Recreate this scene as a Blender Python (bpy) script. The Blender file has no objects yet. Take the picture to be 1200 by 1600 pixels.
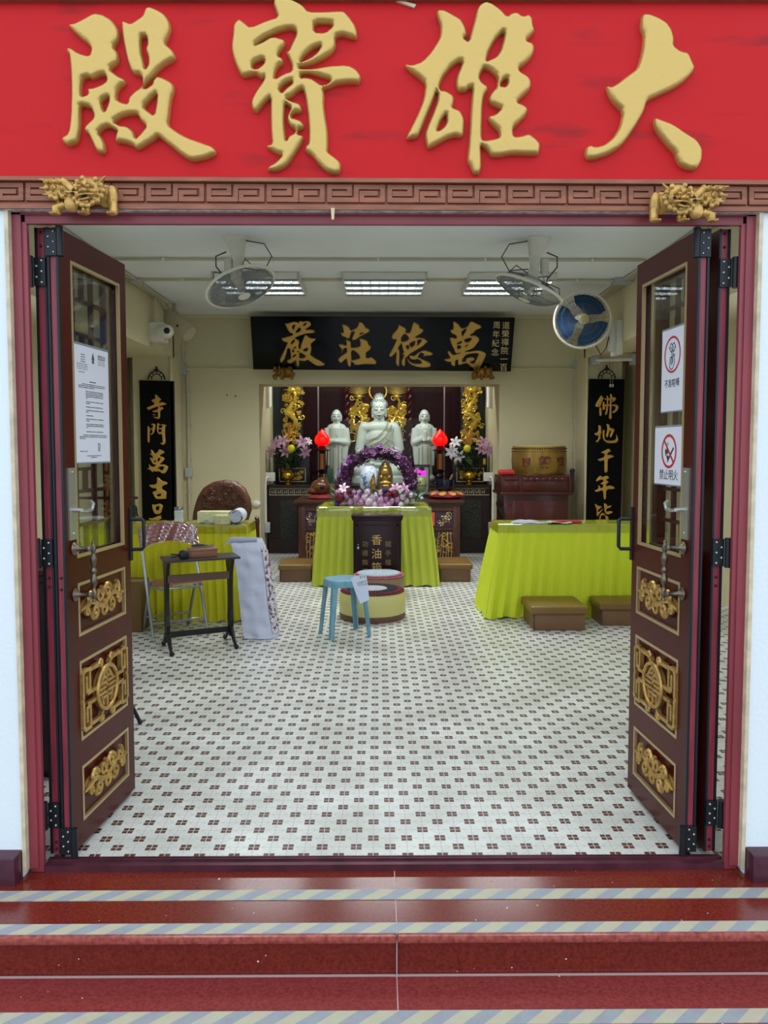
import bpy, bmesh, math, random
import numpy as np
from mathutils import Vector, Matrix
from mathutils.geometry import delaunay_2d_cdt
random.seed(7)
C = bpy.context.scene.collection
PI = math.pi
# ---------------------------------------------------------------- camera, sky, exposure
FPX = 1200.0
TH = math.radians(3.4); PSI = math.radians(0.45); CAM = Vector((0, 0, 1.45))
FW = Vector((math.sin(PSI)*math.cos(TH), math.cos(PSI)*math.cos(TH), -math.sin(TH)))
RT = Vector((math.cos(PSI), -math.sin(PSI), 0)); UP = RT.cross(FW)
cd = bpy.data.cameras.new('camera'); cam = bpy.data.objects.new('camera', cd); C.objects.link(cam)
cd.sensor_fit = 'VERTICAL'; cd.sensor_height = 36.0; cd.lens = 36.0*FPX/1600.0; cd.clip_start = .05; cd.shift_y = -29/1600
mw = Matrix((RT, UP, -FW)).transposed().to_4x4(); mw.translation = CAM; cam.matrix_world = mw
bpy.context.scene.camera = cam
world = bpy.data.worlds.new('world'); bpy.context.scene.world = world; world.use_nodes = True
wn = world.node_tree.nodes; wl = world.node_tree.links
bg = wn['Background']; bg.inputs[0].default_value = (.80, .90, 1.0, 1); bg.inputs[1].default_value = 1.85
vs = bpy.context.scene.view_settings
vs.view_transform = 'Standard'; vs.look = 'None'; vs.exposure = 0.0; vs.gamma = 1.0; vs.use_curve_mapping = False
TUBE_STRENGTH = 14.0
LAMP_W = 33.0

# ---------------------------------------------------------------- measuring helpers: a viewing direction met with a real plane of the place
def ray(px, py): return RT*((px-600)/FPX) + UP*((771-py)/FPX) + FW
def P(px, py, Y): d = ray(px, py); return CAM + d*(Y/d.y)
def G(px, py, z=0.0): d = ray(px, py); return CAM + d*((z-CAM.z)/d.z)
def XP(px, py, x): d = ray(px, py); return CAM + d*(x/d.x)

# ---------------------------------------------------------------- materials
def lin(h):
    h = h.lstrip('#'); v = [int(h[i:i+2], 16)/255 for i in (0, 2, 4)]
    return tuple(x/12.92 if x <= .04045 else ((x+.055)/1.055)**2.4 for x in v)
MATS = {}
def mat(name, col, rough=.5, metal=0.0, noise=0.0, nscale=8.0, col2=None, bump=0.0, bscale=40.0, emit=None, estr=0.0, spec=.5, coat=0.0, stretch=(1,1,1), alpha=None, sss=0, contrast=(.35,.65)):
    if name in MATS: return MATS[name]
    m = bpy.data.materials.new(name); m.use_nodes = True; nt = m.node_tree; b = nt.nodes['Principled BSDF']
    c = lin(col) if isinstance(col, str) else col
    b.inputs['Base Color'].default_value = (*c, 1); b.inputs['Roughness'].default_value = rough; b.inputs['Metallic'].default_value = metal
    b.inputs['Specular IOR Level'].default_value = spec; b.inputs['Coat Weight'].default_value = coat
    b.inputs['Coat Roughness'].default_value = .08
    if emit:
        b.inputs['Emission Color'].default_value = (*lin(emit), 1); b.inputs['Emission Strength'].default_value = estr
    if alpha is not None: b.inputs['Alpha'].default_value = alpha
    if noise or col2 or bump:
        tc = nt.nodes.new('ShaderNodeTexCoord'); mp = nt.nodes.new('ShaderNodeMapping'); mp.inputs['Scale'].default_value = stretch
        nt.links.new(tc.outputs['Object'], mp.inputs['Vector'])
    if noise or col2:
        n = nt.nodes.new('ShaderNodeTexNoise'); n.inputs['Scale'].default_value = nscale; n.inputs['Detail'].default_value = 6
        nt.links.new(mp.outputs[0], n.inputs['Vector'])
        r = nt.nodes.new('ShaderNodeValToRGB'); r.color_ramp.elements[0].position, r.color_ramp.elements[1].position = contrast
        c2 = (lin(col2) if isinstance(col2, str) else tuple(x*(1-noise) for x in c))
        r.color_ramp.elements[0].color = (*c2, 1); r.color_ramp.elements[1].color = (*c, 1)
        nt.links.new(n.outputs[0], r.inputs[0]); nt.links.new(r.outputs[0], b.inputs['Base Color'])
    if bump:
        n2 = nt.nodes.new('ShaderNodeTexNoise'); n2.inputs['Scale'].default_value = bscale; n2.inputs['Detail'].default_value = 4
        nt.links.new(mp.outputs[0], n2.inputs['Vector'])
        bp = nt.nodes.new('ShaderNodeBump'); bp.inputs['Strength'].default_value = bump; bp.inputs['Distance'].default_value = .01
        nt.links.new(n2.outputs[0], bp.inputs['Height']); nt.links.new(bp.outputs[0], b.inputs['Normal'])
    MATS[name] = m; return m
def glass_mat(name, tint='#dfe8e4', refl=.10, rough=.02, k=.5):
    m = bpy.data.materials.new(name); m.use_nodes = True; nt = m.node_tree; nt.nodes.clear()
    o = nt.nodes.new('ShaderNodeOutputMaterial'); t = nt.nodes.new('ShaderNodeBsdfTransparent'); g = nt.nodes.new('ShaderNodeBsdfGlossy')
    t.inputs[0].default_value = (*lin(tint), 1); g.inputs['Roughness'].default_value = rough
    lw = nt.nodes.new('ShaderNodeLayerWeight'); lw.inputs[0].default_value = .35
    ma = nt.nodes.new('ShaderNodeMath'); ma.operation = 'MULTIPLY_ADD'; ma.inputs[1].default_value = k; ma.inputs[2].default_value = refl*.5; ma.use_clamp = True
    nt.links.new(lw.outputs['Fresnel'], ma.inputs[0])
    mx = nt.nodes.new('ShaderNodeMixShader'); nt.links.new(ma.outputs[0], mx.inputs[0]); nt.links.new(t.outputs[0], mx.inputs[1]); nt.links.new(g.outputs[0], mx.inputs[2])
    nt.links.new(mx.outputs[0], o.inputs[0]); MATS[name] = m; return m

# ---------------------------------------------------------------- mesh builder
ORI = {}
class B:
    def __init__(s): s.bm = bmesh.new()
    def box(s, a, b, rot=None, piv=None):
        a = Vector(a); b = Vector(b); c = (a+b)/2; d = b-a
        M = Matrix.Translation(c) @ Matrix.Diagonal((abs(d.x) or 1e-5, abs(d.y) or 1e-5, abs(d.z) or 1e-5, 1))
        if rot is not None:
            p = Vector(piv) if piv is not None else c
            M = Matrix.Translation(p) @ rot.to_4x4() @ Matrix.Translation(-p) @ M
        bmesh.ops.create_cube(s.bm, size=1, matrix=M); return s
    def bbox(s, a, b, r=.004, seg=2, rot=None, piv=None):
        """box with softened edges"""
        t = bmesh.new(); a = Vector(a); b = Vector(b); c = (a+b)/2; d = b-a
        bmesh.ops.create_cube(t, size=1, matrix=Matrix.Translation(c) @ Matrix.Diagonal((abs(d.x), abs(d.y), abs(d.z), 1)))
        bmesh.ops.bevel(t, geom=t.edges[:], offset=min(r, min(abs(x) for x in d)*.49), segments=seg, profile=.6, affect='EDGES')
        if rot is not None:
            p = Vector(piv) if piv is not None else c
            bmesh.ops.transform(t, matrix=Matrix.Translation(p) @ rot.to_4x4() @ Matrix.Translation(-p), verts=t.verts)
        s.merge(t); return s
    def merge(s, t):
        me = bpy.data.meshes.new('tmp'); t.to_mesh(me); t.free(); s.bm.from_mesh(me); bpy.data.meshes.remove(me)
    def sph(s, c, r, seg=12, rings=8, rot=None):
        r = (r, r, r) if isinstance(r, (int, float)) else r
        M = Matrix.Translation(Vector(c)) @ (rot.to_4x4() if rot is not None else Matrix()) @ Matrix.Diagonal((*r, 1))
        bmesh.ops.create_uvsphere(s.bm, u_segments=seg, v_segments=rings, radius=1, matrix=M); return s
    def cyl(s, p0, p1, r0, r1=None, seg=12, caps=True):
        p0 = Vector(p0); p1 = Vector(p1); d = p1-p0; r1 = r0 if r1 is None else r1
        q = Vector((0, 0, 1)).rotation_difference(d.normalized()) if d.length > 0 else Matrix()
        M = Matrix.Translation((p0+p1)/2) @ q.to_matrix().to_4x4()
        bmesh.ops.create_cone(s.bm, cap_ends=caps, segments=seg, radius1=max(r0, 1e-5), radius2=max(r1, 1e-5), depth=d.length, matrix=M); return s
    def tube(s, pts, r, seg=6, closed=False):
        pts = [Vector(p) for p in pts]; n = len(pts); rs = r if isinstance(r, (list, tuple)) else [r]*n
        rows = []; prev = None
        for i, p in enumerate(pts):
            if closed: t = pts[(i+1) % n]-pts[i-1]
            else: t = pts[min(i+1, n-1)]-pts[max(i-1, 0)]
            if t.length < 1e-9: t = Vector((0, 0, 1))
            t.normalize()
            if prev is None:
                a = Vector((0, 0, 1)) if abs(t.z) < .9 else Vector((1, 0, 0)); u = t.cross(a).normalized()
            else:
                u = prev-t*prev.dot(t)
                u = u.normalized() if u.length > 1e-6 else t.orthogonal().normalized()
            prev = u; v = t.cross(u)
            rows.append([s.bm.verts.new(p+(u*math.cos(2*PI*k/seg)+v*math.sin(2*PI*k/seg))*rs[i]) for k in range(seg)])
        m = n if closed else n-1
        for i in range(m):
            A, Bq = rows[i], rows[(i+1) % n]
            for k in range(seg): s.bm.faces.new((A[k], A[(k+1) % seg], Bq[(k+1) % seg], Bq[k]))
        if not closed:
            s.bm.faces.new(rows[0][::-1]); s.bm.faces.new(rows[-1])
        return s
    def lathe(s, prof, c=(0, 0, 0), seg=24, axis=None):
        c = Vector(c); R = Vector((0, 0, 1)).rotation_difference(Vector(axis).normalized()).to_matrix() if axis is not None else Matrix.Identity(3)
        rows = []
        for r, z in prof:
            if r < 1e-6: rows.append([s.bm.verts.new(c+R@Vector((0, 0, z)))])
            else: rows.append([s.bm.verts.new(c+R@Vector((r*math.cos(2*PI*k/seg), r*math.sin(2*PI*k/seg), z))) for k in range(seg)])
        for A, Bq in zip(rows, rows[1:]):
            for k in range(seg):
                k2 = (k+1) % seg
                if len(A) == 1 and len(Bq) == 1: continue
                if len(A) == 1: s.bm.faces.new((A[0], Bq[k2], Bq[k]))
                elif len(Bq) == 1: s.bm.faces.new((A[k], A[k2], Bq[0]))
                else: s.bm.faces.new((A[k], A[k2], Bq[k2], Bq[k]))
        return s
    def grid(s, fn, nu, nv):
        V = [[s.bm.verts.new(fn(i/nu, j/nv)) for j in range(nv+1)] for i in range(nu+1)]
        for i in range(nu):
            for j in range(nv): s.bm.faces.new((V[i][j], V[i+1][j], V[i+1][j+1], V[i][j+1]))
        return s
    def prism(s, poly, fn, h0, h1):
        """polygon poly in 2D, fn(x,y,h)->3D, thick from h0 to h1"""
        a = [s.bm.verts.new(fn(x, y, h0)) for x, y in poly]; b = [s.bm.verts.new(fn(x, y, h1)) for x, y in poly]
        n = len(poly)
        s.bm.faces.new(a); s.bm.faces.new(b[::-1])
        for i in range(n): s.bm.faces.new((a[i], a[(i+1) % n], b[(i+1) % n], b[i]))
        return s
    def bar(s, x0, y0, x1, y1, w, fn, h0, h1):
        d = Vector((x1-x0, y1-y0)); L = d.length or 1; u = d/L; n = Vector((-u.y, u.x))*w/2; e = u*w/2
        a = Vector((x0, y0))-e; b = Vector((x1, y1))+e
        return s.prism([tuple(a+n), tuple(b+n), tuple(b-n), tuple(a-n)], fn, h0, h1)
    def path(s, pts, w, fn, h0, h1):
        for i, (p, q) in enumerate(zip(pts, pts[1:])): s.bar(*p, *q, w, fn, h0, h1+.00008*(i % 3))
        return s
    def quad(s, *p): s.bm.faces.new([s.bm.verts.new(Vector(q)) for q in p]); return s
    def out(s, name, m, parent=None, origin=None, sharp=38, smooth=True, recalc=True):
        bm = s.bm
        if recalc: bmesh.ops.recalc_face_normals(bm, faces=bm.faces)
        if smooth:
            for f in bm.faces: f.smooth = True
            for e in bm.edges:
                if len(e.link_faces) == 2:
                    if e.calc_face_angle(0) > math.radians(sharp): e.smooth = False
                else: e.smooth = False
        o3 = ORI[parent.name] if parent is not None else Vector(origin if origin is not None else (0, 0, 0))
        bmesh.ops.translate(bm, vec=-o3, verts=bm.verts)
        me = bpy.data.meshes.new(name); bm.to_mesh(me); bm.free()
        return link(name, me, m, parent, o3)
def link(name, me, m, parent, o3):
    for x in (m if isinstance(m, (list, tuple)) else [m]): me.materials.append(x)
    o = bpy.data.objects.new(name, me); C.objects.link(o)
    if parent is not None: o.parent = parent
    else: o.location = o3
    ORI[o.name] = Vector(o3); return o
def blob(parts, name, m, parent=None, origin=None, voxel=.01, smooth=4, tag_=None):
    """one continuous surface grown round overlapping forms (a carved or modelled body)"""
    bm = parts.bm; me = bpy.data.meshes.new('t'); bmesh.ops.recalc_face_normals(bm, faces=bm.faces); bm.to_mesh(me); bm.free()
    o = bpy.data.objects.new('t', me); C.objects.link(o)
    r = o.modifiers.new('r', 'REMESH'); r.mode = 'VOXEL'; r.voxel_size = voxel
    q = o.modifiers.new('s', 'SMOOTH'); q.iterations = smooth; q.factor = .5
    dg = bpy.context.evaluated_depsgraph_get(); dg.update()
    n = bpy.data.meshes.new_from_object(o.evaluated_get(dg)); bpy.data.objects.remove(o); bpy.data.meshes.remove(me)
    o3 = ORI[parent.name] if parent is not None else Vector(origin if origin is not None else (0, 0, 0))
    n.transform(Matrix.Translation(-o3)); n.name = name; n.polygons.foreach_set('use_smooth', [True]*len(n.polygons))
    return link(name, n, m, parent, o3)
def thing(name, label, cat, loc=(0, 0, 0), group=None):
    o = bpy.data.objects.new(name, None); C.objects.link(o); o.location = loc; o.empty_display_size = .05
    ORI[o.name] = Vector(loc); return tag(o, label, cat, group)
def tag(o, label, cat, group=None):
    o['label'] = label; o['category'] = cat
    if group: o['group'] = group
    return o
def struct(o, label=None):
    o['kind'] = 'structure'
    if label: o['label'] = label
    return o
def kids(o): return [c for c in bpy.data.objects if c.parent == o]
def copy_tree(o, parent=None):
    c = o.copy(); C.objects.link(c); c.parent = parent; ORI[c.name] = ORI[o.name].copy()
    for ch in kids(o): copy_tree(ch, c)
    return c
def text_mesh(s, size, fn, depth=.0012, bold=0.0):
    """flat lettering: fn(x,y,h)->3D, centred on the glyphs"""
    cu = bpy.data.curves.new('t', 'FONT'); cu.body = s; cu.size = size; cu.extrude = .5; cu.offset = bold; cu.align_x = 'CENTER'
    cu.resolution_u = 3
    o = bpy.data.objects.new('t', cu); C.objects.link(o)
    dg = bpy.context.evaluated_depsgraph_get(); dg.update()
    me = bpy.data.meshes.new_from_object(o.evaluated_get(dg)); bpy.data.objects.remove(o)
    bm = bmesh.new(); bm.from_mesh(me); bpy.data.meshes.remove(me)
    ys = [v.co.y for v in bm.verts]; yc = (min(ys)+max(ys))/2
    for v in bm.verts: v.co = fn(v.co.x, v.co.y-yc, depth if v.co.z > 0 else 0)
    b = B(); b.bm.free(); b.bm = bm; return b
def chaikin(p, n=1):
    for _ in range(n):
        q = []
        for i in range(len(p)):
            a = p[i]; b = p[(i+1) % len(p)]
            q.append((a[0]*.8+b[0]*.2, a[1]*.8+b[1]*.2)); q.append((a[0]*.2+b[0]*.8, a[1]*.2+b[1]*.8))
        p = q
    return p
def inflate(b, outer, holes, fn, step, H, w, base=.35, smooth=1):
    """carved relief: rounded pillow over a traced outline"""
    rings = [chaikin(r, smooth) for r in [outer]+holes]
    segs = np.array([(*r[i], *r[(i+1) % len(r)]) for r in rings for i in range(len(r))], float)
    def inside(pts):
        x = pts[:, 0][:, None]; y = pts[:, 1][:, None]; x0, y0, x1, y1 = segs.T
        c = ((y0 > y) != (y1 > y)) & (x < (x1-x0)*(y-y0)/np.where(y1 == y0, 1e-9, y1-y0)+x0)
        return c.sum(1) % 2 == 1
    def dist(pts):
        a = segs[:, :2]; d = segs[:, 2:]-a; L = (d**2).sum(1)+1e-12
        out = np.empty(len(pts))
        for i in range(0, len(pts), 400):
            p = pts[i:i+400]; t = np.clip(((p[:, None]-a)*d).sum(2)/L, 0, 1); out[i:i+400] = np.sqrt((((p[:, None]-a-t[..., None]*d))**2).sum(2).min(1))
        return out
    vs_, es = [], []
    for r in rings:
        k = len(vs_); m = len(r); vs_ += [Vector(p) for p in r]; es += [(k+i, k+(i+1) % m) for i in range(m)]
    nb = len(vs_)
    mn = segs[:, :2].min(0); mx = segs[:, :2].max(0)
    gx, gy = np.meshgrid(np.arange(mn[0], mx[0], step), np.arange(mn[1], mx[1], step)); gx = gx+(np.arange(gx.shape[0])[:, None] % 2)*step/2
    g = np.stack([gx.ravel(), gy.ravel()], 1); g = g[inside(g)]; g = g[dist(g) > step*.45] if len(g) else g
    vs_ += [Vector(p) for p in g]
    V, E_, F_, *_ = delaunay_2d_cdt(vs_, es, [], 0, 1e-4)
    pv = np.array([(v.x, v.y) for v in V]); cen = np.array([pv[list(f)].mean(0) for f in F_]); ok = inside(cen)
    d = dist(pv); h = H*(base+(1-base)*np.sqrt(np.clip(1-(1-np.clip(d/w, 0, 1))**2, 0, 1)))
    bv = [b.bm.verts.new(fn(x, y, hh)) for (x, y), hh in zip(pv, h)]
    for f, k in zip(F_, ok):
        if k:
            try: b.bm.faces.new([bv[i] for i in f])
            except ValueError: pass
    low = {}
    for r in rings:
        a = [b.bm.verts.new(fn(x, y, 0)) for x, y in r]; c = [b.bm.verts.new(fn(x, y, H*base)) for x, y in r]
        for i in range(len(r)): b.bm.faces.new((a[i], a[(i+1) % len(r)], c[(i+1) % len(r)], c[i]))
    loose = [v for v in bv if not v.link_faces]; bmesh.ops.delete(b.bm, geom=loose, context='VERTS')
    return b
def glyph(groups, ox, oy, k, fn, step, H, w, smooth=1):
    b = B()
    for outer, holes in groups:
        f = lambda r: [(ox+x*k, oy+y*k) for x, y in r]
        inflate(b, f(outer), [f(h) for h in holes], fn, step, H, w, smooth=smooth)
    bmesh.ops.remove_doubles(b.bm, verts=b.bm.verts, dist=1e-5)
    return b

# shared materials
M_RED = mat('sign_red_paint', '#c31219', .6, spec=.25, noise=.0, col2='#96181d', nscale=2.6, contrast=(.30, .42), stretch=(1, 1, 4))
M_GOLDP = mat('gold_paint', '#c4a660', .38, .55, bump=.25, bscale=30)
M_GOLD = mat('carved_gold_leaf', '#c8a05a', .36, .6, noise=.35, nscale=30, bump=.2, bscale=60)
M_GOLDB = mat('bright_gold', '#d8a338', .3, .75, noise=.4, nscale=20)
M_WOODF = mat('fretwork_wood', '#9c5f45', .55, noise=.3, nscale=9, stretch=(1, 1, 6), bump=.15)
M_FRAME = mat('frame_maroon_paint', '#8f3a44', .4, noise=.22, nscale=5, stretch=(1, 1, .3))
M_DOOR = mat('door_dark_maroon_varnish', '#4a120d', .3, noise=.2, nscale=4, stretch=(1, 1, .4), spec=.2)
M_EDGE = mat('door_edge_rosewood', '#8f3140', .38, noise=.4, nscale=22, stretch=(6, 6, .25))
M_BLACK = mat('black_metal', '#20262b', .38, .5)
M_STEEL = mat('brushed_steel', '#b9bab4', .32, .85)
M_BRONZE = mat('aged_bronze', '#7d7464', .33, .85, noise=.4, nscale=40)
M_BEAD = mat('champagne_bead', '#b9a377', .35, .5)
M_WHITE = mat('white_plastic', '#d9d6cc', .45)
M_SCREW = mat('screw_heads', '#c4c4c4', .3, .9)
M_WALLC = mat('cream_wall_paint', '#d3c9a3', .75, noise=.08, nscale=1.2)
M_CEIL = mat('grey_white_ceiling_paint', '#e6ebee', .7, noise=.06, nscale=1.5)
M_EXT = mat('pale_blue_white_render', '#dfe9ef', .8, bump=.15, bscale=60)
M_CABLE = mat('dark_cable', '#3a352d', .5)
M_GLASS = glass_mat('door_glass', '#fbfdfc', .08, k=.3)
M_PAPER = mat('white_paper', '#d6d8e2', .6)
M_INK = mat('black_ink', '#1b1b1f', .6)
M_SIGNRED = mat('sign_ring_red', '#b3202c', .5)
M_DARKW = mat('dark_rosewood', '#2c0d0c', .3, noise=.3, nscale=8, stretch=(1, 1, .3), coat=.2)
# ================================================================ SETTING
YF = 2.62                     # plane of the doorway
ZC = 3.15                     # ceiling height
# ---- tiled floor
def floor_material():
    m = bpy.data.materials.new('mosaic_floor_tiles'); m.use_nodes = True; nt = m.node_tree; N = nt.nodes; L = nt.links; bs = N['Principled BSDF']
    tc = N.new('ShaderNodeTexCoord'); sp = N.new('ShaderNodeSeparateXYZ'); L.new(tc.outputs['Object'], sp.inputs[0])
    def mth(op, a, b=None, c=None):
        n = N.new('ShaderNodeMath'); n.operation = op
        for i, x in enumerate((a, b, c)):
            if x is None: continue
            if isinstance(x, (int, float)): n.inputs[i].default_value = x
            else: L.new(x, n.inputs[i])
        return n.outputs[0]
    p = .124; g0 = G(583.4, 1309.5)
    u = mth('MULTIPLY_ADD', sp.outputs[0], 1/p, -g0.x/p+50); v = mth('MULTIPLY_ADD', sp.outputs[1], 1/p, -g0.y/p+50)
    def cen(t, off): return mth('ABSOLUTE', mth('SUBTRACT', mth('FRACT', mth('ADD', t, .5+off)), .5))
    a0, b0 = cen(u, 0), cen(v, 0); a1, b1 = cen(u, .5), cen(v, .5)
    def dot(a, b):
        d = mth('LESS_THAN', mth('MAXIMUM', a, b), .158); cr = mth('GREATER_THAN', mth('MINIMUM', a, b), .014); return mth('MULTIPLY', d, cr)
    dots = mth('MAXIMUM', dot(a0, b0), dot(a1, b1))
    grout = mth('LESS_THAN', mth('MINIMUM', mth('MINIMUM', a0, b0), mth('MINIMUM', a1, b1)), .011)
    def octl(a, b): return mth('LESS_THAN', mth('ABSOLUTE', mth('SUBTRACT', mth('ADD', a, b), .26)), .009)
    oc = mth('MAXIMUM', octl(a0, b1), octl(a1, b0))
    lines = mth('MAXIMUM', grout, oc)
    n = N.new('ShaderNodeTexNoise'); n.inputs['Scale'].default_value = 3; n.inputs['Detail'].default_value = 8; L.new(tc.outputs['Object'], n.inputs['Vector'])
    r = N.new('ShaderNodeValToRGB'); r.color_ramp.elements[0].color = (*lin('#bcbdb5'), 1); r.color_ramp.elements[1].color = (*lin('#d3d5cf'), 1)
    r.color_ramp.elements[0].position = .35; r.color_ramp.elements[1].position = .65; L.new(n.outputs[0], r.inputs[0])
    def mixc(f, a, col):
        x = N.new('ShaderNodeMix'); x.data_type = 'RGBA'; L.new(f, x.inputs[0]); L.new(a, x.inputs[6]); x.inputs[7].default_value = (*lin(col), 1); return x.outputs[2]
    l2 = mth('MULTIPLY', lines, .55)
    c = mixc(l2, r.outputs[0], '#8f8f86'); c = mixc(dots, c, '#552d24'); L.new(c, bs.inputs['Base Color'])
    bs.inputs['Roughness'].default_value = .33
    n2 = N.new('ShaderNodeTexNoise'); n2.inputs['Scale'].default_value = 9; L.new(tc.outputs['Object'], n2.inputs['Vector'])
    rr = mth('MULTIPLY_ADD', n2.outputs[0], .25, .22); L.new(rr, bs.inputs['Roughness'])
    return m
struct(B().box((-3.3, YF+.02, -.06), (3.3, 12.4, 0)).out('floor', floor_material()), 'white mosaic tiled floor with small brown squares')
# ---- shell of the hall
struct(B().box((-3.3, YF+.1, ZC), (3.3, 12.4, ZC+.12)).out('ceiling', M_CEIL))
NXL, NXR, NZT = P(405, 640, 10.0).x, P(780, 640, 10.0).x, P(600, 600, 10.0).z     # altar niche opening in the back wall
b = B(); b.box((-3.3, 10, 0), (NXL, 10.45, ZC)); b.box((NXR, 10, 0), (3.3, 10.45, ZC)); b.box((NXL, 10, NZT), (NXR, 10.45, ZC))
struct(b.out('wall_back', M_WALLC))
b = B(); b.box((NXL-.12, 10.45, 0), (NXL, 12.2, 3.0)); b.box((NXR, 10.45, 0), (NXR+.12, 12.2, 3.0)); struct(b.out('niche_side_wall', M_WALLC))
struct(B().box((NXL-.12, 10.45, NZT+.5), (NXR+.12, 12.3, NZT+.6)).out('niche_ceiling', M_DARKW))
struct(B().box((NXL-.1, 12.1, 0), (NXR+.1, 12.2, NZT+.5)).out('niche_back_wall', mat('niche_maroon_panel', '#380a14', .5, noise=.5, nscale=3, stretch=(6, 1, .15), spec=.1)))
WY0, WY1, WZ0, WZ1 = 3.7, 6.1, .95, 2.45            # added opening in each side wall for more daylight, hidden behind the open doors
for k, (nm, xa_, xb_) in enumerate((('wall_left', -3.3, -3.2), ('wall_right', 3.2, 3.3))):
    b = B(); b.box((xa_, YF+.1, 0), (xb_, WY0, ZC)); b.box((xa_, WY1, 0), (xb_, 10, ZC)); b.box((xa_, WY0, 0), (xb_, WY1, WZ0)); b.box((xa_, WY0, WZ1), (xb_, WY1, ZC)); struct(b.out(nm, M_WALLC))
    b = B(); xm = (xa_+xb_)/2; t = .04
    for y in (WY0, (WY0+WY1)/2-t/2, WY1-t): b.box((xm-.03, y, WZ0), (xm+.03, y+t, WZ1))
    for z in (WZ0, WZ1-t): b.box((xm-.03, WY0, z), (xm+.03, WY1, z+t))
    w = thing('window_%d' % (k+1), 'added side window bringing more daylight into the hall', 'window', (xm, WY0, WZ0)); struct(w); b.out('window_frame', M_WHITE, w)
for k, sx in enumerate((-1, 1)):
    xi = (-2.52 if sx < 0 else 2.56)
    struct(B().box((xi, YF+.1, 2.56), (3.2*sx, 9.6, ZC)).out('trim_%d' % (k+1), M_WALLC), 'cream painted beam along the side wall')
    b = B(); b.box((xi, 9.55, 0), (sx*(3.02), 10, ZC)); b.box((xi-sx*.0, 9.5, 0), (xi+sx*.025, 9.55, 2.56)); struct(b.out('trim_%d' % (k+3), M_WALLC), 'cream painted pillar')
# dado line and cove along the back wall
b = B(); b.box((-2.52, 9.965, P(600, 577, 10).z-.012), (2.56, 10, P(600, 577, 10).z+.012)); b.box((-2.52, 9.93, ZC-.05), (2.56, 10, ZC))
struct(b.out('trim_5', M_WALLC))
# ---- front wall with the doorway
OX0, OX1 = -1.205, 1.205                                    # inner faces of the frame
zt_in = P(600, 351, YF-.03).z; zt_out = P(600, 329, YF-.036).z
fxl, fxr = P(18, 340, YF-.036).x, P(1181, 340, YF-.036).x
OX0 = P(42, 360, YF-.03).x; OX1 = P(1158, 360, YF-.03).x
b = B()
b.box((-4.2, YF-.055, -.5), (fxl-.012, YF+.07, zt_out)); b.box((fxr+.012, YF-.055, -.5), (4.2, YF+.07, zt_out)); b.box((-4.2, YF+.0, zt_out), (4.2, YF+.07, 3.6))
struct(b.out('wall_front', M_EXT), 'pale blue-white outer wall beside the doorway')
b = B(); b.box((fxl-.0125, YF-.062, .0), (fxl-.0, YF+.01, zt_out)); b.box((fxr+.0, YF-.062, .0), (fxr+.0125, YF+.01, zt_out))
struct(b.out('trim_6', mat('cream_edge_paint', '#d8c9ac', .7, noise=.3, nscale=20)), 'peeling cream paint edge round the door frame')
b = B(); b.bbox((fxl, YF-.03, -.02), (OX0, YF-.010, zt_out), .006); b.bbox((OX1, YF-.03, -.02), (fxr, YF-.010, zt_out), .006)
b.bbox((fxl, YF-.03, zt_in), (fxr, YF-.010, zt_out), .006)
b.box((fxl, YF-.038, zt_in+.028), (fxr, YF-.03, zt_out)); b.box((fxl+.0, YF-.038, 0), (fxl+.03, YF-.03, zt_out)); b.box((fxr-.03, YF-.038, 0), (fxr, YF-.03, zt_out))
struct(b.out('trim_7', M_FRAME), 'maroon painted door frame')
b = B()
for a, c in ((-4.2, fxl-.015), (fxr+.015, 4.2)): b.bbox((a, YF-.115, -.03), (c, YF-.0, .075), .006)
struct(b.out('baseboard_front', mat('purple_skirting_stone', '#4d2433', .35, noise=.3, nscale=30)))
b = B(); b.box((OX0, YF-.03, -.03), (OX1, YF+.02, .003)); b.box((OX0, YF-.0, .003), (OX1, YF+.006, .010)); b.box((OX0, YF+.012, .003), (OX1, YF+.018, .010))
struct(b.out('trim_8', mat('threshold_purple_metal', '#5a2a38', .35, .3, noise=.4, nscale=12)), 'door threshold track')
# ---- granite landing and steps
def granite(name, c1, c2, rough):
    m = mat(name, c1, rough, col2=c2, nscale=95, contrast=(.25, .75), coat=.1); nt = m.node_tree; bs = nt.nodes['Principled BSDF']
    src = bs.inputs['Base Color'].links[0].from_socket; tc = nt.nodes.new('ShaderNodeTexCoord'); v = nt.nodes.new('ShaderNodeTexVoronoi'); v.inputs['Scale'].default_value = 22; nt.links.new(tc.outputs['Object'], v.inputs['Vector'])
    n = nt.nodes.new('ShaderNodeTexNoise'); n.inputs['Scale'].default_value = 2.2; nt.links.new(tc.outputs['Object'], n.inputs['Vector'])
    a = nt.nodes.new('ShaderNodeMath'); a.operation = 'MULTIPLY_ADD'; nt.links.new(n.outputs[0], a.inputs[0]); a.inputs[1].default_value = -.30; a.inputs[2].default_value = .225
    l = nt.nodes.new('ShaderNodeMath'); l.operation = 'ADD'; nt.links.new(v.outputs['Distance'], l.inputs[0]); nt.links.new(a.outputs[0], l.inputs[1])
    t = nt.nodes.new('ShaderNodeMath'); t.operation = 'LESS_THAN'; nt.links.new(l.outputs[0], t.inputs[0]); t.inputs[1].default_value = .115
    x = nt.nodes.new('ShaderNodeMix'); x.data_type = 'RGBA'; nt.links.new(t.outputs[0], x.inputs[0]); nt.links.new(src, x.inputs[6]); x.inputs[7].default_value = (.62, .52, .46, 1); nt.links.new(x.outputs[2], bs.inputs['Base Color'])
    return m
GR1 = granite('red_granite', '#7a2a20', '#55170f', .2); GR2 = granite('red_granite_worn', '#8f3a38', '#6b2220', .28)
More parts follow.
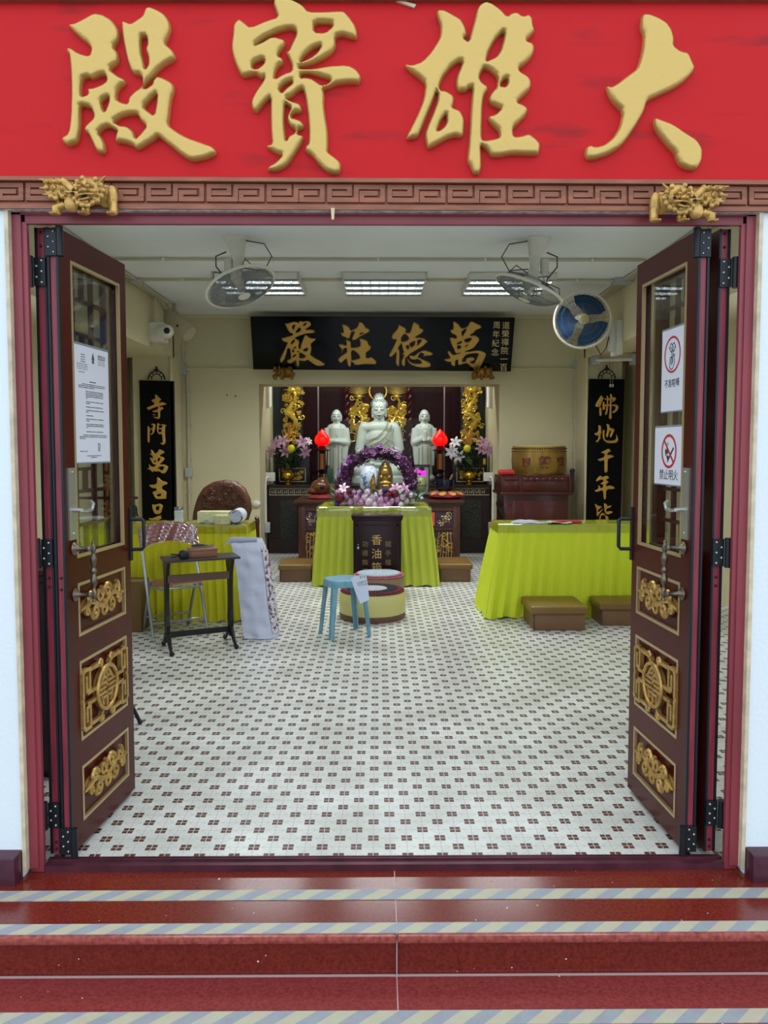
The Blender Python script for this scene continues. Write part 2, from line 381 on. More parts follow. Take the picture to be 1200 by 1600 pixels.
ye = G(600, 1459, -.02).y; y2 = G(600, 1516, -.155).y
b = B(); b.box((-4.2, ye+.008, -.5), (.0, YF-.01, -.0205)); b.box((0.004, ye+.008, -.5), (4.2, YF-.01, -.0205))
jx = G(619, 1430, -.02).x
b = B(); b.box((-4.2, ye+.012, -.5), (jx-.001, YF-.005, -.02)); b.box((jx+.001, ye+.012, -.5), (4.2, YF-.005, -.02)); struct(b.out('trim_9', GR1), 'polished red granite landing')
b = B(); b.bbox((-4.2, ye-.012, -.045), (jx-.001, ye+.012, -.0195), .008); b.bbox((jx+.001, ye-.012, -.045), (4.2, ye+.012, -.0195), .008); struct(b.out('trim_10', mat('granite_nosing', '#a35248', .3, col2='#7c2f2a', nscale=60)))
ye3 = y2-.27
b = B(); b.box((-4.2, ye3, -.5), (jx-.001, ye+.01, -.155)); b.box((jx+.001, ye3, -.5), (4.2, ye+.01, -.155)); struct(b.out('trim_11', GR2), 'worn red granite step')
b = B(); b.box((-4.2, ye3-.3, -.6), (4.2, ye3, -.30)); b.box((-4.2, ye3-.6, -.6), (4.2, ye3-.3, -.45)); struct(b.out('trim_12', GR2))
b = B(); b.box((jx-.0015, ye-.0, -.15), (jx+.0015, YF-.03, -.0195)); b.box((jx-.0015, ye3, -.16), (jx+.0015, ye, -.1545))
b.box((-4.2, ye-.0, -.156), (4.2, ye+.009, -.1535)); b.box((jx-.0015, ye+.0085, -.155), (jx+.0015, ye+.0100, -.045)); b.box((-4.2, ye+.004, -.048), (4.2, ye+.012, -.0455))
struct(b.out('trim_13', mat('pale_grout', '#b79a9a', .7)), 'pale grout joints in the granite')
struct(B().box((-14, -14, -.62), (14, ye3-.55, -.58)).out('ground', mat('grey_paving', '#7b7a76', .8, noise=.2, nscale=3)), 'grey paved ground')
# hazard tapes
def tape_mat():
    m = bpy.data.materials.new('faded_hazard_tape'); m.use_nodes = True; nt = m.node_tree; N = nt.nodes; L = nt.links; bs = N['Principled BSDF']
    tc = N.new('ShaderNodeTexCoord'); sp = N.new('ShaderNodeSeparateXYZ'); L.new(tc.outputs['Object'], sp.inputs[0])
    a = N.new('ShaderNodeMath'); a.operation = 'MULTIPLY_ADD'; L.new(sp.outputs[1], a.inputs[0]); a.inputs[1].default_value = -1.15; L.new(sp.outputs[0], a.inputs[2])
    f = N.new('ShaderNodeMath'); f.operation = 'MULTIPLY_ADD'; L.new(a.outputs[0], f.inputs[0]); f.inputs[1].default_value = 1/.118; f.inputs[2].default_value = 100.0
    g = N.new('ShaderNodeMath'); g.operation = 'FRACT'; L.new(f.outputs[0], g.inputs[0])
    h = N.new('ShaderNodeMath'); h.operation = 'GREATER_THAN'; L.new(g.outputs[0], h.inputs[0]); h.inputs[1].default_value = .5
    n = N.new('ShaderNodeTexNoise'); n.inputs['Scale'].default_value = 25; L.new(tc.outputs['Object'], n.inputs['Vector'])
    x = N.new('ShaderNodeMix'); x.data_type = 'RGBA'; L.new(h.outputs[0], x.inputs[0]); x.inputs[6].default_value = (*lin('#878d93'), 1); x.inputs[7].default_value = (*lin('#aea88d'), 1)
    y = N.new('ShaderNodeMix'); y.data_type = 'RGBA'; y.inputs[0].default_value = .12; L.new(x.outputs[2], y.inputs[6]); L.new(n.outputs[1], y.inputs[7]); L.new(y.outputs[2], bs.inputs['Base Color'])
    bs.inputs['Roughness'].default_value = .4; return m
TM = tape_mat()
for (ya, yb, z, lab) in ((1390.5, 1406, -.02, 'faded striped anti-slip tape laid just outside the doorway threshold'), (1442.5, 1458.5, -.02, 'faded striped anti-slip tape along the landing edge above the lower step'), (1580, 1602, -.155, 'faded striped anti-slip tape along the lowest step in view')):
    y0, y1 = G(600, yb, z).y, G(600, ya, z).y
    tag(B().box((-4.2, y0, z), (4.2, y1, z+.0025)).out('hazard_tape', TM, origin=(0, y0, z)), lab, 'tape', 'striped tapes on the steps')

# ================================================================ FASCIA SIGN
YS = 2.56
def sgn(x, y, h): return P(x, y, YS)+Vector((0, -h, 0))
b = B(); b.prism([(-160, 276.2), (1360, 284.1), (1360, 3.8), (-160, 3.8)], sgn, -.05, 0)
sign = thing('temple_sign', 'large red signboard with four gold brush characters above the doorway', 'sign', tuple(P(600, 280, YS)))
b.out('sign_board', M_RED, sign)
K = 280/1200
BIG = {'a': (80, [([(125,180),(165,180),(235,145),(300,108),(360,118),(415,150),(450,195),(465,235),(460,285),(425,335),(455,365),(462,400),(455,440),(400,480),(450,520),(505,550),(508,570),(470,600),(450,630),(448,680),(480,700),(525,712),(530,670),(570,630),(610,605),(625,570),(615,520),(570,515),(545,490),(520,420),(495,300),(483,200),(485,160),(510,165),(545,180),(590,150),(625,125),(640,75),(670,65),(720,85),(770,115),(800,160),(810,205),(795,255),(768,310),(820,350),(842,395),(830,415),(770,450),(720,490),(680,540),(640,575),(622,606),(650,610),(690,580),(690,560),(720,525),(775,545),(825,575),(832,620),(810,680),(800,780),(790,850),(850,895),(920,935),(1020,970),(1090,995),(1112,1025),(1100,1050),(1030,1080),(945,1092),(880,1050),(820,1000),(770,960),(725,925),(690,955),(640,985),(590,1018),(555,985),(500,970),(440,965),(445,915),(455,890),(400,860),(355,875),(325,905),(355,940),(372,985),(370,1030),(345,1045),(310,1015),(285,960),(265,915),(235,890),(240,860),(290,815),(300,790),(280,735),(210,720),(207,760),(205,880),(190,960),(160,980),(125,992),(95,965),(80,940),(130,910),(145,800),(150,620),(145,480),(135,380),(110,350),(140,335),(200,375),(270,395),(282,350),(270,318),(210,270),(150,215)],
 [[(612,265),(650,262),(655,320),(640,345),(660,400),(662,450),(640,485),(632,440),(615,380),(610,320)],[(220,545),(255,530),(290,545),(335,520),(375,515),(385,560),(350,585),(300,605),(255,610),(262,650),(215,665),(210,610)],[(345,690),(400,660),(395,710),(370,770),(352,730)],[(625,730),(680,670),(720,640),(712,720),(700,790),(660,760)],[(425,830),(480,795),(540,780),(590,780),(605,815),(650,860),(610,910),(575,945),(560,890),(520,860),(470,855)]])]),
'b': (340, [([(375,30),(400,8),(460,8),(520,25),(580,60),(610,100),(720,100),(800,95),(850,95),(890,140),(925,190),(938,240),(930,278),(890,270),(840,252),(790,265),(795,320),(770,370),(700,415),(620,450),(545,460),(555,480),(640,480),(740,460),(870,452),(930,480),(965,530),(945,575),(880,570),(800,580),(750,600),(705,612),(718,640),(715,720),(725,800),(742,900),(742,1000),(738,1030),(780,1060),(828,1100),(825,1160),(790,1180),(730,1160),(680,1110),(640,1060),(585,1020),(595,985),(612,980),(615,880),(605,760),(590,660),(575,610),(545,620),(500,660),(460,675),(500,695),(560,710),(570,765),(510,768),(490,800),(560,820),(583,850),(575,875),(545,880),(535,910),(583,925),(560,980),(510,1060),(460,1130),(390,1160),(335,1150),(345,1130),(400,1095),(440,1050),(400,1040),(350,1010),(328,988),(370,980),(362,900),(358,760),(360,665),(320,700),(280,750),(262,770),(235,740),(230,690),(260,630),(310,560),(320,530),(300,540),(265,515),(245,515),(175,535),(140,480),(110,400),(97,330),(108,250),(112,180),(150,145),(185,170),(225,205),(330,160),(410,135),(390,80)],
 [[(245,325),(310,275),(400,230),(480,210),(525,215),(530,250),(500,310),(480,360),(458,365),(480,400),(500,450),(500,495),(450,510),(385,550),(390,500),(410,460),(447,440),(440,405),(410,395),(415,370),(455,320),(458,285),(370,262),(300,305)],[(240,440),(300,412),(320,420),(310,450),(270,480),(240,475)],[(650,170),(770,172),(770,200),(720,240),(650,235)],[(552,438),(580,390),(640,340),(700,320),(670,370),(620,410)],[(415,612),(450,575),(500,555),(505,575),(460,610),(435,640)],[(560,508),(620,505),(700,530),(765,550),(740,578),(700,590),(640,545),(590,535),(560,540)],[(455,700),(498,735),(478,775),(468,815),(490,860),(525,880),(520,905),(480,925),(462,960),(455,900),(448,800)]])]),
'c': (610, [([(95,445),(140,455),(210,430),(270,365),(320,285),(330,260),(335,190),(318,140),(305,100),(320,85),(360,88),(420,120),(470,150),(500,200),(508,250),(485,275),(520,300),(540,220),(560,150),(575,80),(595,50),(635,30),(680,45),(740,90),(775,130),(800,110),(840,100),(880,130),(920,115),(945,140),(950,190),(962,220),(935,255),(900,290),(950,310),(960,345),(940,400),(890,450),(855,470),(860,495),(920,530),(940,570),(925,620),(870,670),(840,700),(890,720),(917,745),(900,790),(850,840),(815,870),(820,930),(870,925),(920,908),(970,945),(1000,980),(985,1050),(920,1050),(800,1045),(740,1060),(670,1062),(640,1010),(600,985),(605,1060),(605,1140),(585,1180),(555,1175),(530,1120),(510,1085),(520,1000),(528,880),(538,700),(548,600),(520,605),(500,628),(455,628),(435,590),(440,530),(465,470),(480,430),(450,430),(400,465),(350,530),(325,590),(330,620),(370,625),(425,660),(420,715),(410,735),(465,755),(492,810),(490,870),(485,920),(460,935),(430,925),(370,945),(300,985),(250,1010),(238,970),(228,910),(250,850),(280,780),(310,700),(318,640),(305,625),(280,700),(240,790),(210,870),(180,935),(110,945),(108,925),(130,880),(180,780),(220,680),(235,575),(190,535),(140,500),(110,470)],
 [[(638,428),(650,370),(690,290),(740,235),(760,235),(750,290),(730,360),(700,400),(660,418)],[(625,470),(660,485),(715,530),(708,600),(680,625),(652,670),(665,710),(720,735),(738,742),(700,780),(648,795),(660,830),(700,870),(722,890),(728,930),(690,945),(620,955),(608,940),(608,850),(612,740),(620,660),(645,620),(650,598),(610,570),(592,540),(602,500)],[(726,592),(748,552),(778,537),(781,570),(765,598)],[(308,890),(335,820),(372,775),(375,830),(355,865),(330,885)]])]),
'd': (880, [([(515,115),(560,112),(620,135),(680,170),(715,220),(730,280),(725,325),(770,360),(825,372),(850,430),(870,475),(830,530),(760,590),(670,635),(590,670),(550,690),(530,760),(480,850),(420,940),(370,1000),(290,1050),(200,1080),(155,1080),(138,1045),(145,1000),(170,985),(210,998),(270,980),(330,930),(370,860),(390,760),(330,705),(295,650),(278,590),(310,600),(360,570),(410,530),(480,480),(500,430),(520,350),(530,250),(508,200)],[]),
 ([(598,802),(640,815),(720,845),(800,900),(880,950),(918,1010),(915,1090),(880,1145),(830,1150),(770,1120),(745,1070),(740,1040),(680,980),(620,900),(596,850)],[])])}
for k in 'abcd':
    ox, gr = BIG[k]; glyph(gr, ox, 0, K, sgn, 1.5, .028, 7, 1).out('brush_character', M_GOLDP, sign, sharp=80)
# timber mouldings and fretwork band
b = B(); b.prism([(-160, 276.5), (1360, 284.5), (1360, 291), (-160, 282.5)], sgn, -.05, .014)
b.prism([(-160, 318.5), (1360, 326), (1360, 332.5), (-160, 326.5)], sgn, -.03, .012)
b.prism([(-160, 282.5), (1360, 290.5), (1360, 326), (-160, 318.5)], sgn, -.03, -.012)
b.prism([(-160, -14), (1360, -14), (1360, 4), (-160, 4)], sgn, -.05, .02)
fr = thing('fretwork_band', 'carved brown wooden band with key fretwork under the red signboard', 'trim', tuple(P(600, 305, YS)))
b.out('moulding', M_WOODF, fr)
b = B(); unit = [(215,140),(297,140),(297,103),(187,103),(187,175),(335,175),(335,103),(480,103),(480,175),(365,175),(365,138),(440,138)]
for q in range(-4, 15):
    def fu(x, y, h, q=q):
        X_ = 180+x/3.53+q*94.3-1; Y_ = 260+y/3.53+1+(X_-300)*.0056*1.0; return P(X_, Y_, YS)+Vector((0, -h, 0))
    b.path(unit, 26, fu, -.013, -.002)
b.out('key_fret', M_WOODF, fr)
struct(B().prism([(-60, 326.5), (1260, 331.5), (1260, 333), (-60, 328.5)], lambda x, y, h: P(x, y, YS)+Vector((0, -h, 0)), -.02, .003).out('trim_14', mat('flaking_white_paint', '#c9c9c6', .8, noise=.5, nscale=40)), 'flaking white paint line above the door frame')
b = B(); b.prism([(517,325),(523,325),(522,343),(518,343)], lambda x, y, h: P(x, y, YS-.02)+Vector((0, -h, 0)), -.001, .001)
tag(b.out('paint_chip', mat('pale_chip', '#cdbb9c', .7), origin=tuple(P(520, 334, YS-.02))), 'pale wood splinter hanging below the fretwork at mid doorway', 'splinter')
b = B(); b.prism([(608, 0), (618, 0), (650, 9), (647, 14)], sgn, .0, .008); tag(b.out('wood_splinter', mat('pale_chip', '#cdbb9c', .7), origin=tuple(P(628, 6, YS))), 'pale loose wood splinter at the top edge of the red sign', 'splinter')

# gold lions on the band
def lion(flip, ox, oy, k, label):
    Yl = YS-.03; s = Yl/1200
    def c(x, y, d=0): X_ = ox+(1200-x if flip else x)*k; return P(X_, oy+y*k, Yl)+Vector((0, -d, 0))
    def R(r): return r*k*s
    root = thing('gold_lion_carving', label, 'carving', tuple(c(600, 500)), 'gold lions on the fretwork band')
    g = B()
    def S(x, y, rx, ry=None, d=0, rd=None): g.sph(c(x, y, d), (R(rx), R(rd if rd else min(rx, ry or rx)), R(ry or rx)), 14, 10)
    S(470, 230, 120, 110, 0, 70); S(820, 300, 230, 120, 0, 70); S(650, 330, 200, 130, 0, 60)
    S(505, 430, 100, 110, .012, 55); g.cyl(c(400, 440), c(285, 470), R(60), R(55)); g.cyl(c(285, 450), c(285, 545), R(62), R(58)); S(290, 560, 78, 28, .012, 50)
    g.cyl(c(680, 480), c(680, 545), R(65), R(60)); S(680, 560, 78, 26, .016, 60)
    S(1030, 320, 80, 150, -.0, 60); g.cyl(c(1050, 400), c(1050, 540), R(55), R(60)); S(1045, 555, 80, 28, .01, 50)
    S(770, 250, 170, 155, .018, 110)
    return root, g, c, R, S
def build_lion(flip, ox, oy, k, label):
    root, g, c, R, S = lion(flip, ox, oy, k, label)
    # brows, nose, cheeks, jaw
    S(690, 240, 45, 30, .046); S(810, 240, 48, 30, .046); S(700, 305, 60, 38, .05); S(650, 300, 25, 22, .062); S(735, 300, 25, 22, .062)
    S(790, 290, 50, 40, .04); S(640, 340, 45, 45, .04); S(700, 430, 70, 32, .035); S(750, 150, 110, 50, .02)
    # beard and mane curls
    for x, y, r in ((930,215,38),(960,290,40),(935,360,40),(885,415,40),(820,440,38),(760,480,38),(690,475,38),(630,450,38),(585,390,34),(600,230,35),(620,165,35),(690,120,35),(860,140,40)): S(x, y, r, r, .035, r*.7)
    S(290, 235, 165, 120, -.004, 60); S(600, 260, 120, 120, 0, 80); S(930, 300, 130, 150, -.01, 60)
    # ears
    g.cyl(c(900, 160, .02), c(985, 85, .03), R(38), R(8)); g.cyl(c(560, 190, .0), c(540, 150, .02), R(30), R(8))
    # tail plume
    for x, y, r in ((165,135,36),(250,135,40),(335,130,40),(170,215,36),(265,220,42),(370,230,42),(330,295,42),(235,330,42),(390,330,38),(300,360,36)): S(x, y, r, r, .012, r*.8)
    for a, q in (((240,110),(35,85)),((220,205),(50,205)),((230,290),(95,290)),((330,380),(290,395))): g.cyl(c(*a, .0), c(*q, .0), R(38), R(6))
    g.cyl(c(380, 110, .008), c(560, 270, .02), R(45), R(55)); g.cyl(c(450, 300, .03), c(600, 310, .035), R(20), R(14))
    for x in (250, 290, 330): g.sph(c(x, 568, .03), R(16), 8, 6)
    for x in (640, 680, 720): g.sph(c(x, 568, .034), R(16), 8, 6)
    for x in (1005, 1045, 1085): g.sph(c(x, 565, .028), R(16), 8, 6)
    body = blob(g, 'lion_body', M_GOLD, root, voxel=.0018, smooth=1)
    for x in (692, 806): e = B(); e.sph(c(x, 268, .066), (R(26), R(20), R(22)), 12, 8); e.sph(c(x, 272, .066)+Vector((0, -R(17), 0)), (R(10), R(6), R(9)), 8, 6); e.out('bulging_eye', M_GOLD, body)
    for x0, x1 in ((650, 735), (765, 850)): e = B(); e.tube([c(x0, 245, .055), c((x0+x1)/2, 222, .072), c(x1, 245, .055)], [R(12), R(20), R(12)], 8); e.out('brow', M_GOLD, body)
    e = B(); e.sph(c(745, 318, .062), (R(50), R(36), R(30)), 12, 8); e.sph(c(715, 325, .068), R(20), 8, 6); e.sph(c(778, 325, .068), R(20), 8, 6); e.out('snout', M_GOLD, body)
    e = B(); e.tube([c(640, 385, .05), c(700, 372, .062), c(760, 360, .062), c(840, 345, .045)], R(14), 8); e.tube([c(650, 420, .045), c(720, 425, .055), c(800, 395, .05)], R(14), 8); e.out('lip', M_GOLD, body)
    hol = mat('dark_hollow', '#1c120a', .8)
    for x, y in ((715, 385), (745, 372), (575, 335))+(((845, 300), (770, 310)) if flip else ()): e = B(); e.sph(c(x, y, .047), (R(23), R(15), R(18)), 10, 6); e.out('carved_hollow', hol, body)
    h = B()
    for x, y, r in ((165,135,26),(250,135,28),(335,130,28),(265,220,28),(370,230,28),(330,295,28),(930,215,26),(960,290,26),(935,360,26),(885,415,26)):
        n = 9; h.tube([c(x+r*.9*(1-i/n)*math.cos(i*1.1), y+r*.9*(1-i/n)*math.sin(i*1.1), .012+(.048 if x > 800 else .018)) for i in range(n)], R(6), 5)
    h.out('mane_curls', M_GOLD, body)
build_lion(False, 55, 270, .1167, 'gold carved lion facing inward above the leaf with the paper notice')
build_lion(True, 1004, 281, .1167, 'gold carved lion facing inward above the leaf with prohibition signs')
# ================================================================ DOORS
M_LATT = mat('lattice_rosewood', '#4a1a18', .4)
def spiral(cx, cy, r, a0, turns, n=16, sgn_=1):
    return [(cx+r*(1-.8*i/n)*math.cos(a0+sgn_*turns*2*PI*i/n), cy+r*(1-.8*i/n)*math.sin(a0+sgn_*turns*2*PI*i/n)) for i in range(n+1)]
def door(side, O, F, names, labels, gap):
    O = Vector((*O, 0)); F = Vector((*F, 0)); sd = (F-O); W = sd.length; sd.normalize(); n = Vector((sd.y, -sd.x, 0))*side
    def D(s, z, h): return O+sd*s+n*h+Vector((0, 0, z))
    def slab(b, s0, s1, z0, z1, h0, h1):
        b.prism([(s0, z0), (s1, z0), (s1, z1), (s0, z1)], D, h0, h1)
    T = .036; zb, ztp = .018, 2.19
    root = thing(names[0], labels[0], 'door', tuple(O)); struct(root)
    g0, g1 = .078, W-.058; zg0, zg1 = 1.058, 2.10
    pans = [(.775, .968), (.395, .686), (.10, .302)]
    b = B()
    slab(b, .006, g0, zb, ztp, -T, 0); slab(b, g1+.0, W, zb, ztp, -T, 0); slab(b, g0, g1, zg1, ztp, -T, 0)
    zs = [zb]; 
    for z0, z1 in reversed(pans): slab(b, g0, g1, zs[-1], z0, -T, 0); slab(b, g0, g1, z0, z1, -T, -.010); zs.append(z1)
    slab(b, g0, g1, zs[-1], zg0, -T, 0); b.out('leaf_frame', M_DOOR, root)
    # leaf edge facing the street: rosewood strip between black gaskets
    b = B(); b.prism([(-.0, zb), (.006, zb), (.006, ztp), (-.0, ztp)], D, -T+.007, -.007); b.out('edge_strip', M_EDGE, root)
    b = B(); slab(b, -.005, .006, zb, ztp, -T-.002, -T+.006); slab(b, -.005, .006, zb, ztp, -.007, .001); b.out('gasket', M_BLACK, root)
    b = B(); slab(b, W-.002, W+.002, zb+.02, ztp, -T+.005, -.005); b.out('closing_edge', M_EDGE, root)
    # beads
    b = B()
    for z0, z1 in pans+[(zg0, zg1)]:
        w = .011
        for a in ((g0, g0+w, z0, z1), (g1-w, g1, z0, z1), (g0+w, g1-w, z0, z0+w), (g0+w, g1-w, z1-w, z1)): slab(b, *a, -.010, .002)
    b.out('bead_moulding', M_BEAD, root)
    b = B(); slab(b, g0+.004, g1-.004, zg0+.004, zg1-.004, -.024, -.019); b.out('glass_pane', M_GLASS, root)
    # gold carvings
    def cloud(zc, flip):
        b = B(); s0, s1 = g0+.008, g1-.012; L = s1-s0
        def q(pts, r): b.tube([D(s0+L*x, zc+y*.058*flip, -.002+.008) for x, y in pts], r, 6)
        q([(.0, -.1), (.08, .0), (.2, .3), (.33, -.1), (.45, -.35), (.58, .1), (.7, .3), (.84, .0), (1.0, .05)], [.004, .008, .012, .012, .012, .012, .012, .009, .003])
        for cx, cy, r, a, sg in ((.2, .45, .075, 0, 1), (.38, .55, .08, 1, -1), (.56, .6, .08, 0, 1), (.76, .5, .075, 1.5, -1), (.27, -.5, .08, 3, 1), (.46, -.55, .085, 2, -1), (.64, -.4, .08, 3.5, 1), (.82, -.3, .06, 3, -1), (.12, -.25, .05, 1, 1)):
            b.tube([D(s0+L*x, zc+(y-cy)*L*1.0*1+cy*.055*flip, .008) for x, y in spiral(cx, cy, r, a, 1.35, 14, sg)], .0085, 6)
        b.prism([(s0+L*x, zc+y*.052*flip) for x, y in ((-.02, -.15), (.12, .45), (.3, .7), (.6, .75), (.85, .5), (1.0, .0), (.85, -.5), (.55, -.75), (.25, -.65), (.1, -.45))], D, -.010, -.002)
        return b.out('cloud_carving', M_GOLD, root)
    cloud(.873, 1); cloud(.208, 1)
    b = B(); sc, zc = (g0+g1)/2-.005, .537; R_ = .082
    n_ = 40; ring = [(sc+R_*math.cos(2*PI*i/n_), zc+R_*math.sin(2*PI*i/n_)) for i in range(n_)]
    b.tube([D(x, z, .012) for x, z in ring], .0085, 8, closed=True); b.prism(ring, D, -.008, .002)
    def barz(x0, z0, x1, z1, w=.011, h=.012): b.bar(sc+x0*R_, zc+z0*R_, sc+x1*R_, zc+z1*R_, w, D, 0, h)
    barz(0, .85, 0, .1); barz(-.15, .8, -.55, .35); barz(.15, .8, .55, .35); barz(-.75, .25, .75, .25); barz(-.3, .5, .3, .5)
    barz(-.85, .02, -.2, .02); barz(.2, .02, .85, .02); barz(-.85, -.2, .85, -.2); barz(0, -.2, 0, -.85); barz(-.55, -.35, -.4, -.7); barz(.55, -.35, .4, -.7); barz(-.5, -.42, -.15, -.42); barz(.5, -.42, .15, -.42)
    hw, hh = (g1-g0)/2-.012, .108
    for sx in (-1, 1):
        for sz in (-1, 1):
            def pt(x, z): return (sc+sx*x, zc+sz*z)
            fret = [pt(hw, .012), pt(hw, hh-.012), pt(hw-.014, hh), pt(hw-.05, hh), pt(hw-.05, .03), pt(hw-.024, .03), pt(hw-.024, hh-.03)]
            b.path(fret, .0135, D, -.006, .011)
            b.path([pt(hw-.05, hh-.006), pt(.045, hh-.006), pt(.035, hh-.02)], .015, D, -.006, .010)
            b.tube([D(x, z, .008) for x, z in [(sc+sx*(x), zc+sz*(z)) for x, z in spiral(.045, hh-.004, .016, 0, 1.2, 12)]], .0065, 6)
            b.bar(*pt(R_+.0, .02), *pt(hw-.04, .02), .014, D, -.006, .010)
    b.bar(sc-hw, zc, sc-hw, zc+.0001, .02, D, -.006, .008); b.bar(sc+hw, zc, sc+hw, zc+.0001, .02, D, -.006, .008)
    b.out('longevity_carving', M_GOLD, root, sharp=50)
    # lock plate, lever and turned pull
    b = B(); b.prism([(.022, 1.128), (.072, 1.128), (.072, 1.38), (.022, 1.38)], D, 0, .006)
    lp = b.out('lock_plate', M_STEEL, root)
    b = B(); b.cyl(D(.05, 1.232, .004), D(.05, 1.232, .035), .008, seg=12); b.tube([D(.05, 1.232, .034), D(.09, 1.226, .035), D(.13, 1.228, .035), D(.145, 1.248, .032), D(.152, 1.258, .02)], [.007, .006, .006, .007, .005], 8)
    for z in (1.365, 1.15): b.sph(D(.047, z, .006), .004, 8, 6)
    b.out('lever_handle', M_STEEL, lp)
    hs = .100; b = B()
    for z in (1.096, .932):
        b.lathe([(.0, 0), (.022, 0), (.024, .004), (.018, .009), (.012, .012), (.008, .02), (.008, .05), (.011, .056), (.006, .062), (0, .064)], D(.057, z, 0), 20, axis=n)
        b.cyl(D(.057, z, .05), D(hs, z, .05), .006, seg=10)
    b.lathe([(0, -.035), (.006, -.033), (.007, -.028), (.004, -.022), (.009, -.016), (.010, 0), (.006, .01), (.006, .022), (.010, .03), (.013, .045), (.009, .06), (.006, .068), (.011, .075), (.011, .082), (.006, .09), (.009, .105), (.013, .12), (.010, .135), (.006, .142), (.009, .15), (.010, .164), (.006, .175), (.007, .182), (.004, .186), (0, .188)], D(hs, .932, .05), 16)
    b.out('pull_handle', M_BRONZE, root)
    # flush catch on the far edge
    b = B(); slab(b, W-.012, W+.012, .985, 1.205, -.03, .006); 
    b.tube([D(W+.004, 1.155, .004), D(W+.012, 1.155, .045), D(W+.015, 1.15, .052), D(W+.015, 1.04, .052), D(W+.012, 1.03, .045), D(W+.004, 1.03, .004)], .008, 8)
    b.out('edge_catch', M_BLACK, root)
    # second leaf folded behind
    root2 = thing(names[1], labels[1], 'door', tuple(O-n*(T+gap))); struct(root2)
    h1 = -T-gap; h0 = h1-T
    def slab2(b, s0, s1, z0, z1, a, c): b.prism([(s0, z0), (s1, z0), (s1, z1), (s0, z1)], D, a, c)
    b = B(); slab2(b, .006, .09, zb, ztp, h0, h1); slab2(b, W-.07, W, zb, ztp, h0, h1); slab2(b, .09, W-.07, zg1, ztp, h0, h1); slab2(b, .09, W-.07, zb, zg0, h0, h1)
    b.out('leaf_frame', M_DOOR, root2)
    b = B(); b.prism([(0, zb), (.006, zb), (.006, ztp), (0, ztp)], D, h0+.006, h1-.006); b.out('edge_strip', M_EDGE, root2)
    b = B(); slab2(b, -.005, .006, zb, ztp, h0-.002, h0+.006); slab2(b, -.005, .006, zb, ztp, h1-.006, h1+.001); b.out('gasket', M_BLACK, root2)
    b = B(); a = .09; e = W-.07; hc0, hc1 = h1-.028, h1-.010
    m1, m2 = a+(e-a)*.30, a+(e-a)*.70; hz = zg1-zg0
    for s in (m1, m2): slab2(b, s-.006, s+.006, zg0, zg1, hc0, hc1)
    for z in (.10, .22, .42, .58, .78, .90): slab2(b, a, m1, zg0+hz*z-.006, zg0+hz*z+.006, hc0, hc1); slab2(b, m2, e, zg0+hz*z-.006, zg0+hz*z+.006, hc0, hc1)
    for z in (.10, .22, .78, .90): slab2(b, m1, m2, zg0+hz*z-.006, zg0+hz*z+.006, hc0, hc1)
    sm = (m1+m2)/2
    for z0, z1 in ((0, .10), (.22, .30), (.70, .78), (.90, 1)): slab2(b, sm-.006, sm+.006, zg0+hz*z0, zg0+hz*z1, hc0, hc1)
    slab2(b, m1+.02, m2-.02, zg0+hz*.30-.006, zg0+hz*.30+.006, hc0, hc1); slab2(b, m1+.02, m2-.02, zg0+hz*.70-.006, zg0+hz*.70+.006, hc0, hc1)
    b.out('lattice', M_LATT, root2)
    b = B(); slab2(b, a, e, zg0, zg1, h0+.006, h0+.010); b.out('glass_pane', M_GLASS, root2)
    # hinges
    def hinge(r, z0, z1, ha, hb, kn, nm):
        b = B(); b.prism([(-.012, z0), (-.0052, z0), (-.0052, z1), (-.012, z1)], D, min(ha, hb), max(ha, hb))
        b.cyl(D(-.016, z0-.004, kn), D(-.016, z1+.004, kn), .012, seg=14)
        hg = b.out('hinge', M_BLACK, r)
        b = B(); k = 0
        for i in range(5):
            z = z0+(z1-z0)*(.12+.19*i); hh_ = ha+(hb-ha)*(.25 if i % 2 else .7); b.sph(D(-.0125, z, hh_), .0045, 8, 5)
        b.out('hinge_screw', M_SCREW, hg)
    hinge(root, 2.095, 2.185, -T-.002, .002, .014, '')
    hinge(root, .022, .115, -T-.002, .002, .014, '')
    for z0, z1 in ((1.995, 2.09), (1.04, 1.135), (.115, .205)): hinge(root2, z0, z1, h0-.004, h1, h0-.016, '')
    b = B()
    for z in (2.175, 2.13, .06, .035, 1.0, .97): b.sph(D(-.0015, z, (h0+h1)/2), .005, 8, 5)
    b.out('screw_hole', mat('dark_screw_hole', '#1d0c10', .7), root2)
    if gap < .03:
        b = B()
        for z in (1.0, .96): b.sph(D(-.0015, z, -T/2), .005, 8, 5)
        b.out('screw_hole', mat('dark_screw_hole', '#1d0c10', .7), root)
    return D, W
DL, WL = door(1, (-1.077, 2.64), (-1.024, 3.165), ('door_1', 'door_2'), ('dark maroon folding door leaf holding the paper notice', 'door leaf folded behind the leaf with the paper notice'), .006)
DR, WR = door(-1, (1.087, 2.64), (1.056, 3.165), ('door_3', 'door_4'), ('dark maroon folding door leaf holding two prohibition signs', 'door leaf folded behind the leaf with prohibition signs'), .036)
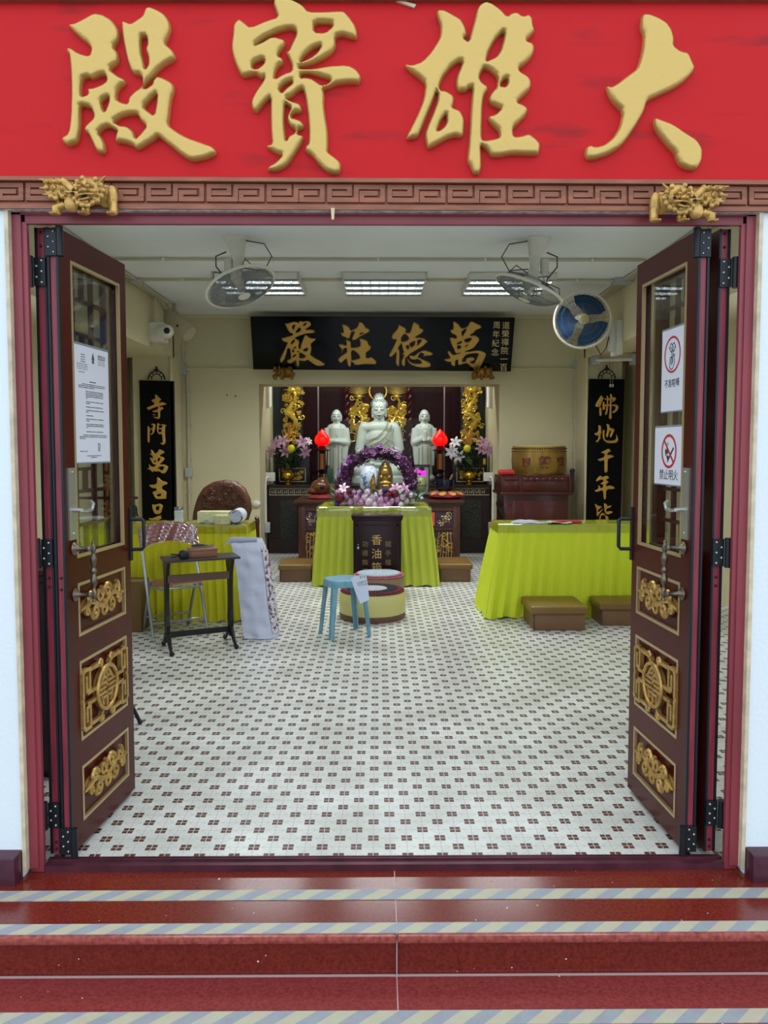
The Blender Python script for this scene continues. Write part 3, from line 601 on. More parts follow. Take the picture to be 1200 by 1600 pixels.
# posters on the glass
def poster(D, s0, s1, z0, z1, name, label, cat, fill, slv=.006):
    r = thing(name, label, cat, tuple(D((s0+s1)/2, z0, -.016)))
    b = B(); b.prism([(s0-slv, z0-slv), (s1+slv, z0-slv), (s1+slv, z1+slv*1.5), (s0-slv, z1+slv*1.5)], D, -.0188, -.0178); b.out('clear_sleeve', mat('grey_film', '#7d8a8e', .25), r)
    b = B(); b.prism([(s0, z0), (s1, z0), (s1, z1), (s0, z1)], D, -.0178, -.0165); b.out('paper_sheet', M_PAPER, r)
    fill(r); return r
def notice_fill(r):
    b = B(); rnd = random.Random(3); s0, s1, z0, z1 = .125, .393, 1.397, 1.821; W_ = s1-s0; H_ = z1-z0
    def ln(x0, x1, y, w=.0032):
        x = x0
        while x < x1:
            l = rnd.uniform(.02, .06); e = min(x1, x+l); 
            b.prism([(s0+W_*x, z1-H_*y-w/2), (s0+W_*e, z1-H_*y-w/2), (s0+W_*e, z1-H_*y+w/2*rnd.uniform(.5, 1)), (s0+W_*x, z1-H_*y+w/2)], DL, -.0165, -.0162); x = e+rnd.uniform(.006, .018)
    for y in (.075, .095, .115, .135): ln(.18, .30, y)
    for y in (.155, .17, .185, .20): ln(.06, .36, y, .002)
    ln(.12, .27, .225)
    for y in (.055, .07, .085): ln(.68, .9, y, .004)
    for y in (.105, .12, .135): ln(.68, .9, y, .002)
    ln(.42, .6, .30, .004)
    for y, a, c in ((.325, .2, .88), (.34, .1, .88), (.355, .1, .55), (.385, .3, .82), (.4, .3, .82), (.415, .3, .82), (.43, .3, .82), (.445, .3, .36), (.475, .3, .82), (.49, .3, .42), (.52, .3, .8), (.55, .3, .82), (.565, .3, .38), (.595, .3, .5), (.625, .3, .82), (.64, .3, .4), (.67, .3, .82), (.685, .3, .82), (.7, .3, .34), (.735, .3, .8), (.765, .2, .9), (.78, .1, .9), (.795, .1, .27), (.905, .1, .32), (.945, .3, .72), (.96, .42, .6)): ln(a, c, y)
    for y in (.84, .855, .87, .885, .9): ln(.63, .70, y, .004)
    b.out('printed_lines', M_INK, r)
    b = B(); cx = s0+W_*.53
    for k, (w, z) in enumerate(((.003, .05), (.007, .065), (.011, .08), (.013, .095), (.009, .11), (.012, .125))): b.prism([(cx-w, z1-H_*z-.004), (cx+w, z1-H_*z-.004), (cx+w*.6, z1-H_*z+.0035), (cx-w*.6, z1-H_*z+.0035)], DL, -.0165, -.0161)
    b.out('crest_mark', mat('grey_ink', '#4e5358', .6), r)
poster(DL, .125, .393, 1.397, 1.821, 'paper_notice', 'white printed notice sheet taped on the door glass, many small lines of text', 'notice', notice_fill)
def ringm(b, D, cx, cz, r0, r1, h0=-.0165, h1=-.0158, n=40):
    for i in range(n):
        a, c = 2*PI*i/n, 2*PI*(i+1)/n
        b.prism([(cx+r0*math.cos(a), cz+r0*math.sin(a)), (cx+r1*math.cos(a), cz+r1*math.sin(a)), (cx+r1*math.cos(c), cz+r1*math.sin(c)), (cx+r0*math.cos(c), cz+r0*math.sin(c))], D, h0, h1)
def quiet_fill(r):
    cx, cz = .220, 1.795; b = B(); ringm(b, DR, cx, cz, .060, .068); b.out('red_ring', M_SIGNRED, r)
    b = B(); w = .0035
    def f(x, y, h): return DR(cx-x, cz+y, -.0165+h)
    def pth(p, ww=w): b.path([(x/1000, y/1000) for x, y in p], ww, f, 0, .0006)
    pth([(-26, 26), (-13, 42), (0, 36), (13, 42), (26, 26), (12, 10), (0, 16), (-12, 10), (-26, 26)]); pth([(-26, 26), (-6, 25), (0, 36), (6, 25), (26, 26)], .002)
    pth([(-5, 24), (-5, -12)]); pth([(5, 24), (5, -6), (16, 0), (18, -8), (18, -34), (4, -52), (-12, -54), (-20, -46), (-20, -16), (-12, -8), (-5, -12)])
    pth([(-12, -12), (6, -8)]); pth([(-14, -20), (5, -16)]); pth([(-14, -28), (4, -24)]); pth([(5, -8), (5, -26), (-4, -36), (-8, -34)])
    b.out('hushing_lips_mark', M_INK, r)
    text_mesh('不准喧嘩', .034, lambda x, y, h: DR(cx-x*.92, 1.690+y, -.0165+h*.5), .0012).out('lettering', M_INK, r, smooth=False)
poster(DR, .130, .310, 1.587, 1.89, 'quiet_sign', 'white door sign with a red ring round hushing lips, the upper of two', 'sign', quiet_fill, .005)
def fire_fill(r):
    cx, cz = .232, 1.437; b = B(); ringm(b, DR, cx, cz, .054, .064)
    f = lambda x, y, h: DR(cx-x, cz+y, -.0158+h)
    b.bar(-.041, .041, .041, -.041, .009, f, 0, .0006); b.out('red_ring', M_SIGNRED, r)
    b = B(); f2 = lambda x, y, h: DR(cx-x, cz+y, -.0165+h)
    b.bar(-.002, -.028, .036, .010, .009, f2, 0, .0004)
    b.prism([(x/1000, y/1000) for x, y in ((-16, 26), (-8, 36), (-9, 27), (-2, 20))], f2, 0, .0004)
    b.prism([(x/1000, y/1000) for x, y in ((-34, 0), (-26, 12), (-18, 6), (-12, 10), (-6, -2), (-8, -14), (-16, -6), (-22, -18), (-30, -14))], f2, 0, .0004)
    b.prism([(x/1000, y/1000) for x, y in ((-22, -18), (-8, -14), (2, -24), (-4, -38), (-14, -44), (-12, -32))], f2, 0, .0004)
    b.out('flame_and_match_mark', mat('charcoal_ink', '#2f3235', .6), r)
    text_mesh('禁止明火', .042, lambda x, y, h: DR(cx-x*.95, 1.349+y, -.0165+h*.5), .0012).out('lettering', M_INK, r, smooth=False)
poster(DR, .100, .358, 1.313, 1.527, 'no_naked_flame_sign', 'white door sign with a crossed-out flame and match, the lower of two', 'sign', fire_fill, .005)

# ================================================================ CEILING: lights, fans, conduits
M_TUBE = mat('lit_fluorescent_tube', '#ffffff', .5, emit='#e9f4ff', estr=TUBE_STRENGTH)
M_REFL = mat('louvre_reflector', '#9aa0a4', .4, .3)
def light(pxc, label, wpx, Yn=7.53, pw=1.0):
    c = P(pxc, 429, 7.53); w = wpx/1200*7.53/2; d = .82; zb = 3.075
    r = thing('louvre_light', label, 'ceiling light', (c.x, Yn+d/2, ZC), 'ceiling lights')
    x0, x1, y0, y1 = c.x-w, c.x+w, Yn, Yn+d
    b = B(); t = .018
    b.box((x0, y0, zb), (x1, y0+t, ZC-.002)); b.box((x0, y1-t, zb), (x1, y1, ZC-.002)); b.box((x0, y0, zb), (x0+t, y1, ZC-.002)); b.box((x1-t, y0, zb), (x1, y1, ZC-.002)); b.box((x0, y0, ZC-.012), (x1, y1, ZC-.004))
    b.out('housing', M_WHITE, r)
    b = B(); n = 3; cw = (d-2*t)/n
    for i in range(n+1):
        y = y0+t+cw*i; b.prism([(y-.075, zb), (y+.075, zb), (y+.03, ZC-.02), (y-.03, ZC-.02)], lambda yy, z, h: Vector((h, min(max(yy, y0+.004), y1-.004), z)), x0+t, x1-t)
    for j in range(1, 9):
        x = x0+(x1-x0)*j/9; b.box((x-.002, y0+t, zb), (x+.002, y1-t, zb+.035))
    b.out('louvre', M_REFL, r)
    for i in range(n):
        y = y0+t+cw*(i+.5); q = B(); q.cyl((x0+.03, y, zb+.045), (x1-.03, y, zb+.045), .014, seg=10); q.out('fluorescent_tube', M_TUBE, r)
    for i in range(n):
        y = y0+t+cw*(i+.5); ld = bpy.data.lights.new('tube_light', 'AREA'); ld.shape = 'RECTANGLE'; ld.size = (x1-x0)*.88; ld.size_y = .07; ld.energy = LAMP_W*pw/n; ld.color = (.93, .98, 1); ld.spread = math.radians(142)
        lo_ = bpy.data.objects.new('tube_light', ld); C.objects.link(lo_); lo_.parent = r; lo_.location = Vector((0, y-(Yn+d/2), zb+.022-ZC))
light(399, 'louvred ceiling light behind the lowered ceiling fan on the CCTV camera side', 134)
light(600.5, 'louvred ceiling light in the middle with nothing hanging before it', 131)
light(802, 'louvred ceiling light partly hidden behind the ceiling fan beside the blue fan', 134)
light(480, 'added louvred ceiling light brightening the floor just inside the doorway, CCTV camera side', 134, 3.7, .45)  # added front row, out of view, to brighten the near floor
light(721, 'added louvred ceiling light brightening the floor just inside the doorway, blue fan side', 134, 3.7, .45)  # second added fixture of the unseen front row
M_CREAM = mat('cream_plastic', '#dcd7c8', .45); M_MESH = mat('fan_guard_wire', '#6f7370', .45, .4)
def guard(b, M, R_, dome, nw, rw):
    """wire guard: rings and ribs on a shallow dome, axis +z local"""
    for k in range(nw):
        a = 2*PI*k/nw; pts = []
        for i in range(7):
            t = i/6; r = R_*(.16+.84*t); z = dome*(1-t**2.2); pts.append(M @ Vector((r*math.cos(a), r*math.sin(a), z)))
        b.tube(pts, rw, 4)
    for t in (.45, .72): b.tube([M @ Vector((R_*(.16+.84*t)*math.cos(2*PI*k/32), R_*(.16+.84*t)*math.sin(2*PI*k/32), dome*(1-t**2.2))) for k in range(32)], rw*1.2, 4, closed=True)
def fan(root, cen, axis, R_, blade_m, nw=96, bl=3, rim_m=None, rot=.35):
    axis = Vector(axis).normalized(); M = Matrix.Translation(cen) @ Vector((0, 0, 1)).rotation_difference(axis).to_matrix().to_4x4()
    b = B(); b.tube([M @ Vector((R_*math.cos(2*PI*k/48), R_*math.sin(2*PI*k/48), 0)) for k in range(48)], .0125, 8, closed=True); b.out('guard_rim', rim_m or M_CREAM, root)
    b = B(); guard(b, M, R_, R_*.32, nw, .0013); fg = b.out('front_guard', M_MESH, root)
    b = B(); guard(b, M @ Matrix.Diagonal((1, 1, -1, 1)), R_, R_*.30, nw//2, .0013); b.out('rear_guard', M_MESH, root)
    b = B(); b.lathe([(0, R_*.34), (R_*.17, R_*.335), (R_*.19, R_*.31), (0, R_*.30)], (0, 0, 0), 24); bmesh.ops.transform(b.bm, matrix=M, verts=b.bm.verts); b.out('hub_badge', M_WHITE, fg)
    for q in range(bl):
        b = B(); a0 = q*2*PI/bl+rot
        def f(u, v):
            r = R_*(.14+.76*u); spread = (.35+1.35*math.sin(min(1, u*1.15)*PI*.62))*.62; a = a0+(v-.5)*spread*1.6
            return M @ Vector((r*math.cos(a), r*math.sin(a), (v-.5)*R_*.22+.0))
        b.grid(f, 10, 8); t = b.bm; bmesh.ops.solidify(t, geom=t.faces[:], thickness=.003); b.out('blade', blade_m, root)
    b = B(); b.lathe([(0, -R_*.5), (R_*.22, -R_*.48), (R_*.27, -R_*.38), (R_*.27, -R_*.15), (R_*.12, -.01), (R_*.12, R_*.12), (0, R_*.14)], (0, 0, 0), 24); bmesh.ops.transform(b.bm, matrix=M, verts=b.bm.verts); b.out('motor_housing', M_CREAM, root)
    return M
M_GREYBL = mat('grey_clear_blade', '#8f979c', .3, alpha=.55); M_BLUEBL = mat('blue_blade', '#0c5590', .25, spec=.3)
def ceiling_fan(mx, rim, axis, R_, label, flip):
    Y0 = 6.35; top = Vector((P(mx, 383, Y0).x, Y0, ZC)); cen = P(*rim, Y0)
    r = thing('ceiling_fan', label, 'fan', tuple(top), 'ceiling fans')
    b = B(); b.lathe([(0, 0), (.105, 0), (.105, -.01), (.06, -.045), (.05, -.05), (0, -.05)], top, 28)
    b.cyl(top+Vector((0, 0, -.01)), top+Vector((flip*.02, 0, -.15)), .085, .05, 20); b.cyl(top+Vector((flip*.02, 0, -.15)), top+Vector((flip*.03, -.02, -.30)), .05, .028, 16)
    b.out('mount_cone', M_CREAM, r)
    M = fan(r, cen, axis, R_, M_GREYBL); a = Vector(axis).normalized()
    back = cen-a*R_*.42
    b = B(); j = top+Vector((flip*.03, -.02, -.31)); b.cyl(j, back, .03, .045, 14); b.cyl(j+Vector((-.04, 0, 0)), j+Vector((.04, 0, 0)), .022, seg=14); b.cyl(j+Vector((flip*-.09, .03, .14)), j+Vector((flip*-.09, .02, -.03)), .035, seg=14)
    b.cyl(j+Vector((flip*-.09, .02, .0)), back, .02, seg=8); b.out('swivel_arm', M_CREAM, r)
    b = B(); ss = flip
    b.tube([top+Vector((ss*.09, -.03, -.03)), top+Vector((ss*.24, -.05, -.06)), top+Vector((ss*.30, -.05, -.16)), top+Vector((ss*.24, -.05, -.27)), back+Vector((ss*.05, 0, .05))], .005, 6)
    b.tube([top+Vector((-ss*.07, -.03, -.12)), top+Vector((-ss*.15, -.05, -.16)), top+Vector((-ss*.15, -.05, -.24)), top+Vector((-ss*.08, -.02, -.33))], .006, 6)
    b.out('power_cord', M_CABLE, r)
    b = B(); n = a
    for q in range(5):
        an = q*2*PI/5+.4; e = M @ Vector((R_*math.cos(an), R_*math.sin(an), 0)); mpt = M @ Vector((R_*.8*math.cos(an), R_*.8*math.sin(an), -R_*.36)); b.tube([back+a*.02, mpt, e], .004, 6)
    b.out('guard_strut', M_CABLE, r)
ceiling_fan(368, (376, 448), (.38, -.27, -.91), .285, 'cream ceiling fan whose round grille tips towards the doorway, on the CCTV camera side', 1)
ceiling_fan(840, (826, 452), (-.39, .04, -.93), .285, 'cream ceiling fan with its grille tipped nearly edge-on beside the blue-bladed fan', -1)
Yw = 8.0; wc = P(910, 500, Yw); r = thing('wall_fan', 'round wall fan with three blue blades on the side wall', 'fan', tuple(wc))
fan(r, wc, (-.12, -1, -.05), .285, M_BLUEBL, nw=72, rot=1.05)
b = B(); b.lathe([(0, .1), (.03, .1), (.048, .095), (.055, .088), (0, .085)], wc, 24, axis=(-.12, -1, -.05)); b.out('hub_cap', mat('pale_gold_cap', '#bfae7e', .35, .3), r)
b = B(); b.cyl(wc+Vector((.0, .12, 0)), wc+Vector((.20, .2, -.08)), .05, .045, 14); b.cyl(wc+Vector((.2, .2, -.08)), wc+Vector((.40, .2, -.12)), .04, seg=12); b.bbox((2.50, 8.08, wc.z-.34), (2.56, 8.32, wc.z+.02), .01)
b.bbox((2.44, 8.12, wc.z-.30), (2.5, 8.2, wc.z+.0), .01); b.out('wall_bracket', M_WHITE, r)
b = B(); b.tube([wc+Vector((.2, .16, -.1)), wc+Vector((.18, .14, -.24)), wc+Vector((.24, .14, -.34)), wc+Vector((.30, .16, -.26)), wc+Vector((.33, .18, -.14))], .006, 6); b.out('power_cord', M_CABLE, r)
# conduits and boxes
M_COND = mat('painted_conduit', '#bdb59b', .6)
def conduit(pts, r, label, n=1, d=(0, 0, .0)):
    b = B()
    for k in range(n): b.tube([Vector(p)+Vector(d)*k for p in pts], r, 8)
    return b
zz = ZC-.02; yc = G(600, 403, zz); 
def Gz(px, py, z): return G(px, py, z)
ya, yb = Gz(600, 406, zz).y, Gz(600, 438, zz).y
co = [((Gz(380, 403, zz).x-1.2, ya, zz), (2.4, ya, zz)), ((-2.45, yb, zz), (2.5, yb, zz))]
for (p, q), lab in zip(co, ('cream conduit pipe crossing the ceiling above both ceiling fans', 'cream conduit pipe crossing the ceiling through the three louvred lights')):
    rr = thing('conduit_pipe', lab, 'pipe', p, 'pipes on the ceiling and walls'); b = B(); b.tube([p, q], .013, 8); b.out('pipe_run', M_COND, rr)
    b = B()
    for i in range(5): x = p[0]+(q[0]-p[0])*(i+.5)/5; b.box((x-.01, p[1]-.018, zz-.016), (x+.01, p[1]+.018, zz+.018))
    b.out('pipe_clip', M_WHITE, rr)
for sx, lab, xe in ((-1, 'bundle of cream pipes along the ceiling edge above the CCTV camera', -2.49), (1, 'bundle of cream pipes along the ceiling edge above the blue wall fan', 2.53)):
    rr = thing('conduit_pipe', lab, 'pipe', (xe, 6, zz), 'pipes on the ceiling and walls')
    b = B()
    for k in range(3): b.tube([(xe-sx*.035*k, 3.3, zz), (xe-sx*.035*k, 8.6+.2*k, zz), (xe-sx*(.035*k-.02), 8.9+.2*k, zz-.06*k)], .012, 8)
    b.out('pipe_run', M_COND, rr); b = B()
    for y in (4, 5, 6, 7, 8): b.box((xe-sx*.09, y-.01, zz-.015), (xe+sx*.015, y+.01, zz+.018))
    b.out('pipe_clip', M_COND, rr)
    j = Gz(209 if sx < 0 else 1005-3, 437 if sx < 0 else 441, zz); rr = tag(B().bbox((xe-sx*.09-.07, yb-.07, zz-.03), (xe-sx*.02+.05, yb+.07, zz+.019), .006).out('junction_box', mat('grey_box', '#a9b0b3', .5), origin=(xe, yb, zz)), 'grey junction box on the ceiling edge, %s' % ('at the CCTV camera side' if sx < 0 else 'at the blue wall fan side'), 'junction box', 'electrical boxes')
def wallpipe(px, y0, y1, Y, lab, boxes=(), r=.021):
    Y -= .008; a, c = P(px, y0, Y), P(px, y1, Y); a.x = c.x = (a.x+c.x)/2; rr = thing('conduit_pipe', lab, 'pipe', tuple(c), 'pipes on the ceiling and walls')
    b = B(); b.tube([a, c], r, 10); b.out('pipe_run', M_COND, rr)
    b = B(); n = 5
    for i in range(n): z = c.z+(a.z-c.z)*(i+.5)/n; b.box((a.x-.036, Y-.004, z-.01), (a.x+.036, Y+.014, z+.01))
    b.out('pipe_clip', M_COND, rr)
    for (py, h, lb) in boxes:
        q = P(px, py, Y); tag(B().bbox((a.x-.045, Y-.03, q.z-h/2), (a.x+.045, Y+.0155, q.z+h/2), .006).out('junction_box', mat('grey_box', '#a9b0b3', .5), origin=(a.x, Y, q.z)), lb, 'junction box', 'electrical boxes')
wallpipe(285, 500, 575, 9.984, 'cream pipe dropping from the ceiling corner to a grey box near the CCTV camera', [(579, .11, 'grey wall box just above the tall black board starting with the temple character')])
wallpipe(295, 585, 850, 9.984, 'cream pipe running down beside the tall board behind the carved chair', [(738, .12, 'grey wall box on the pipe beside the carved chair back')])
wallpipe(898, 565, 850, 9.984, 'cream pipe running down behind the gold drum', [(571, .10, 'grey wall box above the gold drum beside the board with the Buddha character'), (742, .16, 'grey wall box beside the gold drum')])
# white cabling beside the niche
for px, py, lb in ((428, 745, 'white socket and pipe on the niche edge beside the vase of pink lilies'), (762, 745, 'white socket and pipe on the niche edge beside the vase of white lilies')):
    sx = -1 if px < 600 else 1; Y = 10.5; q = P(px, py, Y); xx = (NXL if sx < 0 else NXR)
    rr = thing('wall_socket', lb, 'socket', (xx, Y, q.z), 'sockets beside the niche'); b = B(); b.bbox((xx-sx*.13, Y-.02, q.z-.06), (xx-sx*.0, Y+.05, q.z+.06), .008); b.out('socket_box', M_WHITE, rr)
    b = B(); b.tube([(xx-sx*.04, Y-.03, q.z), (xx-sx*.02, Y-.08, q.z-.02), (xx-sx*.012, Y-.09, q.z-.1), (xx-sx*.012, Y-.09, .42)], .016, 8); b.out('white_pipe', M_WHITE, rr)
    b = B(); b.bbox((xx-sx*.07, Y-.13, .30), (xx+sx*.00, Y-.06, .44), .01); b.out('lower_box', mat('grey_box', '#a9b0b3', .5), rr)
# CCTV camera
q = P(249, 520, 8.6); rr = thing('security_camera', 'white dome security camera on its bracket box high on the side beam', 'camera', (-2.52, 8.6, q.z))
b = B(); b.bbox((-2.52, 8.55, q.z-.10), (-2.35, 8.72, q.z+.11), .01); b.out('bracket_box', M_WHITE, rr)
cc = P(261, 518, 8.55); b = B(); b.sph(cc, .075, 20, 14); b.cyl(cc+Vector((-.09, .03, .01)), cc, .07, .075, 16); dome = b.out('camera_dome', M_WHITE, rr)
b = B(); b.sph(cc+Vector((.012, -.05, 0)), .038, 16, 10); b.out('lens', M_BLACK, dome)
b = B(); b.tube([(-2.46, 8.6, q.z+.1), (-2.46, 8.6, ZC-.04)], .014, 8); b.tube([(-2.37, 8.55, q.z-.1), (-2.35, 8.5, q.z-.14), (-2.40, 8.5, q.z-.13)], .006, 6); b.out('cable_tail', M_COND, rr)
c0, c1 = P(272, 500, 9.2), P(298, 524, 9.12); rr = thing('speaker_housing', 'cream tilted tube-shaped loudspeaker in the ceiling corner beside the CCTV camera', 'loudspeaker', tuple(c0))
b = B(); ax = (c1-c0).normalized(); b.lathe([(0, -.06), (.095, -.06), (.10, -.04), (.10, .26), (.092, .28), (0, .28)], c0+ax*0, 28, axis=ax); b.out('speaker_body', mat('cream_speaker', '#bfb296', .55), rr)
b = B(); b.box(c0+Vector((-.02, -.02, .1)), c0+Vector((.02, .02, ZC-c0.z-.001))); b.out('ceiling_bracket', M_COND, rr)
b = B(); b.sph(P(277, 509, 9.02), .016, 10, 8); b.out('bolt', M_CABLE, rr)
# ================================================================ BOARDS WITH CHARACTERS
M_LACQ = mat('black_lacquer', '#03060f', .1, spec=.22)
M_LACQ2 = mat('black_lacquer_satin', '#04060a', .3, spec=.12)
M_GCH = mat('ochre_gilt', '#d2a552', .42, .45)
# plaque over the niche, tilted forward
Yt, Yb_ = 9.66, 9.86
def plq(x, y, h):
    t = (y-495)/(579-495); Y = Yt+(Yb_-Yt)*t; n = Vector((0, -1, -.35)).normalized(); return P(x, y, Y)+n*h
pl = thing('hall_plaque', 'wide black lacquer plaque with four gold characters above the altar niche', 'sign', tuple(P(598, 579, Yb_)))
B().prism([(391, 494.5), (804.5, 496.5), (798, 580.5), (396, 577)], plq, -.035, 0).out('plaque_board', M_LACQ, pl)
S90 = .075
def D4(gr, ox, oy, k, H=.022, w=1.6, step=.55): return glyph(gr, ox, oy, k, plq, step, H, w, 1)
YAN=[([(200,125),(240,140),(300,120),(400,95),(460,110),(490,130),(500,80),(540,90),(600,95),(680,80),(740,110),(750,170),(700,215),(620,265),(740,260),(800,270),(835,320),(780,335),(650,345),(500,395),(400,440),(440,460),(500,490),(505,540),(490,600),(495,660),(530,650),(530,590),(570,500),(600,410),(630,370),(680,400),(720,435),(850,450),(850,475),(790,520),(740,570),(760,650),(745,730),(730,790),(820,850),(920,900),(1000,950),(1040,985),(1010,1015),(880,1025),(800,980),(720,920),(680,890),(630,920),(540,915),(500,900),(500,1000),(475,1050),(445,1010),(435,900),(390,930),(320,980),(270,960),(240,920),(290,880),(330,870),(320,760),(310,650),(255,660),(240,760),(190,900),(120,970),(95,900),(110,860),(170,740),(220,620),(265,530),(190,520),(120,450),(220,420),(370,380),(375,345),(320,340),(270,280),(230,200)],
 [[(355,190),(420,150),(400,220),(370,265)],[(585,160),(660,110),(640,150),(600,185)],[(420,330),(470,250),(520,215),(530,270),(490,310)],[(320,560),(370,480),(405,470),(400,510),(350,560)],[(390,650),(430,610),(435,640),(415,655)],[(357,675),(395,690),(392,725),(362,745)],[(355,830),(425,770),(430,800),(380,840)],[(470,705),(498,720),(480,738)],[(570,690),(690,635),(675,690),(640,725)],[(510,860),(500,790),(520,735),(600,785),(640,820),(580,860)]])]
ZHUANG=[([(190,150),(240,160),(320,190),(365,260),(385,285),(440,250),(500,215),(530,170),(550,100),(600,110),(670,180),(680,215),(740,240),(775,290),(730,330),(650,365),(560,412),(535,435),(470,475),(420,485),(395,455),(430,370),(460,290),(380,315),(370,380),(345,445),(310,450),(255,420),(200,400),(160,330),(230,330),(210,220)],[[(548,370),(590,330),(640,330),(600,355)]]),
([(270,450),(330,495),(380,515),(380,640),(480,632),(570,612),(575,520),(545,440),(600,455),(700,480),(740,540),(745,585),(800,620),(780,680),(740,710),(690,740),(690,850),(750,850),(790,830),(850,860),(915,930),(900,990),(800,985),(650,985),(480,1010),(410,940),(385,930),(385,1010),(350,1045),(310,1000),(290,860),(240,900),(170,970),(115,910),(110,870),(200,790),(290,740),(295,650),(230,650),(205,720),(180,760),(195,680),(150,630),(110,570),(190,560),(285,600),(285,520)],[[(385,700),(450,700),(550,790),(570,860),(440,890),(390,900)]])]
DE=[([(310,160),(360,180),(440,220),(465,280),(440,315),(490,330),(545,320),(570,240),(600,140),(630,105),(700,140),(745,180),(735,230),(810,250),(825,290),(780,340),(700,385),(640,425),(760,430),(840,445),(890,490),(915,520),(870,545),(820,600),(740,650),(620,720),(530,775),(480,830),(445,860),(440,1000),(420,1035),(370,990),(360,930),(400,840),(420,790),(370,765),(415,740),(390,660),(360,540),(340,580),(290,660),(325,690),(325,850),(315,1035),(270,1010),(240,950),(250,830),(255,720),(220,770),(160,830),(105,825),(110,780),(180,650),(250,500),(260,465),(190,470),(155,420),(180,360),(250,280),(300,210)],[[(350,440),(430,340),(510,420),(510,470),(440,510),(370,515)],[(450,600),(500,580),(530,640),(490,680)],[(530,550),(650,490),(640,570),(590,625),(550,620)],[(690,480),(790,470),(760,530),(690,600),(700,540)]]),
([(530,785),(570,800),(640,810),(700,750),(770,710),(850,690),(940,720),(1010,745),(1020,775),(980,805),(880,805),(805,830),(840,790),(815,762),(760,740),(720,800),(705,838),(760,860),(840,900),(900,925),(970,960),(975,1030),(900,1050),(780,1055),(640,1030),(540,980),(490,900),(475,860),(500,870),(540,930),(600,965),(700,975),(790,962),(760,910),(700,872),(640,890),(560,880),(525,840)],[])]
WAN=[([(305,95),(350,100),(430,160),(480,240),(600,215),(650,110),(700,90),(780,130),(890,180),(890,230),(800,265),(760,290),(740,330),(690,350),(650,390),(760,380),(830,420),(860,480),(800,560),(730,650),(640,690),(540,715),(640,720),(760,700),(860,695),(960,730),(1000,780),(960,870),(900,1000),(860,1055),(780,1060),(700,1060),(600,960),(500,980),(430,1005),(405,980),(410,890),(350,905),(355,1010),(320,1030),(260,990),(260,930),(200,940),(100,885),(210,860),(250,850),(200,770),(190,710),(240,710),(300,790),(400,770),(470,740),(380,760),(340,740),(330,680),(280,600),(250,500),(230,435),(290,430),(370,450),(380,400),(340,370),(280,350),(240,270),(310,260)],
 [[(480,300),(590,230),(560,310),(490,410)],[(530,470),(640,440),(700,440),(640,520),(560,520)],[(385,545),(490,495),(480,540),(400,572)],[(388,600),(460,592),(470,640),(400,665)],[(555,620),(620,560),(590,610)],[(500,880),(570,790),(700,760),(845,757),(800,860),(740,975),(640,945),(740,910),(760,860),(700,830),(600,850),(565,890),(570,930),(490,930)]])]
for gr, ox in ((YAN, 430), (ZHUANG, 520), (DE, 600), (WAN, 685)): D4(gr, ox, 495, S90).out('gilt_character', M_GCH, pl, sharp=60)
def small(chars, x0, y0, dx, dy, sz, fn, m, par, d=.004, bold=0, sq=1.0):
    for i, ch in enumerate(chars):
        X_, Y_ = x0+dx*i, y0+dy*i
        text_mesh(ch, sz, lambda x, y, h: fn(X_+x*sq, Y_-y, h), d, bold).out('small_character', m, par, smooth=False)
M_PGOLD = mat('pale_gilt', '#d9c690', .45, .3)
small('道榮禪院一百', 790.5, 508, -.75, 13.2, 12.5, plq, M_PGOLD, pl, .006, .006); small('周年紀念', 776, 508, -.85, 14.0, 12, plq, M_PGOLD, pl, .006, .006)
# little lions holding the plaque
def small_lion(px, lab):
    c = P(px, 583, 9.80); r = thing('plaque_bracket_lion', lab, 'carving', tuple(c), 'gilt lions under the plaque')
    g = B(); s = .0082; rnd = random.Random(int(px))
    g.sph(c+Vector((0, -.02, -.0)), (.11, .06, .065), 14, 10)
    for i in range(38): g.sph(c+Vector((rnd.uniform(-.13, .13), rnd.uniform(-.09, -.02), rnd.uniform(-.07, .07))), rnd.uniform(.014, .028), 8, 6)
    for x in (-.11, -.02, .1): g.cyl(c+Vector((x, -.04, -.02)), c+Vector((x, -.05, -.085)), .024, .022, 8)
    g.sph(c+Vector((.06, -.08, .01)), (.055, .05, .055), 12, 8)
    g.cyl(c, (c.x, 9.999, c.z), .02, seg=8)
    blob(g, 'lion_body', mat('old_gilt', '#9c7228', .35, .7, noise=.5, nscale=60), r, voxel=.006, smooth=1)
small_lion(444, 'small gilt lion bracket under the plaque at the end near the CCTV camera'); small_lion(754, 'small gilt lion bracket under the plaque at the end near the small inscription')
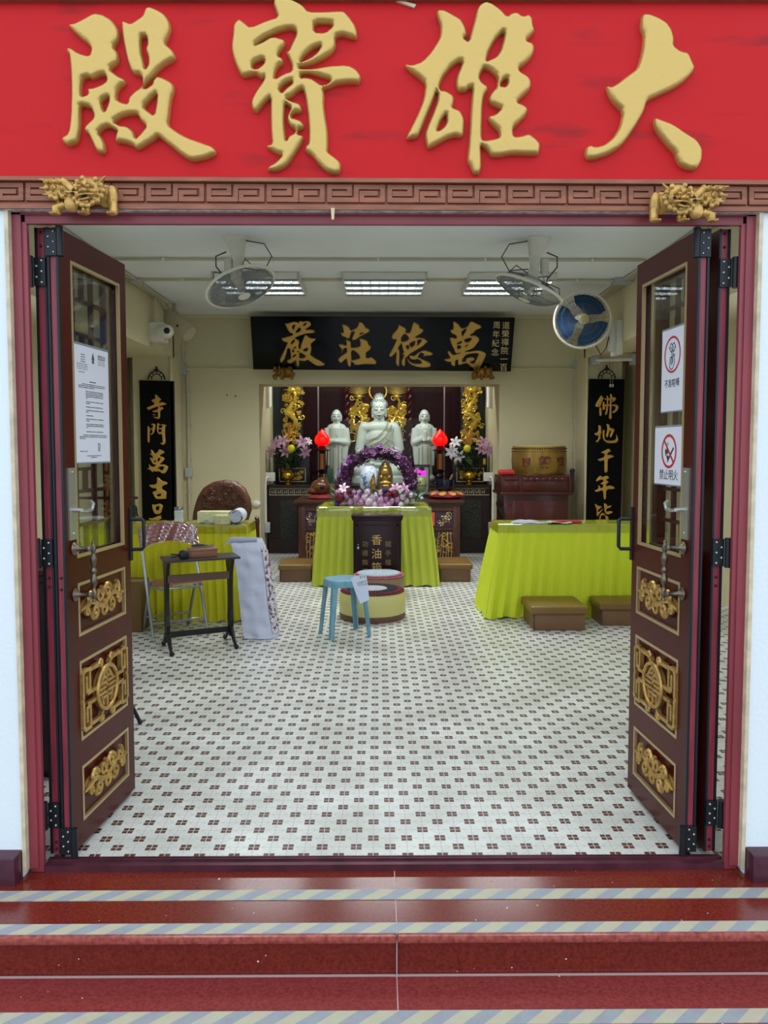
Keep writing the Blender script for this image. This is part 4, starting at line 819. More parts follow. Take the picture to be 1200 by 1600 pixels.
# couplet boards on the pillars
def board(pts, z0, name, lab, gl, cap):
    Yp = 9.50
    f = lambda x, y, h: P(x, y, Yp)+Vector((0, -h, 0))
    (xa, ya), (xb, yb), (xc, yc), (xd, yd) = pts
    r = thing('couplet_board', lab, 'board', tuple(P((xc+xd)/2, yc, Yp)), 'couplet boards on the pillars')
    B().prism(pts, f, -.045, 0).out('board_panel', M_LACQ2, r)
    for gr, ox, oy, k in gl:
        glyph(gr, ox, oy, k, f, .6, .016, 1.3, 1).out('gilt_character', M_GCH, r, sharp=60)
    cx, cy = cap; b = B(); g = lambda x, y: P(cx+x, cy+y, Yp-.0)+Vector((0, .0, 0))
    n = 12; b.tube([g(-13*math.cos(PI*i/n), -14*math.sin(PI*i/n)) for i in range(n+1)], .009, 6)
    b.tube([g(-8*math.cos(PI*i/n), -9*math.sin(PI*i/n)) for i in range(n+1)], .006, 6)
    for a in (.15, .32, .5, .68, .85): b.tube([g(-8*math.cos(PI*a), -9*math.sin(PI*a)), g(-13*math.cos(PI*a), -14*math.sin(PI*a))], .006, 5)
    b.tube([g(0, -14), g(0, -19)], .012, 6); b.tube([g(-4, -15.5), g(0, -16.5), g(4, -15.5)], .008, 6); b.sph(g(0, -19.5), .013, 8, 6)
    b.out('hanger_crest', mat('wrought_iron', '#24211e', .5, .5), r)
    return r
SI=[([(430,180),(470,190),(540,260),(600,310),(550,350),(530,385),(640,370),(735,420),(700,440),(540,475),(520,480),(400,520),(270,580),(220,510),(320,470),(420,430),(420,395),(370,370),(345,310),(450,290)],[]),
([(515,470),(545,470),(560,505),(600,480),(660,530),(640,550),(565,590),(570,760),(520,800),(440,780),(370,725),(440,745),(510,750),(510,610),(430,640),(355,600),(440,570),(505,550)],[]),([(365,670),(430,680),(470,695),(430,710),(380,695)],[])]
MEN=[([(250,960),(300,1000),(300,1040),(370,1020),(395,960),(330,930),(380,900),(450,930),(440,1060),(400,1160),(340,1200),(320,1170),(370,1150),(370,1060),(305,1070),(305,1390),(250,1370),(248,1200)],[]),
([(490,900),(530,900),(560,940),(650,920),(735,960),(690,990),(690,1200),(710,1380),(640,1460),(550,1390),(620,1395),(630,1350),(610,1170),(540,1185),(490,1120),(480,1000)],[[(520,960),(620,950),(615,1010),(530,1020)],[(515,1050),(610,1060),(600,1110),(530,1130)]])]
WAN2=[([(260,90),(300,110),(345,180),(400,150),(430,85),(480,100),(550,150),(500,180),(430,220),(520,250),(545,290),(490,350),(430,395),(540,390),(620,440),(590,520),(550,575),(490,575),(440,530),(340,540),(320,510),(318,550),(285,545),(265,510),(185,480),(240,460),(225,380),(260,430),(330,440),(370,400),(310,390),(270,320),(235,250),(320,270),(290,220),(235,170),(280,180)],[[(400,290),(460,255),(440,310),(400,340)],[(325,332),(368,305),(360,340),(330,358)],[(380,510),(440,440),(530,430),(510,510),(450,500),(430,470)]])]
GU=[([(385,640),(430,660),(490,720),(580,740),(610,785),(500,820),(490,890),(560,920),(585,960),(570,1040),(580,1080),(380,1090),(340,1040),(290,940),(370,920),(385,870),(290,870),(220,800),(330,800),(390,770)],[[(375,1000),(480,975),(460,1030),(390,1030)]])]
SHI=[([(285,1185),(350,1200),(450,1170),(515,1220),(490,1290),(470,1370),(400,1390),(340,1380),(300,1280)],[[(365,1240),(440,1220),(430,1300),(370,1320)]]),([(500,1400),(450,1440),(500,1460),(420,1510),(410,1640),(350,1640),(330,1515),(240,1500),(220,1465),(300,1470),(400,1425)],[])]
board([(217.5, 594), (271, 595.5), (276, 835), (223, 833)], 0, 'couplet_board', 'tall black board on the pillar beside the CCTV camera, gold characters starting with temple', [(SI, 215, 605, 1/16), (MEN, 215, 605, 1/16), (WAN2, 215, 695, 1/12.8), (GU, 215, 695, 1/12.8), (SHI, 215, 695, 1/12.8)], (244.5, 593.5))
FO=[([(385,195),(450,270),(400,400),(375,470),(345,500),(260,495),(235,450),(310,320)],[]),([(340,505),(400,500),(400,720),(350,720),(335,600)],[]),([(515,200),(575,240),(560,400),(560,560),(530,690),(480,690),(510,560),(530,400),(530,260)],[]),
([(610,150),(670,200),(645,300),(650,500),(640,620),(655,780),(610,810),(575,760),(600,620),(600,400),(610,280)],[]),([(440,270),(560,290),(700,235),(770,290),(720,350),(650,385),(650,350),(700,300),(560,335),(470,300)],[]),([(430,360),(480,380),(462,430),(560,420),(640,440),(760,420),(830,490),(790,590),(700,660),(650,630),(740,560),(750,480),(640,465),(520,480),(475,490),(500,540),(440,580),(415,540)],[])]
DI=[([(310,940),(390,970),(385,1080),(400,1120),(370,1200),(350,1270),(400,1230),(330,1340),(290,1390),(245,1350),(310,1310),(320,1210),(260,1210),(205,1160),(300,1130),(325,1060)],[]),([(430,1060),(480,1080),(470,1200),(480,1310),(560,1340),(720,1330),(770,1280),(755,1160),(810,1270),(810,1350),(750,1400),(540,1400),(450,1330),(420,1230)],[]),
([(510,910),(600,940),(600,1010),(690,1030),(725,1070),(690,1150),(630,1270),(595,1220),(650,1100),(600,1090),(550,1270),(500,1220),(530,1130),(540,1000)],[])]
QIAN=[([(295,155),(380,115),(460,70),(515,130),(440,160),(430,200),(520,200),(575,240),(500,265),(440,290),(440,540),(400,565),(370,530),(375,300),(290,335),(230,290),(310,270),(375,245),(380,180)],[])]
NIAN=[([(285,610),(340,650),(420,610),(480,660),(400,700),(470,740),(410,790),(405,830),(500,810),(580,850),(570,885),(410,890),(405,1090),(360,1100),(345,900),(215,950),(175,920),(260,880),(245,800),(300,840),(290,870),(345,860),(350,800),(290,780),(340,750),(360,720),(320,690),(215,740),(205,710)],[])]
JIE=[([(180,1170),(250,1220),(330,1230),(300,1270),(250,1300),(245,1360),(370,1260),(280,1370),(240,1440),(215,1400),(220,1300),(190,1230)],[]),([(360,1160),(430,1190),(430,1230),(525,1205),(490,1260),(410,1280),(415,1340),(500,1320),(550,1345),(500,1380),(420,1400),(380,1350),(372,1265)],[]),
([(320,1360),(370,1370),(385,1405),(460,1440),(460,1680),(400,1680),(400,1430),(330,1400),(300,1440),(290,1680),(265,1680),(270,1440)],[]),([(295,1490),(398,1490),(398,1510),(295,1510)],[])]
board([(921.5, 592), (976, 592.5), (969, 833), (915, 833)], 0, 'couplet_board', 'tall black board on the pillar behind the blue wall fan, gold characters starting with Buddha', [(FO, 915, 605, 1/16), (DI, 915, 605, 1/16), (QIAN, 915, 695, 1/12.8), (NIAN, 915, 695, 1/12.8), (JIE, 915, 695, 1/12.8)], (948, 591.5))
r = thing('hanging_plug', 'small white plugs hanging on two thin wires before the board with the Buddha character', 'plug', tuple(P(955, 603, 9.42)))
b = B(); b.tube([P(954, 545, 9.42), P(953.5, 600, 9.42)], .004, 5); b.tube([P(958, 545, 9.42), P(957, 600, 9.42)], .004, 5); b.out('wire', mat('thin_wire', '#8a7d63', .6), r)
b = B(); b.bbox(P(952, 605, 9.43), P(955.2, 600, 9.40), .003); b.bbox(P(955.8, 605, 9.43), P(959, 600, 9.40), .003); b.out('white_plug', M_WHITE, r)
# tube lamp low on the side beam
q0, q1 = P(930, 563, 9.35), P(990, 561, 9.0); r = thing('batten_lamp', 'short white batten fitting on the pillar above the board with the Buddha character', 'lamp', tuple(q0))
b = B(); b.tube([q0, q1], .022, 10); b.out('lamp_tube', M_WHITE, r); b = B(); b.bbox(q0-Vector((.03, .03, .05)), q0+Vector((.06, .14, .05)), .006); b.bbox(q1-Vector((.02, .04, .06)), q1+Vector((.12, .10, .06)), .006); b.out('end_box', mat('grey_box', '#a9b0b3', .5), r)

# ================================================================ ALTAR NICHE
M_ALT = mat('altar_dark_wood', '#261012', .35, noise=.3, nscale=6, stretch=(1, 1, .3)); M_MAR = mat('altar_maroon_lacquer', '#4a1216', .3, noise=.3, nscale=5)
M_NAVY = mat('dark_navy_panel', '#1c222c', .5); M_RELF = mat('dark_green_relief', '#26271c', .5, noise=.6, nscale=25, bump=1.0, bscale=28)
M_GILT = mat('niche_gilt', '#efc654', .3, .6, noise=.2, nscale=30)
CF = 10.52; zc = P(600, 758, CF).z
r = thing('altar_counter', 'long dark altar counter with a pale key-pattern band filling the niche', 'altar', (0, CF, 0))
b = B(); b.box((NXL+.03, CF+.03, 0), (NXR-.03, 12.0, zc-.03)); b.bbox((NXL+.02, CF-.03, zc-.03), (NXR-.02, 12.0, zc), .006); b.box((NXL+.03, CF+.0, 0), (NXR-.03, CF+.03, .20)); b.out('counter_body', M_ALT, r)
za, zb_ = P(600, 763.5, CF).z, P(600, 772.5, CF).z
M_BONE = mat('pale_key_inlay', '#a59a7c', .5)
b = B(); x = NXL+.05
while x < NXR-.12:
    f = lambda a, c, h, x=x: Vector((x+a, CF+.029-h, zb_+c)); H_ = za-zb_
    b.path([(0, .006), (0, H_-.006), (.062, H_-.006), (.062, H_*.3), (.03, H_*.3), (.03, H_*.6)], .0095, f, 0, .012); x += .085
b.box((NXL+.04, CF+.016, za), (NXR-.04, CF+.03, za+.012)); b.box((NXL+.04, CF+.016, zb_-.014), (NXR-.04, CF+.03, zb_-.002)); b.out('key_pattern_band', M_BONE, r)
for xa, xb in ((P(438, 800, CF).x, P(464, 800, CF).x), (P(722, 800, CF).x, P(752, 800, CF).x)):
    b = B(); b.box((xa, CF+.012, P(600, 862, CF).z), (xb, CF+.031, P(600, 781, CF).z)); b.out('relief_panel', M_RELF, r)
# back wall of the niche: screen with dragons, twisted posts
r = thing('carved_screen', 'maroon and gold dragon screen standing behind the seated marble Buddha', 'screen', (P(590, 700, 11.99).x, 11.99, zc))
ysn = 11.99; sw = P(634, 650, ysn).x-P(590, 650, ysn).x; sx0 = P(590.5, 650, ysn).x
b = B(); b.box((sx0-sw, ysn, zc), (sx0+sw, ysn+.06, NZT+.35)); b.out('screen_panel', mat('screen_maroon', '#4a1a14', .5, noise=.5, nscale=12, spec=.1), r)
b = B(); b.tube([(sx0+.135*math.cos(2*PI*k/32), ysn-.05, P(590, 612, ysn).z+.135*math.sin(2*PI*k/32)) for k in range(32)], .014, 8, closed=True); b.out('halo_ring', M_GILT, r)
rnd = random.Random(11)
def dragon(cx, top, bot, amp, turns, y, rr, par, name='dragon_carving', w=.05, seed=1, mt=None):
    g = B(); rd = random.Random(seed); n = 46; pts = []
    for i in range(n+1):
        t = i/n; z = top+(bot-top)*t; a = turns*2*PI*t; pts.append(Vector((cx+amp*math.sin(a)*(.75+.25*math.sin(3*a)), y-.03-.02*math.cos(a), z+.02*math.cos(2*a))))
    g.tube(pts, [rr*(.7+.5*math.sin(PI*i/n)) for i in range(n+1)], 8)
    g.sph(pts[0]+Vector((0, -.03, 0)), (rr*2, rr*1.6, rr*1.6), 10, 8)
    for k in range(6): a = k*PI/3; g.cyl(pts[0]+Vector((0, -.03, 0)), pts[0]+Vector((math.cos(a)*rr*3.6, -.05, math.sin(a)*rr*3.6)), rr*.5, rr*.1, 6)
    for i in range(3, n, 3):
        s = 1 if rd.random() < .5 else -1
        p = pts[i]; q = p+Vector((s*rd.uniform(.5, 1.2)*w, rd.uniform(-.03, .02), rd.uniform(-.6, .6)*w)); g.cyl(p, q, rr*.45, rr*.3, 6)
        sp = spiral(q.x, q.z, w*rd.uniform(.3, .55), rd.uniform(0, 6), 1.1, 8, s); g.tube([Vector((u, q.y, v)) for u, v in sp], rr*.34, 5)
    return g.out(name, mt or M_GILT, par)
for sx in (-1, 1):
    X_ = sx0+sx*sw*.66
    dragon(X_, P(590, 622, ysn).z, P(590, 700, ysn).z, .065, 1.6*sx, ysn-.02, .024, r, seed=5, w=.09)
    g = B(); rd = random.Random(21)
    for i in range(46): g.tube([Vector((X_+u, ysn-.03-rd.uniform(0, .03), P(590, 655, ysn).z+v-.0)) for u, v in spiral(rd.uniform(-.13, .13), rd.uniform(-.16, .22), .04, rd.uniform(0, 6), 1.2, 8)], .014, 5)
    g.out('cloud_scroll', M_GILT, r)
    g = B(); 
    for k in range(14): a = PI*.1+k*PI*.8/13; g.cyl((X_, ysn-.02, P(590, 618, ysn).z), (X_+.19*math.cos(a), ysn-.03, P(590, 618, ysn).z+.22*math.sin(a)), .012, .004, 5)
    g.out('flame_rays', mat('dull_gilt', '#8a6d2c', .4, .6), r)
    post = B(); xp = sx0+sx*(sw+.05); zt_ = NZT+.35
    for ph in (0, PI): post.tube([(xp+.028*math.cos(z*26*1.0+ph), ysn-.02+.028*math.sin(z*26+ph), z) for z in np.arange(zc, zt_, .025)], .03, 8)
    post.out('twisted_post', M_MAR, r)
# glass in front of statues
YG = 10.95; gxs = [NXL+.02, P(497.5, 680, YG).x, P(694, 680, YG).x, NXR-.02]; M_GL2 = glass_mat('altar_glass', '#fafcfb', .005, k=.10)
r = thing('glass_partition', 'clear glass partition in three panes standing on the altar counter before the statues', 'glass', (0, YG, zc))
for a, c in zip(gxs, gxs[1:]): b = B(); b.box((a+.004, YG, zc), (c-.004, YG+.008, NZT+.45)); b.out('glass_pane', M_GL2, r)
for a in gxs[1:3]: b = B(); b.box((a-.009, YG-.003, zc), (a+.009, YG+.011, NZT+.45)); b.out('glass_joint', mat('silvery_joint', '#7d6f70', .3, .4), r)
# side columns: navy board + gilt dragon
for px0, px1, pn0, pn1, lab in ((443, 471, 427, 443, 'gilt dragon column in the niche above the pink lilies'), (722, 750, 750, 767, 'gilt dragon column in the niche above the white lilies')):
    Yk = 11.25; xa, xb = P(px0, 650, Yk).x, P(px1, 650, Yk).x; r = thing('dragon_column', lab, 'column', ((xa+xb)/2, Yk, zc), 'dragon columns in the niche')
    b = B(); b.bbox((xa-.02, Yk, zc), (xb+.02, Yk+.08, NZT+.35), .008); b.out('column_board', mat('near_black_wood', '#120d0f', .35), r)
    dragon((xa+xb)/2, P(450, 612, Yk).z, P(450, 690, Yk).z, .075, 1.9, Yk-.02, .03, r, seed=8 if px0 < 600 else 9, w=.10)
    g = B(); rd = random.Random(px0)
    for i in range(95):
        z = rd.uniform(P(450, 694, Yk).z, P(450, 596, Yk).z); x_ = (xa+xb)/2+rd.uniform(-.12, .12); g.tube([Vector((u, Yk-.02-rd.uniform(0, .03), v)) for u, v in spiral(x_, z, rd.uniform(.018, .036), rd.uniform(0, 6), 1.2, 8)], .011, 5)
    g.out('cloud_scroll', M_GILT, r)
    Yk2 = 11.3; xa, xb = P(pn0, 650, Yk2).x-.02*(px0 < 600), P(pn1, 650, Yk2).x+.02*(px0 > 600); b = B(); b.box((xa, Yk2, zc), (xb, Yk2+.04, NZT+.35)); struct(b.out('niche_side_wall', M_NAVY))
# gold boxed panels behind the vases
for x0p, x1p, lab in ((436, 478, 'black chest with a gold framed panel behind the vase of pink lilies'), (713, 756, 'black chest with a gold framed panel behind the vase of white lilies')):
    Yq = 10.80; a, c = P(x0p, 731, Yq), P(x1p, 753, Yq); lo = P(x0p, 758, Yq).z
    r = thing('altar_chest', lab, 'chest', ((a.x+c.x)/2, Yq, zc), 'black chests on the altar counter')
    b = B(); b.bbox((a.x-.05, Yq, zc), (c.x+.05, Yq+.12, a.z+.30), .008); b.out('chest_body', mat('near_black_wood', '#120d0f', .35), r)
    b = B(); t = .012
    for q in (((a.x, c.z), (c.x, c.z+t)), ((a.x, a.z-t), (c.x, a.z)), ((a.x, c.z), (a.x+t, a.z)), ((c.x-t, c.z), (c.x, a.z))): b.box((q[0][0], Yq-.012, q[0][1]), (q[1][0], Yq, q[1][1]))
    b.out('gold_frame', M_BEAD, r)
    g = B(); rd = random.Random(x0p)
    for i in range(26): g.tube([Vector((u, Yq-.012, v)) for u, v in spiral(rd.uniform(a.x+.04, c.x-.04), rd.uniform(c.z+.04, a.z-.04), rd.uniform(.015, .03), rd.uniform(0, 6), 1.2, 8)], .006, 5)
    g.out('gold_scrollwork', M_GILT, r)
    for px in (x0p-1, x1p+1) if x0p > 600 else (): b = B(); z = P(px, 721, Yq).z; b.bbox((P(px, 721, Yq).x-.02, Yq-.02, z-.045), (P(px, 721, Yq).x+.02, Yq, z+.045), .006); b.out('gold_tag', M_GILT, r)
# lamps of the niche: upright battens on the side walls and an added unseen tube under its ceiling
for px, sx, lab in ((417, -1, 'upright white batten lamp on the niche side wall near the pink lilies'), (770, 1, 'upright white batten lamp on the niche side wall near the white lilies')):
    xx = NXL+.0 if sx < 0 else NXR-.0; Yv = 10.62; z1_, z0_ = P(600, 606, Yv).z, P(600, 638, Yv).z; q = thing('batten_lamp', lab, 'lamp', (xx, Yv, z0_), 'niche side lamps')
    b = B(); b.bbox((xx-sx*.001, Yv-.03, z0_), (xx-sx*.045, Yv+.03, z1_+.25), .006); b.out('lamp_body', M_WHITE, q); b = B(); b.cyl((xx-sx*.06, Yv, z0_+.02), (xx-sx*.06, Yv, z1_+.23), .014, seg=10); b.out('lamp_tube', mat('niche_tube', '#fff8f0', .5, emit='#fff4e4', estr=.25), q)
q = thing('added_niche_lamp', 'added unseen tube lamp under the niche ceiling lighting the marble statues', 'lamp', (0, 10.62, NZT+.42)); b = B(); b.bbox((-1.2, 10.58, NZT+.42), (1.2, 10.68, NZT+.49), .006); b.out('lamp_body', M_WHITE, q)
b = B(); b.cyl((-1.15, 10.64, NZT+.40), (1.15, 10.64, NZT+.40), .016, seg=10); b.out('lamp_tube', mat('added_niche_tube', '#fff8f0', .5, emit='#fff4e4', estr=8), q)
ld = bpy.data.lights.new('tube_light', 'AREA'); ld.shape = 'RECTANGLE'; ld.size = 2.2; ld.size_y = .05; ld.energy = 24; ld.color = (.93, 1, .97)  # area light of the added niche lamp, brightens the statues
lo_ = bpy.data.objects.new('tube_light', ld); C.objects.link(lo_); lo_.parent = q; lo_.location = Vector((0, .02, -.04)); lo_.rotation_euler = (math.radians(30), 0, 0)
# ---------------- marble statues
M_MARB = mat('white_marble', '#cfd6d0', .35, noise=.10, nscale=6, sss=0); M_FACE = mat('dark_face_line', '#23201e', .6); M_LIP = mat('statue_lip', '#6a2f35', .5); M_TRIM = mat('gilt_robe_trim', '#a89a74', .5)
M_MARB2 = mat('marble_hair', '#7d8681', .5, bump=.8, bscale=90)
def fig(Y0):
    k = Y0/1200
    def c(x, y, d=0.0): return P(x, y, Y0)+Vector((0, -d*k, 0))
    return c, k
def head(g, c, k, x, y, hw, hh, d=0, monk=False):
    S = lambda X_, Y_, rx, rz, dd, ry=None: g.sph(c(X_, Y_, d+dd), (rx*k, (ry or rx)*k, rz*k), 16, 12)
    S(x, y, hw, hh, 0, hw*1.05); S(x, y+hh*.45, hw*.78, hh*.55, hw*.12, hw*.8)
    S(x, y+hh*.18, hw*.13, hh*.25, hw*1.0, hw*.22); S(x, y+hh*.33, hw*.2, hh*.09, hw*.98, hw*.2)      # nose
    for s in (-1, 1):
        S(x+s*hw*.42, y-hh*.02, hw*.3, hh*.10, hw*.80, hw*.18); S(x+s*hw*.42, y-hh*.2, hw*.33, hh*.06, hw*.86, hw*.16)
        S(x+s*hw*1.02, y+hh*.2, hw*.13, hh*.42, -hw*.05, hw*.3); S(x+s*hw*1.0, y+hh*.68, hw*.12, hh*.2, 0, hw*.2)
        S(x+s*hw*.5, y+hh*.4, hw*.32, hh*.25, hw*.55, hw*.3)
    S(x, y+hh*.56, hw*.28, hh*.07, hw*.93, hw*.2); S(x, y+hh*.66, hw*.22, hh*.06, hw*.9, hw*.2); S(x, y+hh*.86, hw*.3, hh*.13, hw*.65, hw*.3)
def face_lines(c, k, x, y, hw, hh, d, par, dd=1.0):
    b = B()
    for s in (-1, 1):
        b.tube([c(x+s*hw*(.2+.11*i), y+hh*(.05+.05*math.sin(PI*i/4)), d+hw*(1.03-.05*i)) for i in range(5)], hh*.042*k, 5)
        b.tube([c(x+s*hw*(.14+.14*i), y-hh*(.18+.08*math.sin(PI*i/4)), d+hw*(1.08-.06*i)) for i in range(5)], hh*.028*k, 5)
    b.out('eye_and_brow_lines', M_FACE, par)
    b = B(); b.tube([c(x+hw*.28*(i-2)/2, y+hh*(.60+.02*abs(i-2)), d+hw*(1.16-.03*abs(i-2))) for i in range(5)], [hh*.03*k, hh*.055*k, hh*.06*k, hh*.055*k, hh*.03*k], 6); b.out('lips', M_LIP, par)
def robe_folds(b, c, k, lines, r):
    for l in lines: b.tube([c(*p) for p in l], r*k, 5)
# seated Buddha
Yb = 11.42; c, k = fig(Yb); cx = 592
root = thing('seated_buddha_statue', 'large white marble Buddha seated in the middle of the niche', 'statue', tuple(c(592, 757)))
g = B(); S = lambda x, y, rx, rz, d=0, ry=None, rot=None: g.sph(c(x, y, d), (rx*k, (ry or rx)*k, rz*k), 18, 12, rot)
head(g, c, k, 592.5, 640, 10.6, 15.5, 3)
S(592.5, 632, 12.5, 10, 0, 12); S(592.5, 622, 7.5, 6.5, 0, 7.5)
g.cyl(c(592.5, 652), c(592.5, 664), 8*k, 9*k, 16); S(592.5, 668, 24, 11, 0, 11); S(592.5, 690, 21, 26, 0, 14); S(592, 712, 22, 14, 2, 16)
for s in (-1, 1):
    S(592.5+s*23, 668, 8.5, 9, 0, 9); 
g.cyl(c(568, 668), c(561, 705, 3), 8*k, 7*k, 14); g.cyl(c(561, 705, 3), c(575, 722, 20), 7*k, 5*k, 12); g.cyl(c(617, 668), c(623, 705, 4), 9*k, 9*k, 14); g.cyl(c(623, 705, 4), c(604, 716, 20), 9*k, 6*k, 12)
S(614, 712, 9, 14, 8, 10)
for s in (-1, 1): g.cyl(c(592.5+s*8, 732, 4), c(592.5+s*34, 733, 14), 14*k, 11*k, 16); S(592.5+s*35, 733, 10, 12, 12, 11); g.cyl(c(592.5+s*36, 735, 14), c(592.5-s*10, 738, 26), 9*k, 8*k, 14)
S(592.5, 738, 42, 12, 8, 24); S(592.5, 726, 10, 4, 24, 8); g.cyl(c(592.5, 744), c(592.5, 757)+Vector((0, 0, .015)), 42*k, 44*k, 28)
blob(g, 'statue_body', M_MARB, root, voxel=.011, smooth=2)
g = B()
for i in range(150):
    a = i*2.39996; t = (i+.5)/150; z = 1-t*1.25; rr = math.sqrt(max(0, 1-z*z)) if abs(z) < 1 else 0
    X_, Y_, Z_ = rr*math.cos(a), rr*math.sin(a), z
    if Y_ < -.55 and z < .45: continue
    g.sph(c(592.5, 633)+Vector((X_*12.6*k, Y_*12.2*k, Z_*10.5*k)), 1.25*k, 6, 4)
for i in range(30):
    a = i*2.39996; z = 1-(i+.5)/30*.9; rr = math.sqrt(1-z*z); g.sph(c(592.5, 621.5)+Vector((rr*math.cos(a)*7.6*k, rr*math.sin(a)*7.6*k, z*6.8*k)), 1.15*k, 6, 4)
g.out('curled_hair', M_MARB2, root)
face_lines(c, k, 592.5, 640, 10.6, 15.5, 3, root); b = B(); b.sph(c(592.5, 634, 14.2), .7*k, 8, 6); b.out('forehead_mark', M_LIP, root)
g = B(); robe_folds(g, c, k, [[(606, 660, 9), (601, 672, 13), (590, 683, 15.5), (577, 688, 12), (572, 688, 8)], [(612, 664, 8), (606, 678, 13), (594, 690, 16), (578, 696, 13)], [(615, 670, 9), (608, 686, 14), (594, 700, 17), (578, 703, 14)], [(603, 686, 15), (612, 690, 13), (616, 694, 12)], [(600, 693, 16), (610, 698, 15), (616, 700, 13)], [(600, 700, 17), (610, 705, 16), (616, 707, 15)], [(598, 708, 18), (608, 712, 18), (617, 714, 16)], [(580, 712, 16), (592, 706, 18), (600, 700, 17)]], .75)
for s in range(5): g.tube([c(624+.6*i+s*.3, 672+s*9+i*2, 7+1.2*s-i*.6) for i in range(4)], .6*k, 5)
g.out('robe_folds', M_TRIM, root)
# standing monks
def monk(x0, lab, praying):
    Y1 = 11.38; c, k = fig(Y1); root = thing('standing_monk_statue', lab, 'statue', tuple(c(x0, 757)), 'marble attendants in the niche')
    g = B(); S = lambda x, y, rx, rz, d=0, ry=None: g.sph(c(x, y, d), (rx*k, (ry or rx)*k, rz*k), 16, 12)
    head(g, c, k, x0, 650, 7.6, 10.2, 1); g.cyl(c(x0, 656), c(x0, 665), 5*k, 6*k, 14); S(x0, 668, 15, 7, 0, 8)
    g.cyl(c(x0, 668), c(x0, 700), 13*k, 14*k, 18); g.cyl(c(x0, 700), c(x0, 745), 14*k, 13*k, 18); S(x0, 747, 17, 8.5, 2, 13)
    for s in (-1, 1):
        g.cyl(c(x0+s*14, 669), c(x0+s*15.5, 690, 2), 5.5*k, 6.5*k, 12); S(x0+s*16, 692, 5.8, 7, 3, 6); g.cyl(c(x0+s*15, 692, 5), c(x0+s*3, 686 if praying else 690, 14), 6*k, 4*k, 12)
        g.cyl(c(x0+s*14, 694, 4), c(x0+s*12, 728, 5), 5.5*k, 4*k, 12)
    if praying: g.cyl(c(x0+1, 690, 15), c(x0+1, 674, 15), 2.6*k, 1.4*k, 8)
    else: S(x0, 690, 6, 3.5, 15, 4)
    blob(g, 'statue_body', M_MARB, root, voxel=.010, smooth=2)
    face_lines(c, k, x0, 650, 7.6, 10.2, 1, root)
    g = B(); robe_folds(g, c, k, [[(x0-7, 665, 7), (x0-2, 675, 12), (x0+2, 684, 14)], [(x0+7, 665, 7), (x0+3, 673, 11), (x0-1, 680, 13)], [(x0-4, 696, 15), (x0-4, 720, 14.5), (x0-4, 742, 13)], [(x0+4, 696, 15), (x0+4, 720, 14.5), (x0+4, 742, 13)], [(x0-9, 700, 11.5), (x0-10, 742, 10)], [(x0+9, 700, 11.5), (x0+10, 742, 10)]], .6)
    g.out('robe_folds', M_TRIM, root)
monk(526, 'white marble standing monk with hands folded in his sleeves', False); monk(663, 'white marble standing monk with palms pressed together in prayer', True)
# ================================================================ OBJECTS ON THE ALTAR COUNTER
M_LOT = mat('red_glass_lotus', '#e00a05', .25, emit='#ff0504', estr=.85); M_BLKW = mat('black_lacquer_wood', '#14100f', .3)
for px, lab in ((503.5, 'red glowing lotus-bud lamp on a dark lantern stand beside the pineapple'), (687.5, 'red glowing lotus-bud lamp on a dark lantern stand behind the dark singing bowl')):
    Y = 10.68; c, k = fig(Y); r = thing('lotus_lamp', lab, 'lamp', tuple(c(px, 757)), 'lotus lamps on the altar')
    o = P(px, 697, Y); b = B(); b.lathe([(0, 0), (6*k, .2*k), (11*k, 4*k), (12.3*k, 9*k), (11*k, 14*k), (6.6*k, 20*k), (2.2*k, 25*k), (0, 27.5*k)], o, 24); b.out('lotus_bud', M_LOT, r)
    b = B(); base = P(px, 757, Y); H_ = (o.z-base.z); b.lathe([(0, 0), (10*k, 0), (11*k, 2*k), (7*k, 5*k), (4*k, 9*k), (6.5*k, 13*k), (4*k, 17*k), (8*k, 22*k)], base, 16)
    b.lathe([(11*k, 0), (12*k, 1.5*k), (8*k, 3*k), (5*k, 6*k), (3*k, 8*k)], o-Vector((0, 0, 7.5*k)), 16)
    for a in range(6): an = a*PI/3; b.cyl(base+Vector((8*k*math.cos(an), 8*k*math.sin(an), 22*k)), o+Vector((8*k*math.cos(an), 8*k*math.sin(an), -6*k)), .9*k, seg=6)
    b.out('lantern_stand', M_BLKW, r); b = B(); b.cyl(base+Vector((0, 0, 24*k)), o+Vector((0, 0, -12*k)), 4.8*k, seg=14); b.out('lantern_core', mat('amber_panel', '#b0612a', .4, .3), r)
M_BRASS = mat('polished_brass', '#c79a34', .2, .85); M_LEAF = mat('dark_leaf', '#1f3a22', .5, noise=.4, nscale=20); M_LEAF2 = mat('fresh_leaf', '#4d6d33', .5)
M_PINK = mat('pink_lily', '#cf9fb8', .5, noise=.2, nscale=30); M_WLILY = mat('white_lily', '#e6dfe4', .5); M_YEL = mat('yellow_chrysanthemum', '#d9d21a', .6, bump=.6, bscale=60); M_ORG = mat('orange_spray', '#c98a2a', .5)
